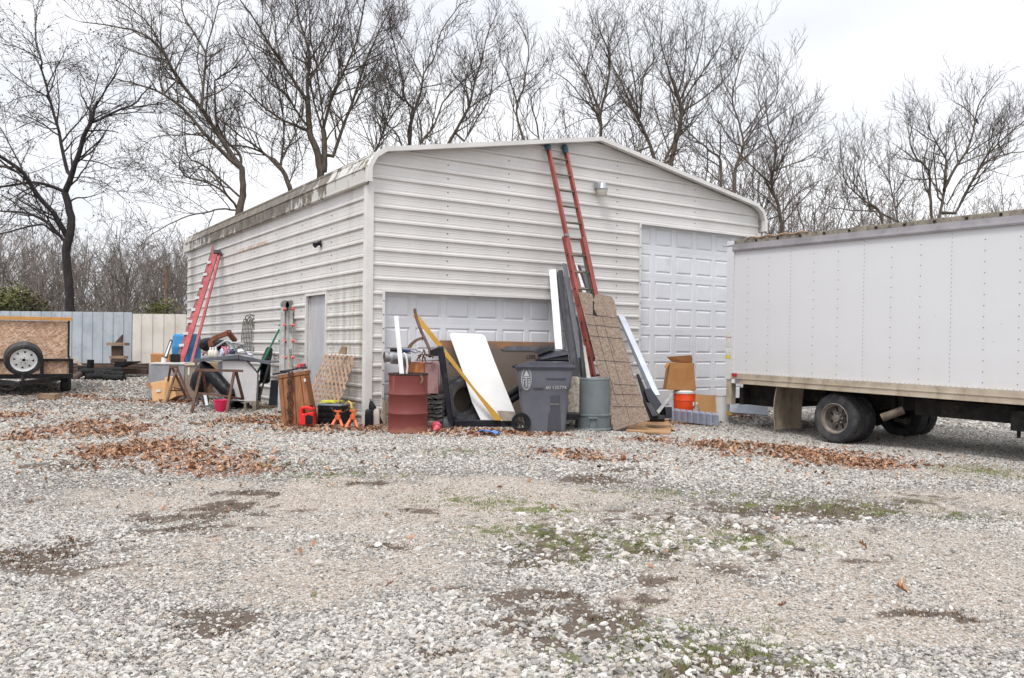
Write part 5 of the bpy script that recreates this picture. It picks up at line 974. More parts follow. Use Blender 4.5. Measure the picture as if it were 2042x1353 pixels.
for j in range(6): fs.append((j*n_,(j+1)*n_,top+(j+1)*n_,top+j*n_)); fs.append((j*n_+n_-1,top+j*n_+n_-1,top+(j+1)*n_+n_-1,(j+1)*n_+n_-1))
mb.add(vs, fs); single('blue_pouch', 'flat blue plastic pouch on the leaves in front of the black rail', 'pouch', mb, mat('blue_plastic', hx(66,122,196), hx(84,140,206), 4, .4), tuple(g), smooth=True, ang=60)
g = gp(*q4(915,1290)); mb = MB(); mb.box(g+V3(0,0,.012),(.2,.03,.012),Matrix.Rotation(.15,3,'Z')); mb.box(g+V3(-.05,.02,.02),(.05,.03,.01)); single('pink_strap', 'bright pink strip lying left of the blue pouch', 'strip', mb, mat('pink_strip', hx(206,70,120), hx(190,60,110), 4, .5), tuple(g))
# corrugated pipes
for i,(x0,y0,x1,y1,lab) in enumerate(((1180,985,1345,872,'upper black corrugated pipe between the table top and the trash cart'),(1190,1035,1345,935,'lower black corrugated pipe between the table top and the trash cart'))):
    a, b = P(*q4(x0,y0),13.75), P(*q4(x1,y1),13.6); n_ = 46; pp = [a.lerp(b,k/n_) for k in range(n_+1)]; mb = MB(); mb.tube(pp, [.052 if k%2 else .044 for k in range(n_+1)], 16); single('corrugated_pipe', lab, 'pipe', mb, MT['black'], tuple(a), 'corrugated pipes', smooth=True)
# --- wheeled trash cart
MT['cart'] = mat('cart_grey', hx(98,99,107), hx(88,89,97), 2, .5, dirt=(hx(120,116,112), 4, .6, .85), bump=.0006)
DC = 12.9; g = gp(1089,860); gzc = g.z; cx0 = P(1089,860,DC).x; K_ = DC/F/3.759
def cs_(x): return cx0+(x-335)*K_
def cz_(y): return gzc+(1275-y)*K_*1.0
t = Thing('trash_cart', 'large dark grey wheeled trash cart with a closed lid and a white emblem', 'trash cart', (cx0,DC,gzc))
secs = [(1275,192,478,.30,.0),(1200,168,486,.31,0),(1080,140,494,.32,0),(965,130,500,.33,0),(950,128,516,.34,-.008),(880,118,524,.35,-.015),(800,108,545,.37,-.015)]
mb = MB(); rings = []
def rrect(x0, x1, y0, y1, z, r=.05, n=5):
    out = []
    for (cx_,cy_,a0) in ((x1-r,y1-r,0),(x0+r,y1-r,90),(x0+r,y0+r,180),(x1-r,y0+r,270)):
        for k in range(n): a = rad(a0+90*k/(n-1)); out.append(V3(cx_+r*math.cos(a), cy_+r*math.sin(a), z))
    return out
for (y,x0,x1,hd,fo) in secs: rings.append(rrect(cs_(x0),cs_(x1),DC+fo,DC+hd*2,cz_(y)))
mb.loft(rings); body = t.part('body', mb, MT['cart'], smooth=True, ang=35)
mb = MB(); rings = [rrect(cs_(98),cs_(560),DC-.035,DC+.76,z,.04) for z in (cz_(806),cz_(790))]+[rrect(cs_(108),cs_(552),DC-.025,DC+.75,cz_(784),.04),rrect(cs_(190),cs_(525),DC+.06,DC+.66,cz_(757),.06),rrect(cs_(240),cs_(490),DC+.14,DC+.56,cz_(750),.06)]; mb.loft(rings); lid = t.part('lid', mb, MT['blackvinyl'], smooth=True, ang=25)
mb = MB(); mb.tube([V3(cs_(84),DC+.1,cz_(792)),V3(cs_(84),DC+.6,cz_(792))],.016,8); mb.tube([V3(cs_(84),DC+.1,cz_(792)),V3(cs_(120),DC+.1,cz_(785))],.016,8); mb.tube([V3(cs_(84),DC+.6,cz_(792)),V3(cs_(120),DC+.6,cz_(785))],.016,8); t.part('handle', mb, MT['black'], smooth=True)
def face(y): 
    ys = [s[0] for s in secs][::-1]; fo = [s[4] for s in secs][::-1]; return DC+np.interp(y, ys, fo)
def cpatch(x0,y0,x1,y1,pr,x0b=None,x1b=None): return [V3(cs_(x0),face(y0)-pr,cz_(y0)),V3(cs_(x1),face(y0)-pr,cz_(y0)),V3(cs_(x1b or x1),face(y1)-pr,cz_(y1)),V3(cs_(x0b or x0),face(y1)-pr,cz_(y1))]
mb = MB(); p_ = [(367,1000),(435,995),(438,1100),(447,1265),(345,1270),(352,1150),(370,1100)]; mb.prism([V3(cs_(x),DC-.012,cz_(y)) for x,y in p_],(0,.02,0)); t.part('grip_panel', mb, mat('cart_recess',(.06,.06,.075),None,4,.5), bevel=.004)
mb = MB(); mb.prism([V3(cs_(x),DC-.02,cz_(y)) for x,y in ((362,1062),(430,1062),(430,1074),(362,1074))],(0,.02,0)); t.part('grip_bar', mb, MT['alu'])
mb = MB()
for (x0,y0,x1,y1) in ((235,945,312,962),(330,872,480,886),(130,950,150,970)): mb.prism([V3(cs_(x0),face(y0)-.02,cz_(y0)),V3(cs_(x1),face(y0)-.02,cz_(y0)),V3(cs_(x1-8),face(y1)-.004,cz_(y1)),V3(cs_(x0+8),face(y1)-.004,cz_(y1))],(0,.03,0))
t.part('moulded_ribs', mb, MT['cart'])
white = mat('cart_print', hx(178,178,178), None, 4, .6)
cE = V3(cs_(184),face(878)-.006,cz_(878)); mb = MB()
def ering(a0,a1,b0,b1,n=32):
    vs = []; 
    for k in range(n): c_,s_ = math.cos(2*math.pi*k/n), math.sin(2*math.pi*k/n); vs += [cE+V3(a0*c_,0,b0*s_), cE+V3(a1*c_,0,b1*s_)]
    mb.add(vs, [(2*k,2*k+1,(2*k+3)%(2*n),(2*k+2)%(2*n)) for k in range(n)])
ering(.080,.072,.176,.166); ering(.066,.062,.158,.152)
def eq(x0,z0,x1,z1): mb.add([cE+V3(x,0,z) for x,z in ((x0,z0),(x1,z0),(x1,z1),(x0,z1))],[(0,1,2,3)])
mb.add([cE+V3(-.045,0,.04),cE+V3(.045,0,.04),cE+V3(0,0,.135)],[(0,1,2)]); eq(-.058,.015,.058,.03)
eq(-.012,-.13,.004,.015); eq(-.05,-.02,-.02,-.005); eq(-.05,-.09,-.038,-.02)
for k in range(5): eq(.018,-.02-k*.024,.056,-.008-k*.024)
t.part('emblem', mb, white)
text('60 135774', .075, frame(V3(cs_(407),face(943)-.012,cz_(943)),(1,0,0),(0,0,1)), white, t)
mb = MB(); cw = V3(cs_(146),DC-.05,gzc+.145); mb.lathe(cw,[(.09,0),(.145,-.004),(.15,.01),(.15,.05),(.145,.06),(.09,.058)],32,(0,1,0)); w1 = t.part('wheel', mb, MT['black'], smooth=True); mb = MB()
for k in range(8): a_ = k*math.pi/4; mb.bar(cw+V3(0,.015,0), cw+V3(.1*math.cos(a_),.015,.1*math.sin(a_)), .018,.02,(0,1,0))
mb.lathe(cw,[(.03,-.004),(.03,.05)],12,(0,1,0),cap=True); t.part('spokes', mb, MT['chassis'], parent=w1)
# --- black sheets piled behind the cart, white and dark posts
for i,(L_,lab,m_) in enumerate((([(240,690),(300,655),(395,645),(395,665),(280,705)],'topmost black sheet in the pile above the trash cart','black'),([(270,720),(330,680),(450,676),(500,690),(500,705),(300,742)],'middle black sheet in the pile above the trash cart','blackvinyl'),([(300,745),(340,712),(500,705),(505,745)],'lowest black sheet in the pile above the trash cart','black'))):
    p_ = pts(q5, L_, 13.75, 13.9); mb = MB(); mb.prism(p_, (0,.35,.03)); single('plastic_sheet', lab, 'sheet', mb, MT[m_], tuple(p_[0]), 'black sheets behind the cart', bevel=.004)
pb = pbox(q5, 255, 742, 505, 1180, 13.8, .35); single('storage_bin', 'dark plastic bin hidden behind the trash cart under the black sheets', 'bin', pb, MT['black'], (P(*q5(380,1180),13.8).x,13.8,gz(.2,13.9)), bevel=.01)
def post(q, L, D0, D1, th, m, label, name='vinyl_post', cat='post', grp=None, bev=.003): return sheet_thing(name, label, cat, q, L, D0, D1, th, m, grp, bevel=bev)
post(q5, [(357,70),(408,64),(505,1225),(448,1225)], 13.75, hitF(*q5(385,70),.06).y, .09, mat('white_vinyl', hx(238,238,240), hx(228,228,232), 3, .35), 'white vinyl post leaning on the wall left of the dark posts')
post(q5, [(415,92),(428,72),(455,70),(463,88),(505,350),(632,1190),(560,1190),(520,770),(440,330)], 13.85, hitF(*q5(440,80),.06).y, .08, MT['blackvinyl'], 'near-black vinyl post with a clipped top right of the white post', grp='dark vinyl posts')
post(q5, [(457,18),(488,24),(700,1180),(640,1180),(560,720)], 13.6, hitF(*q5(470,20),.12).y, .07, mat('charcoal_vinyl', (.075,.078,.095), (.09,.095,.11), 3, .4), 'longest charcoal vinyl post reaching the ladder', grp='dark vinyl posts')
post(q5, [(556,30),(566,30),(640,245),(700,700),(690,700),(610,245)], 14.2, hitF(*q5(575,35),.08).y, .04, MT['white'], 'thin white strip seen between the ladder rungs', name='trim_strip', cat='strip')
post(q5, [(572,34),(592,36),(650,245),(720,700),(680,700),(618,245)], 14.3, hitF(*q5(585,35),.06).y, .05, MT['blackvinyl'], 'narrow dark post behind the ladder rungs', grp='dark vinyl posts')
post(q5, [(603,98),(648,102),(690,245),(790,700),(700,700),(640,245)], 14.35, hitF(*q5(625,100),.06).y, .07, bpy.data.materials['charcoal_vinyl'], 'short wide charcoal post just behind the lower ladder rungs', grp='dark vinyl posts')
post(q5, [(560,418),(574,430),(600,560),(665,1190),(625,1190),(580,500)], 13.3, 14.2, .05, MT['black'], 'thin black strip against the left rail of the tall ladder', name='trim_strip', cat='strip')
post(q5, [(612,640),(628,640),(720,1180),(670,1180)], 13.45, 14.0, .03, mat('bone_board', hx(190,186,176), hx(176,170,160), 3, .6), 'pale bone coloured board between black strip and ladder foot', name='board', cat='board')
post(q5, [(577,728),(610,725),(640,885),(660,1170),(620,1170),(600,900)], 13.8, 13.9, .06, MT['blackvinyl'], 'stub of dark post with a bent top beside the ladder foot', grp='dark vinyl posts')
# --- tall extension ladder
MT['redfib'] = mat('faded_red_fibreglass', hx(158,84,76), hx(138,70,64), 4, .6, dirt=(hx(120,66,60), 8, .55, .8)); MT['rung'] = mat('ladder_rung', hx(122,112,100), hx(98,88,78), 6, .5, .1)
f1 = gp(1206,852); foot = hitF(1206,852,0); dv = -D2
Lb = V3(f1.x, f1.y-.0, f1.z)
topL = hitF(1092,290,.06); botL = P(1209,853,14.0); botL.z = gz(botL.x,botL.y); u = (topL-botL); 
wid = .39; sdv = D1*wid
t = Thing('extension_ladder', 'tall faded red fibreglass extension ladder leaning up to the gable with blue end caps', 'ladder', botL)
def rail(a, b, m, nm, w=.085, d=.042):
    mb = MB(); n_ = D2*-1; tt = (b-a).normalized(); s_ = D1; n_ = (n_-tt*n_.dot(tt)).normalized()
    mb.bar(a,b,d*.25,w,tuple(s_)); mb.bar(a+n_*w*.46, b+n_*w*.46, d, w*.1, tuple(s_)); mb.bar(a-n_*w*.46, b-n_*w*.46, d, w*.1, tuple(s_)); return t.part(nm, mb, m)
nn_ = -D2; tt = u.normalized(); nn_ = (nn_-tt*nn_.dot(tt)).normalized(); ln = u.length
fly0 = botL+u*.22+nn_*.0; base0 = botL+nn_*.085-D1*.12; baseT = botL+u*.655+nn_*.085-D1*.12
rail(fly0, topL, MT['redfib'], 'fly_rail'); rail(fly0+sdv, topL+sdv, MT['redfib'], 'fly_rail')
rail(base0, baseT, MT['redfib'], 'base_rail', .095, .048); rail(base0+sdv, baseT+sdv, MT['redfib'], 'base_rail', .095, .048)
n_r = int(ln/.305)
for k in range(1, n_r+1):
    p = botL+tt*(k*.305)
    if k*.305 > ln*.22 and k*.305 < ln-.1: mb = MB(); mb.tube([p, p+sdv], .021, 8); t.part('rung', mb, MT['rung'], smooth=True)
    if k*.305 < ln*.64: mb = MB(); q_ = p+nn_*.085-tt*.04-D1*.12; mb.tube([q_, q_+sdv], .021, 8); t.part('rung', mb, MT['rung'], smooth=True)
for s_ in (Vector((0,0,0)), sdv): mb = MB(); mb.tube([topL+s_-tt*.10, topL+s_-tt*.02, topL+s_+tt*.05, topL+s_+tt*.075], [.05,.056,.05,.02], 12); t.part('end_cap', mb, mat('teal_rubber', hx(52,82,98), None, 4, .6) if not s_.length else bpy.data.materials['teal_rubber'], smooth=True)
for s_ in (Vector((0,0,0)), sdv): mb = MB(); mb.box(base0+s_+V3(0,0,.03), (.09,.13,.05), Matrix.Rotation(YAW,3,'Z')); t.part('foot', mb, MT['black'])
mb = MB(); mb.bar(baseT+nn_*.05-D1*.03, baseT+nn_*.05+D1*.06, .05, .03, tuple(tt)); t.part('rail_bracket', mb, MT['alu'])
mb = MB(); pa = botL+u*.60+sdv*.45+nn_*.12; mb.tube([pa,pa+V3(.02,-.03,-.08),pa-tt*.8+sdv*.12,pa-tt*1.7+sdv*.2], .008, 5); mb.tube([pa,pa-tt*.5-sdv*.02,pa-tt*1.3+sdv*.05,pa-tt*1.75+sdv*.15], .008, 5); t.part('rope', mb, mat('green_rope', hx(70,84,76), None, 4, .8), smooth=True)
mb = MB()
for k in range(1, n_r+1):
    d_ = k*.305
    if d_ < ln*.64:
        q_ = base0+tt*(d_-.04)
        for s_ in (-.012,): mb.lathe(q_+D1*s_, [(.016,0),(.01,-.008)], 8, tuple(D1), cap=True)
t.part('rung_ferrules', mb, MT['black'])
# --- old OSB panel
Dp = 13.4; L_ = [(575,237),(640,240),(680,252),(690,290),(702,262),(720,250),(825,270),(850,312),(862,395),(890,520),(1000,890),(1112,1196),(1000,1225),(842,1278),(840,1270),(720,790)]
po = pts(q5, L_, Dp, 14.2); t = Thing('osb_panel', 'weathered strand board panel with a broken notched top edge and dark grid lines', 'board', min(po, key=lambda v: v.z))
mb = MB(); mb.slab(po, .018); t.part('panel', mb, MT['osbold'])
nrm = ((po[5]-po[12]).cross(po[10]-po[12])).normalized(); nrm = -nrm if nrm.y > 0 else nrm
pl0, pln = po[12], nrm
def onp(x, y, off=.003):
    r = ray(*q5(x,y)); o_ = V3(0,0,CAMZ); k = (pl0-o_).dot(pln)/r.dot(pln); return o_+r*k+pln*off
# make the panel itself lie on that plane
bpy.data.objects.remove(t.o.children[0]); mb = MB(); mb.slab([onp(x,y,0) for x,y in L_], .018); t.part('panel', mb, MT['osbold'])
mb = MB()
def ln_(x0,y0,x1,y1,w=5):
    a, b = Vector((x0,y0)), Vector((x1,y1)); d_ = (b-a).normalized(); n2 = Vector((-d_.y,d_.x))*w/2; mb.add([onp(*(a+n2)),onp(*(b+n2)),onp(*(b-n2)),onp(*(a-n2))],[(0,1,2,3)])
for y0,y1,xl,xr in ((400,432,625,868),(480,505,645,890),(565,587,665,910),(748,765,715,985),(928,936,845,1018),(1003,1008,840,1045),(1095,1097,835,1072)): ln_(xl,y0,xr,y1)
for x0,y0,x1,y1 in ((688,420,870,1085),(755,420,960,1190),(812,590,850,700)): ln_(x0,y0,x1,y1,3.5)
t.part('grid_lines', mb, mat('grid_ink', hx(70,62,60), None, 4, .8))
mb = MB(); mb.add([onp(*p,.004) for p in ((685,300),(695,310),(692,360),(722,420),(705,415),(686,410),(684,340))],[tuple(range(7))]); t.part('burnt_split', mb, MT['charred'])
# --- grey can upside down
c = gp(1186,860); c = V3(c.x,c.y+.29,c.z); MT['can'] = mat('can_grey', hx(112,120,122), hx(102,109,110), 3, .5, dirt=(hx(140,132,120), 4, .62, .85)); t = Thing('trash_can', 'round grey plastic trash can standing upside down beside the cart', 'trash can', c); K2 = c.y/F/3.759
hc = (1280-893)*K2; mb = MB(); rb = 272/2*K2; rt_ = 240/2*K2
mb.lathe(c, [(rb+.005,0),(rb+.012,.012),(rb+.006,.03),(rb-.004,.04),(rb-.008,hc*.27),(rb+.006,hc*.275),(rb+.006,hc*.3),(rb-.02,hc*.31),(rt_+.006,hc*.93),(rt_+.004,hc*.955),(rt_+.01,hc*.97),(rt_+.002,hc),(rt_-.03,hc),(rt_-.04,hc-.02),(0,hc-.02)], 64); t.part('body', mb, MT['can'], smooth=True, ang=30)
mb = MB(); f_ = c+V3(-.03,-rb,0); z1_, z0_ = hc*(1-(1185-893)/387), hc*(1-(1240-893)/387)
mb.box(f_+V3(0,.0,z1_),(.155,.05,.03)); mb.box(f_+V3(-.065,.005,(z1_+z0_)/2),(.02,.04,z1_-z0_)); mb.box(f_+V3(.065,.005,(z1_+z0_)/2),(.02,.04,z1_-z0_)); t.part('handle', mb, MT['can'], bevel=.006)
g = gp(*q5(530,1150)); single('concrete_sack', 'upright speckled beige sack between the trash cart and the grey can', 'sack', pbox(q5,492,872,592,1150,13.3,.25,.35), mat('sack_beige',hx(196,186,170),hx(150,138,122),18,.85,bump=.01,bscale=6), tuple(P(*q5(535,1150),13.3)), bevel=.035)
single('plastic_tray', 'flat black plastic piece on the ground under the beige sack', 'tray', pbox(q5,470,1150,590,1196,13.0,.5,.1), MT['black'], tuple(P(*q5(530,1196),13.0)), bevel=.006)
# --- grey metal channel leaning, and black jumble
Dq = 14.25; mb = MB(); p_ = pts(q5, [(872,410),(916,403),(1188,1008),(1140,1010)], Dq, hitF(*q5(895,405),.05).y); mb.slab(p_, .02); p2 = pts(q5, [(868,412),(876,408),(1146,1006),(1094,955)], Dq-.01, hitF(*q5(870,410),.03).y)
t = Thing('gutter_channel', 'long pale grey metal channel leaning on the wall right of the strand board', 'channel', p_[2]); t.part('face', mb, mat('pale_grey_metal', hx(196,202,212), hx(184,190,200), 3, .4, .2)); mb = MB(); mb.slab(p2, .02); t.part('side_flange', mb, mat('shade_grey_metal', hx(92,96,104), hx(80,84,92), 3, .5, .2))  # flange is the same metal darkened, its shade put into the colour
rj = random.Random(21)
for i,(L_,D0,D1_,th,lab,mm) in enumerate(((
    [(1012,850),(1030,850),(1130,1080),(1125,1190),(1085,1190),(1060,1020)],14.0,14.3,.04,'long black vinyl strip against the strand board edge','black'),
    ([(1070,965),(1120,955),(1210,1090),(1160,1130),(1100,1050)],13.95,14.1,.08,'thick dark vinyl offcut lying across the black heap','blackvinyl'),
    ([(1090,1100),(1170,1150),(1230,1160),(1225,1190),(1100,1188)],13.85,13.95,.12,'low black offcut at the foot of the heap','black'),
    ([(1080,1060),(1120,1070),(1180,1160),(1130,1165)],13.8,13.95,.05,'dark slat sticking out of the black heap','blackvinyl'),
    ([(1225,1100),(1278,1098),(1278,1180),(1235,1185)],14.0,14.0,.15,'dark grey block beside the picket strip','blackvinyl'))):
    sheet_thing('vinyl_offcut', lab, 'offcut', q5, L_, D0, D1_, th, MT[mm], 'vinyl offcuts', bevel=.003)
g = P(*q5(1165,1060),14.05); single('black_tarp', 'crumpled black tarp on top of the heap of offcuts', 'tarp', blob(V3(g.x,g.y+.1,gz(g.x,g.y)+.16),.17,.16,.13,8,amp=.22), MT['tarp'], (g.x,g.y,gz(g.x,g.y)), smooth=True, ang=30)
sheet_thing('angle_bracket', 'short pale metal angle propped against the black heap', 'bracket', q6, [(326,1068),(340,1070),(252,1190),(238,1172)], 13.9, 14.1, .03, MT['alu'])
g = gp(*q5(1198,1195)); t = Thing('clear_jar', 'small clear glass jar on its side by the strand board foot', 'jar', g); Nj = NT('clear_glass'); Nj.b.inputs['Transmission Weight'].default_value = .8; Nj.b.inputs['Roughness'].default_value = .1; Nj.set(Nj.b.inputs['Base Color'],(.7,.74,.74)); mb = MB(); mb.tube([g+V3(-.07,0,.045),g+V3(-.03,0,.045),g+V3(.05,0,.045)],[.03,.042,.042],14); t.part('glass', mb, Nj.m, smooth=True); mb = MB(); mb.tube([g+V3(-.09,0,.045),g+V3(-.068,0,.045)],.034,12); t.part('lid', mb, MT['alu'])
# flat cardboard
p_ = [gp(*q5(x,y)) for x,y in ((935,1285),(955,1250),(985,1212),(1110,1210),(1245,1215),(1278,1262),(1262,1305),(1090,1302),(1080,1296))]; p_ = [p+V3(0,0,.03+.012*math.sin(i*2)) for i,p in enumerate(p_)]
t = Thing('flattened_box', 'flattened cardboard box lying on the gravel before the strand board', 'cardboard', p_[0]); mb = MB(); mb.prism(p_, V3(0,0,-.028)); t.part('sheet', mb, MT['card']); mb = MB(); a, b = gp(*q5(1245,1240))+V3(0,0,.04), gp(*q5(1280,1280))+V3(0,0,.03); mb.slab([a, b, b+V3(.06,.03,-.02), a+V3(.05,.06,.01)], .006); t.part('flap', mb, MT['card'])
# ---------------------------------------------------------------- right of the strand board: boxes, water cooler, picket strip
Dg = 14.6
Dk = 15.75; c = P(*q6(405,1180),Dk); c.z = gz(c.x,Dk); t = Thing('water_cooler', 'orange drink cooler with a white lid under the open cardboard box', 'cooler', (P(*q6(405,1100),Dk).x, Dk, c.z)); bx_ = P(*q6(405,1100),Dk).x
zt_, zb_ = P(*q6(405,1060),Dk).z, c.z; r_ = 65/3.007*Dk/F; mb = MB(); mb.lathe((bx_,Dk,zb_), [(r_*.86,0),(r_*.95,.03),(r_,(zt_-zb_)*.7),(r_*1.04,(zt_-zb_)*.72),(r_*1.0,(zt_-zb_)*.78),(r_,zt_-zb_),(0,zt_-zb_)], 40); t.part('body', mb, mat('orange_plastic',hx(236,84,40),hx(226,74,34),4,.4,dirt=(hx(190,90,60),5,.65,.85)), smooth=True, ang=30)
mb = MB(); mb.lathe((bx_,Dk,zt_), [(r_*1.04,-.02),(r_*1.05,.015),(r_*.9,.04),(0,.045)], 40); t.part('lid', mb, MT['white'], smooth=True)
mb = MB(); p_ = P(*q6(455,1130),Dk-r_*.7); mb.box(p_,(.06,.03,.08)); t.part('label_patch', mb, MT['white'], bevel=.004)
def open_box(name, label, q, fl, D, dep, flaps, m, z_off=0):
    p = pts(q, fl, D); b = V3(sum(v.x for v in p)/4, D, min(v.z for v in p)); t = Thing(name, label, 'cardboard box', b); mb = MB(); tl, tr_, br, bl = p; o = V3(0,dep,0); th = .008
    mb.prism([tl,tr_,br,bl],(0,th,0)); mb.prism([tl+o,tr_+o,br+o,bl+o],(0,th,0)); mb.prism([tl+V3(0,th,0),bl+V3(0,th,0),bl+o,tl+o],(th,0,0)); mb.prism([tr_+V3(0,th,0),br+V3(0,th,0),br+o,tr_+o],(-th,0,0)); mb.prism([bl+V3(0,th,0.002),br+V3(0,th,.002),br+o+V3(0,0,.002),bl+o+V3(0,0,.002)],(0,0,th)); t.part('body', mb, m)
    for F_, fd in flaps: mb = MB(); pp = [P(*q(x,y),D+d) for x,y,d in F_]; mb.slab(pp, .006); t.part('flap', mb, m)
    return t
MT['cardd'] = mat('brown_cardboard', hx(178,128,80), hx(164,114,68), 3, .85, dirt=(hx(140,96,58), 5, .6, .8))
open_box('cardboard_box', 'open brown cardboard box standing on top of the orange cooler', q6, [(320,885),(462,885),(475,1048),(296,1046)], Dk-.16, .34, [([(298,848,.30),(448,838,.30),(455,862,.34),(452,888,.34),(330,880,.34)],0),([(320,885,0),(298,918,-.06),(284,905,-.02),(303,878,.12)],0),([(458,885,0),(478,920,-.03),(470,905,.05),(460,880,.2)],0)], MT['cardd'])
open_box('cardboard_box', 'low open cardboard box on the ground right of the orange cooler', q6, [(472,1076),(612,1086),(616,1212),(470,1208)], 15.55, .3, [], mat('tan_cardboard', hx(196,150,100), hx(184,138,90), 3, .85))
c = P(*q6(478,1165),15.35); c.z = gz(c.x,c.y); t = Thing('water_jug', 'clear plastic gallon jug behind the grey picket strip', 'jug', V3(c.x,c.y,c.z)); zt_ = P(*q6(478,1125),c.y).z-c.z; mb = MB(); mb.lathe(c, [(.07,0),(.075,.02),(.075,zt_*.55),(.06,zt_*.72),(.022,zt_*.88),(.022,zt_)], 20); t.part('bottle', mb, bpy.data.materials['clear_glass'], smooth=True); mb = MB(); mb.lathe(c, [(.024,zt_-.02),(.024,zt_+.008),(0,zt_+.01)], 12); t.part('cap', mb, MT['white'])
# grey picket strip: angled vinyl pickets on a board
a, b = P(*q6(312,1215),15.2), P(*q6(614,1238),14.75); a.z = gz(a.x,a.y)+.05; b.z = gz(b.x,b.y)+.02; t = Thing('picket_strip', 'short grey vinyl picket strip lying on the gravel before the orange cooler', 'picket strip', a); hgt_ = 68/3.007*15/F
for k in range(8):
    p = a.lerp(b,(k+.06)/8); q_ = a.lerp(b,(k+.92)/8); mb = MB(); n2 = V3(.1,-1,0).normalized(); m_ = p.lerp(q_,.5); mb.prism([p, m_+n2*.022, q_, q_+V3(0,.02,0), p+V3(0,.02,0)],(0,0,hgt_*.92)); top_ = V3(0,0,hgt_*.92); mb.prism([p+top_, m_+n2*.022+top_, q_+top_, q_+top_+V3(0,.02,0), p+top_+V3(0,.02,0)],(-.012,.07,.035)); t.part('picket', mb, mat('slate_vinyl',hx(140,146,160),hx(128,134,148),3,.45) if k == 0 else bpy.data.materials['slate_vinyl'])
mb = MB(); mb.bar(a+V3(0,.05,.06), b+V3(0,.05,.06), .03,.05,(0,0,1)); mb.bar(a+V3(0,.05,.15), b+V3(0,.05,.15), .03,.03,(0,0,1)); t.part('rail', mb, bpy.data.materials['slate_vinyl'])
a, b = gp(*q6(315,1250)), gp(*q6(545,1252)); mb = MB(); mb.bar(a+V3(0,.03,.02), b+V3(0,.03,.02), .04,.12,(0,0,1)); single('plank', 'old brown plank on the gravel under the grey picket strip', 'plank', mb, MT['wood'], tuple(a), bevel=.004)
c = P(*q6(632,1110),15.6); g_ = gz(c.x,c.y); t = Thing('white_bucket', 'white plastic bucket half hidden by the truck bumper', 'bucket', (c.x,15.6,g_)); h_ = P(*q6(632,1074),15.6).z-g_; mb = MB(); mb.lathe((c.x,15.6,g_),[(.12,0),(.15,h_-.03),(.16,h_-.02),(.16,h_),(.14,h_),(.12,.02)],28); t.part('body', mb, MT['white'], smooth=True)
mb = MB(); mb.box((c.x+.08,15.43,g_+h_*.35),(.05,.02,.07)); t.part('yellow_tag', mb, mat('yellow_tag',hx(230,180,50),None,4,.5))
a, b, c_, d_ = P(*q6(612,1175),16.0), P(*q6(905,1198),15.6), P(*q6(905,1125),15.8), P(*q6(612,1120),16.2); mb = MB(); mb.slab([a,b,c_,d_],.03); single('steel_sheet', 'long grey metal panel lying on edge behind the truck mudflap', 'panel', mb, mat('blue_grey_panel',hx(176,182,192),hx(160,166,176),2,.5,dirt=(hx(130,130,134),4,.6,.85)), tuple(a), bevel=.003)
mb = MB(); pp = [gp(*q6(620,1165)), gp(*q6(700,1190)), gp(*q6(830,1212)), gp(*q6(905,1214))]; 
for i in range(3): mb.bar(pp[i]+V3(0,0,.03), pp[i+1]+V3(0,0,.03), .02,.1,(0,0,1))
single('white_strip', 'bent white metal strip lying along the foot of the grey panel', 'strip', mb, MT['white'], tuple(pp[0]))
g = gp(*q6(790,1214)); single('black_rag', 'flat black rubber scrap on the gravel left of the mudflap', 'rag', blob(g,.3,.12,.02,31,amp=.2), MT['tarp'], tuple(g), smooth=True)
# ---------------------------------------------------------------- along the side wall, from the corner to the back
ORG = mat('orange_steel', hx(222,106,58), hx(196,92,52), 6, .6, dirt=(hx(150,96,66), 9, .55, .75))
def jack_stand(label, q, xc, y0, y1, wd, lean=0):
    g = gp(*q(xc,y1-4)); H = P(q(xc,y0)[0],q(xc,y0)[1],g.y).z-g.z; w_ = wd/4.227*g.y/F/2; t = Thing('jack_stand', label, 'jack stand', g, 'orange jack stands')
    top = g+V3(0,w_,H*.62)
    for i,(sx,sy) in enumerate(((-1,0),(1,0),(-.75,1.9),(.75,1.9))):
        mb = MB(); mb.bar(g+V3(sx*w_,sy*w_+.0,.0), top+V3(sx*.02,0,0), .035,.012,(1,0,0)); t.part('leg', mb, ORG)
    mb = MB(); mb.box(top+V3(0,0,.0),(.075,.075,H*.28)); t.part('column', mb, ORG, bevel=.004); mb = MB(); mb.box(top+V3(0,0,H*.25),(.035,.035,H*.25)); mb.box(top+V3(0,0,H*.385),(.10,.05,.02)); mb.box(top+V3(-.045,0,H*.40),(.012,.05,.03)); mb.box(top+V3(.045,0,H*.40),(.012,.05,.03)); t.part('saddle', mb, ORG, bevel=.002)
jack_stand('orange jack stand at the left end of the black battery case', q3, 638, 1105, 1245, 105); jack_stand('orange jack stand near the building corner below the yellow straps', q3, 765, 1102, 1245, 105)
# black ribbed case
gB = gp(*q3(640,1225)); yw = .5; Rz = Matrix.Rotation(-.35,3,'Z'); cB = V3(P(*q3(630,1130),gB.y+.35).x, gB.y+.33, gB.z); HB = P(*q3(630,1058),gB.y+.1).z-gB.z; WB = 235/4.227*gB.y/F
t = Thing('ribbed_case', 'black ribbed plastic case with a grey tray of yellow straps on top', 'case', cB); mb = MB(); mb.box(cB+V3(0,0,HB/2),(WB,.34,HB),Rz)
for k in range(5):
    for z_ in (.2,.5,.8): mb.box(cB+Rz@V3(-WB/2+WB*(k+.5)/5,-.175,HB*z_),(WB/6.5,.02,HB*.18),Rz)
t.part('body', mb, MT['black'], bevel=.008); mb = MB(); mb.box(cB+V3(0,0,HB+.012),(WB*.98,.36,.03),Rz); t.part('tray', mb, mat('blue_grey_tray',hx(128,138,146),None,4,.5), bevel=.006)
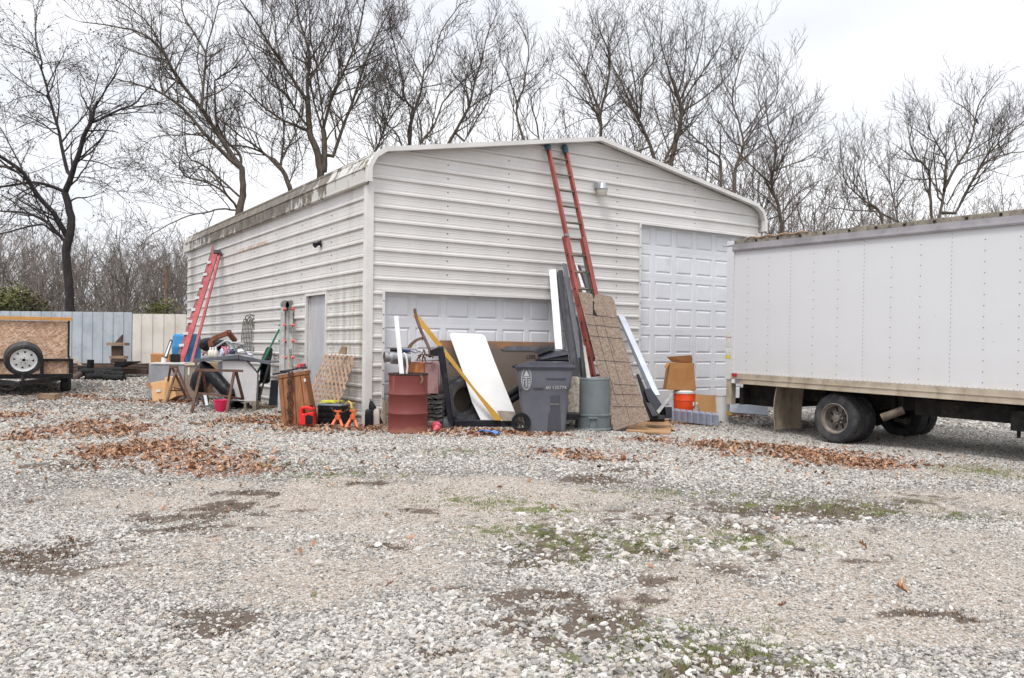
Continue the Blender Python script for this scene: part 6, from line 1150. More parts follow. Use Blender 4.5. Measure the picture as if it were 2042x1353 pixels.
YEL = mat('yellow_strap', hx(206,206,70), hx(186,176,60), 8, .6); mb = MB(); r5 = random.Random(5)
for i in range(9): pp = [cB+V3(-.12+r5.uniform(-.1,.25), r5.uniform(-.12,.1), HB+.04+r5.uniform(0,.03)) for _ in range(5)]; mb.tube(pp, .011, 5)
single('strap_coil', 'yellow green ratchet straps heaped on the grey tray', 'straps', mb, YEL, tuple(cB+V3(0,0,HB+.03)), smooth=True)
mb = MB(); mb.tube([P(*q3(x,y),gB.y+d) for x,y,d in ((715,1045,.12),(740,1018,.1),(760,1035,.02),(770,1075,-.02),(790,1100,0),(800,1140,.0))], .018, 6); mb.tube([P(*q3(x,y),gB.y+d) for x,y,d in ((790,1032,.1),(762,1040,.05),(755,1065,0),(765,1090,0))], .012, 6); single('yellow_strap', 'dirty yellow strap looped over the right jack stand', 'strap', mb, mat('dirty_yellow',hx(196,166,90),hx(170,140,76),8,.7), tuple(P(*q3(760,1040),gB.y)), smooth=True)
mb = MB(); mb.tube([P(*q3(x,y),gB.y-.02) for x,y in ((590,1065),(610,1100),(650,1112),(700,1108),(735,1085),(745,1060))], .009, 5); single('leather_belt', 'thin brown strap hanging across the front of the ribbed case', 'strap', mb, MT['rust'], tuple(P(*q3(650,1112),gB.y)), smooth=True)
# oil jugs
def jug(label, q, x0, x1, y0, y1, m, mcap, lean=0.0, D=None, grp='fluid jugs at the corner'):
    g = gp(*q((x0+x1)/2,y1)); D = D or g.y+.06; s_ = D/F/4.227; w_ = (x1-x0)*s_; H = (y1-y0)*s_; c = V3(P(*q((x0+x1)/2,y1),D).x, D, gz(g.x,D)); R = Matrix.Rotation(lean,3,'Y'); t = Thing('fluid_jug', label, 'jug', c, grp)
    rings = []
    for f,sx,sy,ox in ((0,.92,.6,0),(.04,1,.66,0),(.62,1,.66,0),(.74,.86,.6,.0),(.84,.5,.4,.1),(.88,.34,.32,.12)): rings.append([c+R@V3(v.x,v.y,v.z) for v in rrect(-w_/2*sx+ox*w_, w_/2*sx+ox*w_, -w_/2*sy, w_/2*sy, H*f, min(.03,w_*sx*.2), 4)])
    mb = MB(); mb.loft(rings); t.part('bottle', mb, m, smooth=True, ang=50); mb = MB(); ctr = c+R@V3(.12*w_,0,H*.87); mb.lathe(ctr, [(w_*.15,0),(w_*.16,H*.02),(w_*.16,H*.11),(0,H*.12)], 14, tuple(R@V3(0,0,1)), cap=True); t.part('cap', mb, mcap, smooth=True, ang=40)
    mb = MB(); mb.tube([c+R@V3(-w_*.38,0,H*.6), c+R@V3(-w_*.42,0,H*.8), c+R@V3(-w_*.2,0,H*.86), c+R@V3(w_*.0,0,H*.84)], w_*.07, 6); t.part('handle', mb, m, smooth=True)
jug('black oil jug standing against the corner trim', q3, 878, 945, 1048, 1214, MT['black'], MT['black'], D=12.8); jug('dirty translucent jug between two black oil jugs', q3, 948, 1004, 1058, 1226, mat('dirty_clear_plastic', hx(196,184,172), hx(150,122,110), 7, .5, lo=.5, hi=.62), MT['white'], D=12.85)
jug('black oil jug with a grey cap tilted against the garage door frame', q3, 975, 1035, 955, 1200, MT['black'], mat('grey_cap',hx(96,116,122),None,4,.5), lean=-.42, D=13.05)
sheet_thing('wood_offcut', 'short upright tan wood offcut beside the red drum', 'board', q3, [(1028,1018),(1052,1016),(1052,1222),(1030,1222)], 12.85, 12.85, .04, MT['wood'], bevel=.003)
# lattice panel
MT['lat'] = mat('lattice_wood', hx(178,148,124), hx(156,128,106), 6, .85, stretch=(1,1,4), dirt=(hx(120,100,84), 8, .55, .8))
Ql = [(535,618),(806,634),(668,1040),(440,1190)]; dl = [hitS(*q3(535,618),.10).y, hitS(*q3(806,634),.08).y, 13.6, gp(*q3(450,1195)).y+.15]; C4 = [P(*q3(*a),d) for a,d in zip(Ql,dl)]
bil = lambda u,v: (C4[0]*(1-u)+C4[1]*u)*(1-v)+(C4[3]*(1-u)+C4[2]*u)*v
t = Thing('lattice_panel', 'ragged diagonal wood lattice panel leaning on the side wall near the corner', 'lattice', C4[3]); ln3 = (C4[1]-C4[0]).cross(C4[3]-C4[0]).normalized(); ln3 = -ln3 if ln3.y > 0 else ln3
clip = [(535,618),(806,630),(765,740),(700,950),(662,1030),(560,1120),(500,1190),(440,1188),(402,1000),(425,900),(475,770),(515,690)]
def inpoly(x, y, L_):
    r = False; n = len(L_)
    for i in range(n):
        (x0,y0),(x1,y1) = L_[i], L_[(i+1)%n]
        if (y0 > y) != (y1 > y) and x < (x1-x0)*(y-y0)/(y1-y0)+x0: r = not r
    return r
lo_ = C4[0]; 
def onl(x, y): r = ray(*q3(x,y)); o_ = V3(0,0,CAMZ); k = (lo_-o_).dot(ln3)/r.dot(ln3); return o_+r*k
MBf, MBb = MB(), MB()
for fam, (x0,y0,dx,dy,sx,sy) in enumerate(((330,600,.16,1,33,0),(520,560,-.66,1,36,0))):
    for k in range(-8,22):
        ax_, ay_ = x0+k*sx, y0; run = None
        for j in range(0,60):
            f0_ = j*12; px_, py_ = ax_+dx*f0_, ay_+dy*f0_; ins = inpoly(px_,py_,clip)
            if ins and run is None: run = (px_,py_)
            if (not ins or j == 59) and run is not None:
                a, b = onl(*run), onl(px_,py_); off = ln3*(.008 if fam == 0 else -.003)
                if (b-a).length > .1: (MBf if fam == 0 else MBb).bar(a+off, b+off, (.042 if fam == 0 else .038), .009, tuple(ln3.cross((b-a).normalized())))
                run = None
t.part('front_slats', MBf, MT['lat'])['kind'] = 'stuff'; t.part('back_slats', MBb, MT['lat'])['kind'] = 'stuff'
sheet_thing('wood_block', 'short tan wood block end showing above the lattice', 'board', q3, [(655,612),(680,548),(718,560),(712,625)], hitS(*q3(685,600),.22).y, None, .12, MT['wood'], bevel=.004)
# brown chest leaning with chain, tools, petrol can
D0_ = gp(*q3(300,1226)).y; bf = [(143,800),(365,765),(400,960),(445,1200),(180,1222)]; t = Thing('wooden_chest', 'brown wooden chest standing on end with a rusty chain draped down its front', 'chest', gp(*q3(300,1222))); MT['chest'] = mat('chest_wood', hx(150,100,62), hx(128,82,50), 3, .65, stretch=(8,8,1), dirt=(hx(110,70,44), 5, .6, .8))
mb = MB(); mb.prism(pts(q3, bf, D0_, D0_+.12), (-.02,.4,0)); t.part('carcass', mb, MT['chest'], bevel=.006); mb = MB(); mb.prism(pts(q3, [(135,798),(368,760),(375,790),(145,830)], D0_+.08), (-.02,.45,0)); t.part('top_rail', mb, MT['chest'], bevel=.004)
for L_ in ([(150,835),(178,830),(215,1215),(182,1218)],[(190,828),(275,815),(300,1208),(228,1214)],[(282,814),(330,806),(385,1205),(308,1208)],[(336,806),(368,800),(440,1200),(392,1204)]): mb = MB(); mb.slab(pts(q3, L_, D0_-.02, D0_+.085), .02); t.part('board', mb, MT['chest'], bevel=.003)
mb = MB(); mb.prism(pts(q3, [(362,828),(378,826),(380,850),(364,852)], D0_+.04), (0,.01,0)); t.part('label', mb, MT['white'])
for cc_ in (0,1):
    mb = MB()
    for k in range(26):
        y_ = 770+k*17; x_ = 236+cc_*22+6*math.sin(k*.9+cc_); c_ = P(*q3(x_,y_), D0_-.05+.12*(1226-y_)/460*.9); mb.tube([c_+V3(.018*math.cos(a*math.pi/4)*(1 if k%2 else .35), -.012*math.cos(a*math.pi/4)*(0 if k%2 else 1), .03*math.sin(a*math.pi/4)) for a in range(9)], .007, 5)
    t.part('chain', mb, MT['rust'])['kind'] = 'stuff'
a, b = gp(*q3(175,1228)), gp(*q3(425,1230)); mb = MB(); mb.box((a+b)/2+V3(0,.22,.015),((b-a).length,.5,.03)); single('rusty_plate', 'flat rusty steel plate under the chest and the red can', 'plate', mb, MT['rust'], tuple((a+b)/2), bevel=.003)
t = Thing('bolt_cutter', 'long black tool with red grips lying across the chest top', 'tool', P(*q3(250,770),D0_+.2)); mb = MB(); mb.tube([P(*q3(x,y),D0_+.2) for x,y in ((100,790),(150,782),(215,770),(250,758))], .014, 6); mb.tube([P(*q3(x,y),D0_+.3) for x,y in ((160,765),(230,758),(290,745))], .012, 6); t.part('jaws', mb, MT['black'], smooth=True)
mb = MB(); mb.tube([P(*q3(x,y),D0_+.2) for x,y in ((290,745),(320,730),(388,732))], .022, 7); mb.tube([P(*q3(x,y),D0_+.3) for x,y in ((308,720),(345,708),(378,710))], .02, 7); t.part('grips', mb, mat('red_grip',hx(190,44,48),hx(50,40,46),9,.5,lo=.45,hi=.5), smooth=True)
mb = MB(); mb.bar(P(*q3(232,750),D0_+.22), P(*q3(240,600),hitS(*q3(240,600),.25).y), .02,.02); single('wood_stick', 'thin pale wood stick rising from the chest', 'stick', mb, MT['wood'], tuple(P(*q3(232,750),D0_+.22)))
g = V3(P(*q3(385,1216),D0_-.22).x, D0_-.22, 0); s3 = g.y/F/4.227; X = lambda x: P(*q3(x,1100),g.y).x; Zf = lambda y: gz(g.x,g.y)+.03+(1212-y)*s3; t = Thing('fuel_can', 'bright red plastic fuel can with a black label before the lattice', 'fuel can', (g.x,g.y,gz(g.x,g.y)+.03)); RED = mat('red_plastic', hx(226,44,36), hx(210,36,30), 4, .4)
mb = MB(); mb.prism([V3(X(x),g.y,Zf(y)) for x,y in ((324,1210),(444,1206),(444,1095),(405,1100),(372,1112),(350,1112),(352,1075),(388,1072),(402,1085),(442,1083),(430,1058),(400,1050),(340,1052),(322,1075),(320,1150))],(0,.17,0)); t.part('body', mb, RED, bevel=.012); mb = MB(); mb.prism([V3(X(x),g.y-.008,Zf(y)) for x,y in ((376,1130),(400,1120),(440,1132),(440,1190),(420,1200),(378,1202))],(0,.01,0)); t.part('label_patch', mb, MT['black'])
mb = MB(); mb.tube([V3(X(417),g.y+.06,Zf(1060)),V3(X(417),g.y+.06,Zf(1044))],.028,12); t.part('cap', mb, MT['black'])
# multi-position aluminium ladder
D6, D7 = gp(*q3(210,1190)).y+.45, hitS(*q3(235,160),.05).y; t = Thing('folding_ladder', 'folded aluminium multi-position ladder with orange locks leaning beside the side door', 'ladder', P(*q3(210,1010),D6))
for L_ in ([(170,200),(203,195),(200,1100),(140,1100)],[(205,235),(236,235),(240,1100),(190,1100)],[(240,235),(273,225),(268,1100),(232,1100)]): mb = MB(); mb.slab(pts(q3, L_, D6, D7), .05); t.part('rail', mb, MT['alu'], bevel=.004)
for cx_ in (207,250): mb = MB(); c_ = P(*q3(cx_,205),D7-.04); mb.lathe(c_, [(.085,-.03),(.09,0),(.085,.03),(.03,.035)], 24, (0,1,0), cap=True); mb.box(c_+V3(0,-.0,-.2),(.075,.05,.3)); t.part('hinge', mb, MT['alu'], smooth=True, ang=30)
for y_ in (240,375,508,647):
    d_ = D6+(D7-D6)*(1100-y_)/900
    for x_ in (205,278): mb = MB(); mb.tube([P(*q3(x_-14,y_),d_-.05),P(*q3(x_+10,y_+1),d_-.05)],[.03,.018],8); t.part('lock', mb, mat('lock_orange',hx(226,96,76),None,4,.5) if not bpy.data.materials.get('lock_orange') else bpy.data.materials['lock_orange'], smooth=True)
    mb = MB(); mb.tube([P(*q3(150,y_),d_+.1),P(*q3(190,y_),d_)], .016, 6); t.part('rung', mb, MT['alu'])
mb = MB()
zz = P(*q3(255,340),D6+(D7-D6)*.84)
def txt_dir(): a_, b_ = P(*q3(254,340),D6+(D7-D6)*(760/900)-.01), P(*q3(252,700),D6+(D7-D6)*(400/900)-.01); return (b_-a_), a_
v_, a_ = txt_dir()
for i, s_ in enumerate(('ADJUST','LOCK')): text(s_, .07, frame(a_+v_*(.2+.55*i)+V3(0,-.03,0), v_, V3(1,0,0)), MT['black'], t, 'lettering')
# dark bins and panel between ladder and desk
sheet_thing('dark_panel', 'slate grey flat panel leaning left of the brown chest', 'panel', q2, [(1218,893),(1298,897),(1306,1135),(1196,1125)], gp(*q2(1250,1140)).y, gp(*q2(1250,1140)).y+.2, .12, mat('slate_panel',hx(66,72,84),hx(58,62,74),3,.5), bevel=.006)
single('black_tub', 'tall black tub between the white cabinet and the slate panel', 'tub', pbox(q2,1092,900,1215,1090,gp(*q2(1150,1105)).y+.3,.4,.2), MT['black'], tuple(gp(*q2(1150,1100))), bevel=.01)
mb = MB(); mb.tube([P(*q2(1165,900),16.2),P(*q2(1172,730),16.5),P(*q2(1205,620),16.8)],[.1,.1,.07],12); single('golf_bag', 'tall dark rolled bag standing behind the black tub', 'bag', mb, MT['tarp'], tuple(P(*q2(1165,900),16.2)), smooth=True)
a, b = P(*q2(1095,835),16.3), P(*q2(1294,436),hitS(*q2(1294,436),.05).y); mb = MB(); mb.tube([a,b],.02,8); single('broom_pole', 'green pole leaning on the side wall beside the aluminium ladder', 'pole', mb, mat('green_pole',hx(40,130,96),hx(34,112,84),4,.5), tuple(a), smooth=True)
a, b = gp(*q2(1180,1145)), gp(*q2(1300,1150)); mb = MB(); mb.box((a+b)/2+V3(-.1,.2,.02),(.75,.45,.04),Matrix.Rotation(.2,3,'Z')); single('plank', 'short grey plank on the ground below the slate panel', 'plank', mb, MT['wood'], tuple(a))
# white cabinet with chamfered corner on a block, desk top above
gC = gp(*q2(1030,1180)); gC.y += .3; gC.z = gz(gC.x,gC.y); DW = gC.y+.08; t = Thing('white_cabinet', 'white metal cabinet with a cut-off corner carrying the dark desk top', 'cabinet', P(*q2(900,1085),DW)); mb = MB(); mb.prism(pts(q2, [(782,722),(990,716),(1096,838),(1084,1084),(785,1084)], DW), (-.15,.6,0)); t.part('body', mb, mat('appliance_white',hx(214,212,212),hx(200,198,196),2,.45,dirt=(hx(160,146,124),3,.6,.85)), bevel=.005)
mb = MB(); mb.prism(pts(q2, [(745,735),(782,722),(785,1084),(735,1060)], DW+.05), (-.05,.5,0)); t.part('side_panel', mb, mat('blue_grey_steel',hx(150,158,170),hx(136,144,156),3,.5), bevel=.004)
mb = MB(); mb.prism(pts(q2, [(738,1083),(1085,1083),(1085,1092),(738,1092)], DW-.01), (-.1,.6,0)); t.part('base', mb, MT['black'])
g = gC; s2 = g.y/F/4.51; mb = MB(); w_, h_ = 108*s2, 88*s2; x0 = P(*q2(975,1180),g.y).x; z0_ = gz(g.x,g.y)-.01
mb.box((x0+w_/2,g.y+.1,z0_+h_*.92),(w_,.2,h_*.16)); mb.box((x0+w_/2,g.y+.1,z0_+h_*.1),(w_,.2,h_*.2)); mb.box((x0+w_*.1,g.y+.1,z0_+h_*.52),(w_*.2,.2,h_*.64)); mb.box((x0+w_*.86,g.y+.1,z0_+h_*.52),(w_*.28,.2,h_*.64)); single('cinder_block', 'grey hollow cinder block under the right end of the white cabinet', 'block', mb, mat('concrete_block',hx(150,140,126),hx(130,120,106),9,.95,bump=.004), (x0,g.y,z0_))
t = Thing('desk_top', 'dark grey steel desk top piled with junk over the white cabinet', 'desk top', P(*q2(900,700),DW)); mb = MB(); GS = mat('desk_steel',hx(104,108,114),hx(90,94,100),4,.45,.3)
mb.slab(pts(q2, [(520,706),(900,668),(924,668),(924,706),(700,718),(524,736)], DW-.1), .03); mb.slab(pts(q2, [(924,668),(1214,728),(1210,756),(924,706)], DW-.08), .03)
e1, e2, e3 = P(*q2(520,706),DW-.1), P(*q2(924,668),DW-.1), P(*q2(1214,728),DW-.08); mb.prism([e1+V3(0,.03,-.01), e2+V3(0,.03,-.01), e3+V3(0,.03,-.01), e3+V3(0,.75,.0), e1+V3(0,.75,-.0)], (0,0,-.02)); t.part('top', mb, GS, bevel=.003)
mb = MB(); mb.bar(P(*q2(545,735),DW+.5), P(*q2(560,1120),DW+.5), .04,.04); mb.bar(P(*q2(1200,750),DW+.4), P(*q2(1105,1100),DW+.4), .03,.03); t.part('leg', mb, GS)
zD = P(*q2(900,690),DW+.2)
def bott(label, x, y0, y1, r, D, m, mc, nm='spray_bottle', cat='bottle', grp=None):
    c = P(*q2(x,y1),D); H = P(*q2(x,y0),D).z-c.z; t = Thing(nm, label, cat, c, grp); mb = MB(); mb.lathe(c,[(r*.95,0),(r,.01),(r,H*.6),(r*.45,H*.74),(r*.4,H*.8)],16,cap=True); t.part('bottle', mb, m, smooth=True, ang=50); mb = MB(); mb.lathe(c+V3(0,0,H*.8),[(r*.45,0),(r*.42,H*.14),(r*.2,H*.2),(0,H*.2)],10,cap=True); t.part('cap', mb, mc)
CRM = mat('cream_plastic',hx(214,208,196),hx(196,190,176),5,.5)
for x,l in ((674,'leftmost of the three cream squeeze bottles on the desk top'),(696,'middle one of the three cream squeeze bottles on the desk top'),(722,'rightmost of the three cream squeeze bottles on the desk top')): bott(l, x, 600, 684, .045, DW, CRM, MT['white'], 'squeeze_bottle', grp='cream squeeze bottles')
bott('white spray can with blue print and pink cap on the desk top', 782, 590, 678, .05, DW+.02, mat('can_print',hx(206,206,216),hx(120,120,160),20,.4), mat('pink_cap',hx(216,80,110),None,4,.4), 'spray_can', 'can')
bott('pink spray can beside the white one on the desk top', 812, 588, 668, .045, DW+.06, mat('pink_can',hx(206,104,130),hx(196,130,150),12,.4), bpy.data.materials['pink_cap'], 'spray_can', 'can')
bott('dark blue glass jar on the desk top right of the cans', 872, 615, 662, .055, DW+.05, mat('blue_glass',hx(50,62,92),None,4,.2), MT['black'], 'glass_jar', 'jar')
def wires(name, label, cat, q, Ls, D, r, m, dd=0, n=6, **k):
    mb = MB()
    for L_ in Ls: mb.tube([P(*q(x,y),D+dd*i) for i,(x,y) in enumerate(L_)], r, n)
    p = P(*q(*Ls[0][0]),D); return single(name, label, cat, mb, m, tuple(p), smooth=True, **k)
IR = mat('iron_frame', hx(128,76,54), hx(104,64,48), 6, .8)
t = Thing('engine_hoist_arm', 'bent rusty square steel frame arched over the junk on the desk', 'steel frame', P(*q2(680,600),DW+.3)); mb = MB(); pl_ = [P(*q2(x,y),DW+.3+d) for x,y,d in ((684,600,0),(680,540,0),(720,515,.02),(838,468,.05))]
for i in range(3): mb.bar(pl_[i],pl_[i+1],.09,.09,(0,1,0))
pl_ = [P(*q2(x,y),DW+.35+d) for x,y,d in ((838,468,0),(900,545,.1))]; mb.bar(pl_[0],pl_[1],.09,.09,(0,1,0)); t.part('arm', mb, IR, bevel=.006); mb = MB(); mb.bar(P(*q2(828,470),DW+.3),P(*q2(826,450),DW+.3),.03,.03); mb.bar(P(*q2(856,470),DW+.3),P(*q2(856,450),DW+.3),.03,.03); mb.bar(P(*q2(824,450),DW+.3),P(*q2(858,450),DW+.3),.02,.03); t.part('bracket', mb, IR)
wires('chair_frame', 'twisted grey aluminium chair frame lying on the desk top', 'frame', q2, [[(705,610),(760,575),(800,548),(830,542),(860,560),(890,610),(915,650)],[(815,545),(845,590),(850,650)],[(860,560),(930,560),(960,600),(1000,655)],[(880,570),(900,620),(985,635)],[(780,600),(860,620),(940,600)]], DW+.15, .018, MT['galv'])
for L_,l,m in (([(880,550),(960,552),(1000,575),(900,575)],'crumpled silver sheet folded over the chair frame','alu'),([(905,590),(940,586),(980,635),(925,640)],'shiny metal tray standing in the chair frame','white'),([(980,655),(1000,640),(1058,660),(1040,672)],'small grey plate at the right end of the desk top','galv')): sheet_thing('metal_scrap', l, 'scrap', q2, L_, DW+.1, DW+.2, .02, MT[m])
sheet_thing('grey_pan', 'grey curved metal pan at the left end of the desk top', 'pan', q2, [(580,690),(640,675),(665,650),(668,690),(620,705)], DW, None, .25, MT['galv'])
c = P(*q2(600,665),DW+.1); wires('hose_coil', 'brown and grey coil of hose at the left of the desk top', 'hose', q2, [[(600+k*6+14*math.cos(k*.9), 662+12*math.sin(k*.9)) for k in range(14)]], DW+.05, .014, IR)
for (x,y,sx,sz,sd,l) in ((670,575,.22,.13,41,'black rubbish bag heaped behind the squeeze bottles'),(755,570,.15,.11,43,'smaller black rubbish bag under the steel frame')): p = P(*q2(x,y),DW+.75); single('rubbish_bag', l, 'bag', blob(V3(p.x,p.y,P(*q2(x,635),DW+.7).z),sx,.2,sz,sd,amp=.13), MT['tarp'], (p.x,p.y,P(*q2(x,680),DW+.7).z), smooth=True, ang=30)
# grey wrought trellis leaning on wall
Dt = hitS(*q2(1010,480),.12).y; MT['trel'] = mat('grey_trellis', hx(116,116,108), hx(96,94,88), 8, .7); Ls = []
for i in range(7): f = i/6; Ls.append([(948+f*90,640-f*8),(958+f*86,480),(972+f*80,380-35*math.sin(f*3.14))])
for y_ in (400,440,475,520,560,600,635): Ls.append([(960-(y_-400)*.05,y_),(1010,y_-8),(1052-(y_-400)*.05,y_-3)])
for cx_,cy_,rx,ry in ((990,370,18,28),(1030,360,20,34),(1062,372,20,30),(1010,345,22,30),(1080,400,20,44),(1045,335,16,24)): Ls.append([(cx_+rx*math.cos(k*.6),cy_+ry*math.sin(k*.6)) for k in range(11)])
Ls += [[(1060,640),(1085,560),(1095,470),(1102,400),(1085,340)],[(985,330),(1000,315),(1030,305),(1070,312),(1100,350)]]
wires('garden_trellis', 'grey scrolled metal garden trellis leaning on the side wall behind the desk', 'trellis', q2, Ls, Dt, .011, MT['trel'], n=5)
# big sawhorse
SH = mat('rusty_sawhorse', hx(112,84,70), hx(92,68,58), 8, .8)
g1, g2 = P(*q2(505,1168),14.9), P(*q2(820,1175),14.85); g1.z = gz(g1.x,g1.y); g2.z = gz(g2.x,g2.y); t = Thing('sawhorse', 'large rusty steel sawhorse standing over the pink bucket', 'sawhorse', (g1+g2)/2); T1_, T2_ = P(*q2(590,808),g1.y+.18), P(*q2(890,812),g2.y+.2)
mb = MB(); mb.bar(P(*q2(540,803),g1.y+.17), P(*q2(965,813),g2.y+.2), .045,.045,(0,1,0)); t.part('beam', mb, SH)
for a, b in ((g1,T1_),(g2,T2_),(P(*q2(650,1080),g1.y+1.0),T1_+V3(.02,.02,0)),(P(*q2(968,1066),g2.y+.6),T2_+V3(.02,.02,0))): mb = MB(); mb.bar(a,b,.045,.04,(1,0,0)); t.part('leg', mb, SH)
mb = MB(); mb.bar(P(*q2(545,1010),g1.y+.12), P(*q2(860,1046),g2.y+.1), .035,.035,(0,0,1)); mb.bar(P(*q2(850,1046),g2.y+.1), P(*q2(970,1066),g2.y+.7), .035,.035,(0,0,1)); t.part('stretcher', mb, SH)
# small sawhorse
g3 = P(*q2(272,1098),16.5); g3.z = gz(g3.x,g3.y); t = Thing('sawhorse', 'small dark steel sawhorse in front of the grey metal box', 'sawhorse', g3); Ts = P(*q2(355,778),g3.y+.3); mb = MB(); mb.bar(P(*q2(306,776),g3.y+.3),P(*q2(384,778),g3.y+.3),.045,.05,(0,1,0)); t.part('beam', mb, SH)
for a,b in ((g3,P(*q2(376,780),g3.y+.3)),(P(*q2(496,1078),g3.y+.25),P(*q2(372,780),g3.y+.3)),(P(*q2(455,1045),g3.y+.6),P(*q2(332,780),g3.y+.35)),(P(*q2(295,900),g3.y+.5),P(*q2(316,780),g3.y+.35))): mb = MB(); mb.bar(a,b,.038,.03,(1,0,0)); t.part('leg', mb, SH)
mb = MB(); mb.bar(P(*q2(300,990),g3.y+.2),P(*q2(460,985),g3.y+.5),.03,.03,(0,0,1)); mb.bar(P(*q2(345,962),g3.y+.6),P(*q2(450,985),g3.y+.6),.025,.025,(0,0,1)); t.part('stretcher', mb, SH)
# black roll, tarp, pink bucket and bits below
mb = MB(); a, b = P(*q2(600,745),15.9), P(*q2(870,1045),15.5); mb.tube([a, a.lerp(b,.1), a.lerp(b,.5), a.lerp(b,.9), b], [.06,.10,.13,.12,.07], 16); single('rolled_liner', 'roll of shiny black pond liner leaning inside the large sawhorse', 'roll', mb, MT['tarp'], tuple(b), smooth=True)
p = P(*q2(580,950),16.0); single('black_tarp', 'crumpled black tarp left of the black roll', 'tarp', blob(V3(p.x,p.y,P(*q2(580,1010),16.0).z),.17,.2,.22,51,amp=.14), MT['tarp'], (p.x,p.y,gz(p.x,p.y)), smooth=True, ang=30)
p = gp(*q2(890,1145)); single('black_tarp', 'small crumpled black sheet on the ground left of the cinder block', 'tarp', blob(p+V3(0,.12,-.02),.13,.12,.07,53,amp=.16), MT['tarp'], tuple(p), smooth=True, ang=30)
g = gp(*q2(740,1172)); g = P(*q2(740,1172),15.0); g.z = gz(g.x,g.y); c = V3(g.x,g.y+.22,g.z); s2 = g.y/F/4.51; t = Thing('pink_bucket', 'bright pink plastic bucket under the large sawhorse', 'bucket', c); PK = mat('pink_plastic', hx(238,52,104), hx(228,44,94), 4, .4); h_ = 112*s2; mb = MB(); mb.lathe(c,[(52*s2,0),(56*s2,.01),(70*s2,h_*.93),(75*s2,h_*.94),(75*s2,h_),(70*s2,h_),(66*s2,h_*.9),(52*s2,.02),(0,.02)],36); t.part('body', mb, PK, smooth=True); mb = MB(); mb.tube([c+V3(74*s2*math.cos(a*.2618),74*s2*math.sin(a*.2618)*.3-.02,h_*.95-.03*math.sin(a*.2618)) for a in range(13)],.006,5); t.part('handle', mb, PK)
for L_,l in (([(612,1030),(640,1028),(655,1120),(625,1122)],'grey slat standing on end left of the pink bucket'),([(598,1035),(612,1030),(628,1115),(605,1095)],'narrow dark slat left of the grey slat')): sheet_thing('slat', l, 'slat', q2, L_, 15.4, 15.6, .05, MT['galv'] if 'grey' in l.split()[0] else MT['black'])
g = gp(*q2(430,1066)); mb = MB(); mb.box(g+V3(0,.15,.02),(.55,.35,.04),Matrix.Rotation(.15,3,'Z')); single('steel_sheet', 'low white panel lying on the gravel beside the cardboard box', 'panel', mb, MT['white'], tuple(g), bevel=.006)
# grey metal box and what stands on it
DB_ = 17.75; t = Thing('metal_box', 'grey sheet metal box with a pale rim standing behind the small sawhorse', 'cabinet', P(*q2(290,1050),DB_)); mb = pbox(q2,118,752,440,1085,DB_,.6,.0); t.part('body', mb, mat('grey_box_paint',hx(150,152,156),hx(138,140,146),3,.5,dirt=(hx(170,160,160),3,.6,.8)), bevel=.005); t.part('top_rim', pbox(q2,138,738,442,752,DB_-.02,.62), MT['white']); 
t2 = Thing('metal_box', 'tan and grey metal box right of the grey metal box', 'cabinet', P(*q2(500,1050),DB_-.4)); t2.part('body', pbox(q2,446,760,560,1050,DB_-.35,.5), mat('tan_box_paint',hx(150,136,122),hx(136,122,108),3,.6,dirt=(hx(110,98,88),4,.55,.8)), bevel=.005); t2.part('lid', pbox(q2,442,748,562,762,DB_-.38,.55), mat('tan_lid',hx(206,190,162),None,4,.5)); t2.part('label', pbox(q2,472,780,486,850,DB_-.36,.01), MT['white'])
c = P(*q2(257,738),DB_+.2); mb = MB(); h_ = P(*q2(257,692),DB_+.2).z-c.z; r_ = 23/4.51*DB_/F; t = Thing('paint_can', 'small white paint can on the grey metal box', 'can', c); mb.lathe(c,[(r_,0),(r_,h_),(r_*.9,h_),(r_*.9,h_-.01),(0,h_-.01)],20,cap=True); t.part('body', mb, MT['white'], smooth=True); mb = MB(); mb.tube([c+V3(r_*math.cos(a),0-.01,h_*.9-r_*.6*math.sin(a)) for a in [k*math.pi/8 for k in range(9)]],.003,4); t.part('handle', mb, MT['galv'])
single('black_monitor', 'small black screen standing on the grey metal box', 'monitor', pbox(q2,316,660,388,736,DB_+.25,.12), MT['black'], tuple(P(*q2(350,736),DB_+.25)), bevel=.01)
t = Thing('picture_frame', 'dark framed board leaning left of the blue barrel', 'frame', P(*q2(270,690),18.0)); L_ = [(310,528),(332,532),(282,690),(250,690)]; mb = MB(); mb.slab(pts(q2,L_,17.9,18.2),.04); t.part('frame', mb, MT['blackvinyl']); mb = MB(); mb.slab(pts(q2,[(314,545),(324,548),(280,680),(262,680)],17.88,18.16),.02); t.part('panel', mb, MT['galv'])
open_box('cardboard_box', 'cardboard box behind the paint can at the left', q2, [(136,660),(305,668),(305,760),(138,760)], 18.4, .35, [([(136,660,0),(305,668,0),(290,655,.3),(150,650,.3)],0)], MT['cardd'])
g = P(*q2(230,1102),17.0); g.z = gz(g.x,g.y); Dx = g.y; t = Thing('cardboard_box', 'crumpled tan cardboard box with a white label at the small sawhorse', 'cardboard box', g); CT = mat('kraft_card', hx(206,164,118), hx(194,150,104), 3, .85, bump=.01, bscale=4)
mb = MB(); mb.prism(pts(q2,[(133,920),(260,895),(262,870),(300,862),(328,870),(345,960),(368,1040),(270,1092),(155,1100)],Dx+.02,Dx+.15),(.04,.33,0)); t.part('body', mb, CT, bevel=.01); mb = MB(); mb.slab(pts(q2,[(133,920),(108,922),(112,955),(135,975)],Dx+.05),.01); t.part('flap', mb, MT['cardd']); mb = MB(); mb.slab(pts(q2,[(183,978),(224,978),(224,1000),(183,1002)],Dx+.05),.004); t.part('label', mb, MT['white'])
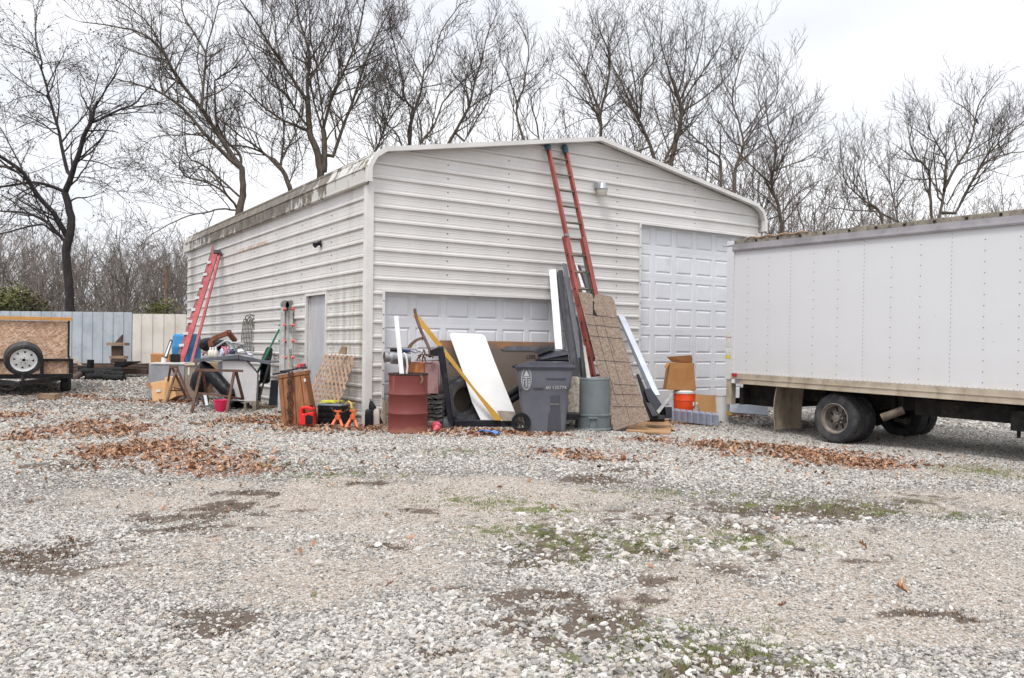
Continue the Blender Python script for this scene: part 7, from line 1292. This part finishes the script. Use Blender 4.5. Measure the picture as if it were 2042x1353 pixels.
mb = MB(); mb.slab([P(*q2(x,y),Dx+.0) for x,y in ((258,1094),(272,930),(300,862),(303,930),(290,1085))],.01); t.part('creased_side', mb, CT)
# blue barrel on a crate
DBL = 18.9; c = P(*q2(460,655),DBL+.3); zc_ = gz(c.x,DBL+.3); ztb = P(*q2(460,480),DBL).z; rbl = 125/4.51*DBL/F; t = Thing('blue_barrel', 'blue plastic barrel behind the red step ladder', 'barrel', (c.x,DBL+.3,ztb-.95)); mb = MB(); mb.lathe((c.x,DBL+.3,ztb-.95),[(rbl*.9,0),(rbl,.05),(rbl,.3),(rbl*1.03,.33),(rbl,.36),(rbl,.62),(rbl*1.03,.65),(rbl,.68),(rbl*.97,.88),(rbl*.9,.94),(rbl*.85,.95),(rbl*.83,.92),(0,.92)],40); t.part('body', mb, mat('blue_barrel_plastic',hx(46,124,178),hx(60,140,190),3,.45,dirt=(hx(50,90,110),5,.6,.85)), smooth=True); mb = MB(); mb.lathe((c.x-.12,DBL+.15,ztb-.03),[(.035,0),(.035,.04),(0,.045)],12); t.part('bung', mb, MT['white'])
t = Thing('wooden_crate', 'brown wooden crate under the blue barrel', 'crate', (c.x,DBL+.3,zc_)); hC = ztb-.95-zc_
for k in range(3): mb = MB(); mb.box((c.x+.05,DBL-.0,zc_+hC*(k+.5)/3),(.95,.03,hC/3*.8)); t.part('slat', mb, MT['wood'])
mb = MB(); mb.box((c.x+.05,DBL+.35,zc_+hC/2),(.9,.6,hC-.004)); t.part('body', mb, MT['wood'])
single('brown_boards', 'low brown boards stacked behind the tan box and the black roll', 'boards', pbox(q2,540,738,760,800,17.6,.3), MT['wood'], tuple(P(*q2(640,800),17.6)), bevel=.004)
# red step ladder leaning on the wall
RL = mat('red_fibreglass', hx(162,24,34), hx(148,22,32), 4, .45); WL = mat('white_print', hx(226,210,212), hx(196,60,66), 30, .5, lo=.5, hi=.52); t = Thing('step_ladder', 'closed red fibreglass step ladder leaning on the far end of the side wall', 'ladder', P(*q1(1230,890),18.3)); b0_, t0_ = 18.2, hitS(*q1(1460,140),.12).y-.12
Dl = lambda y: b0_+(t0_-b0_)*(980-y)/830
def pr(L_, th, m, nm, o=0): mb = MB(); mb.slab([P(*q1(x,y),Dl(y)+o) for x,y in L_],th); return t.part(nm, mb, m)
pr([(1440,150),(1470,152),(1208,980),(1176,975)],.04,RL,'front_rail'); pr([(1478,150),(1490,152),(1282,960),(1264,955)],.04,RL,'front_rail',.02)
pr([(1428,92),(1440,100),(1442,150),(1205,880),(1190,870),(1420,150)],.03,mat('dark_red_fibreglass',hx(130,44,50),hx(112,36,42),4,.5),'rear_rail',.05)
pr([(1440,130),(1488,132),(1492,165),(1480,152),(1440,152)],.12,MT['black'],'top_cap',-.03)
for x0,x1,y0 in ((1398,1421,217),(1371,1396,298),(1344,1370,378),(1318,1343,456),(1291,1317,536),(1262,1297,616),(1237,1270,696),(1209,1242,776),(1190,1218,850)):
    mb = MB(); d_ = Dl(y0); mb.bar(P(*q1(x0,y0),d_-.03), P(*q1(x1,y0-4),d_-.05), .02,.06,(0,1,0)); t.part('step', mb, MT['white'])
pr([(1296,600),(1318,595),(1300,660),(1282,672)],.004,MT['white'],'print',-.02); pr([(1268,712),(1280,705),(1268,752),(1258,756)],.004,mat('orange_print',hx(230,170,80),None,4,.5),'print',-.02)
# charred logs, ties and post with shelves by the far fence
def log(a, b, r, label, m, grp, seed, cat='log', name='charred_log'):
    rl = random.Random(seed); n_ = 9; pp = [a.lerp(b,k/(n_-1))+V3(0,rl.uniform(-.02,.02),rl.uniform(-.02,.02)) for k in range(n_)]; mb = MB(); mb.tube(pp,[r*rl.uniform(.85,1.12) for _ in pp],9); single(name, label, cat, mb, m, tuple(a.lerp(b,.5)-V3(0,0,r)), grp, smooth=True, ang=50)
for i,(x0,y0,x1,y1,D,r,l) in enumerate(((540,960,830,945,21.6,.1,'upper charred log on the pile by the fence'),(570,995,700,990,21.2,.12,'short thick charred log at the bottom left of the pile'),(640,965,835,980,21.4,.11,'middle charred log on the right of the pile'),(690,1000,838,1005,21.1,.11,'lowest charred log on the right of the pile'),(530,930,640,955,21.7,.09,'tapered charred log on the top left of the pile'))): log(P(*q1(x0,y0),D),P(*q1(x1,y1),D+.1),r,l,MT['charred'],'charred logs by the fence',i+60)
g = P(*q1(608,935),21.8); mb = MB(); mb.tube([g,P(*q1(612,872),21.8)],[.09,.085],12); single('log_stump', 'short upright charred log standing on the pile', 'log', mb, MT['charred'], tuple(g), smooth=True, ang=50)
log(P(*q1(495,1005),21.2),P(*q1(540,975),21.5),.09,'brown sawn log end left of the charred pile',MT['tie'],None,77,name='log')
for x0,y0,x1,y1,D,h_,l in ((488,912,1000,914,23.4,.14,'upper brown railroad tie along the foot of the fence'),(488,930,1000,934,23.0,.16,'middle brown railroad tie along the foot of the fence'),(490,950,1000,952,22.7,.14,'lowest brown railroad tie along the foot of the fence')): a, b = P(*q1(x0,y0),D), P(*q1(x1,y1),D); mb = MB(); mb.bar(a,b,h_,.25,(0,0,1)); single('railroad_tie', l, 'tie', mb, MT['tie'], tuple(a), 'railroad ties by the fence', bevel=.01)
sheet_thing('plank', 'pale plank leaning on the ties right of the trailer', 'plank', q1, [(490,865),(505,862),(580,930),(560,938)], 22.4, 22.6, .03, MT['wood'])
t = Thing('post_shelf', 'dark wooden post with two short cross boards against the grey fence', 'post', P(*q1(785,900),23.8)); mb = MB(); mb.slab(pts(q1,[(750,778),(818,778),(820,905),(752,905)],23.9),.12); t.part('post', mb, MT['tie'], bevel=.004); mb = MB(); mb.slab(pts(q1,[(775,758),(822,704),(820,758)],23.9),.08); t.part('point', mb, MT['tie'])
for y0,y1,x0,x1 in ((757,776,717,844),(847,865,737,836)): t.part('cross_board', pbox(q1,x0,y0,x1,y1,23.8,.28), MT['wood'], bevel=.004)
t.part('base', pbox(q1,745,868,835,905,23.75,.2), MT['tie'])
a, b = P(*q1(775,885),22.3), P(*q1(905,883),22.3); mb = MB(); mb.prism([a,b,b+V3(0,0,-.04),P(*q1(850,905),22.3),P(*q1(800,925),22.3),P(*q1(765,925),22.3)],(0,.4,0)); single('black_table', 'tilted black table top resting on the charred pile', 'table', mb, MT['black'], tuple(a))
r9 = random.Random(19)
g = gp(*q1(335,1018)); single('white_bag', 'small white plastic bag under the rear of the trailer', 'bag', blob(P(*q1(335,1010),19.5)-V3(0,0,.08),.16,.1,.06,71,amp=.15), MT['white'], tuple(P(*q1(335,1010),19.5)), smooth=True)
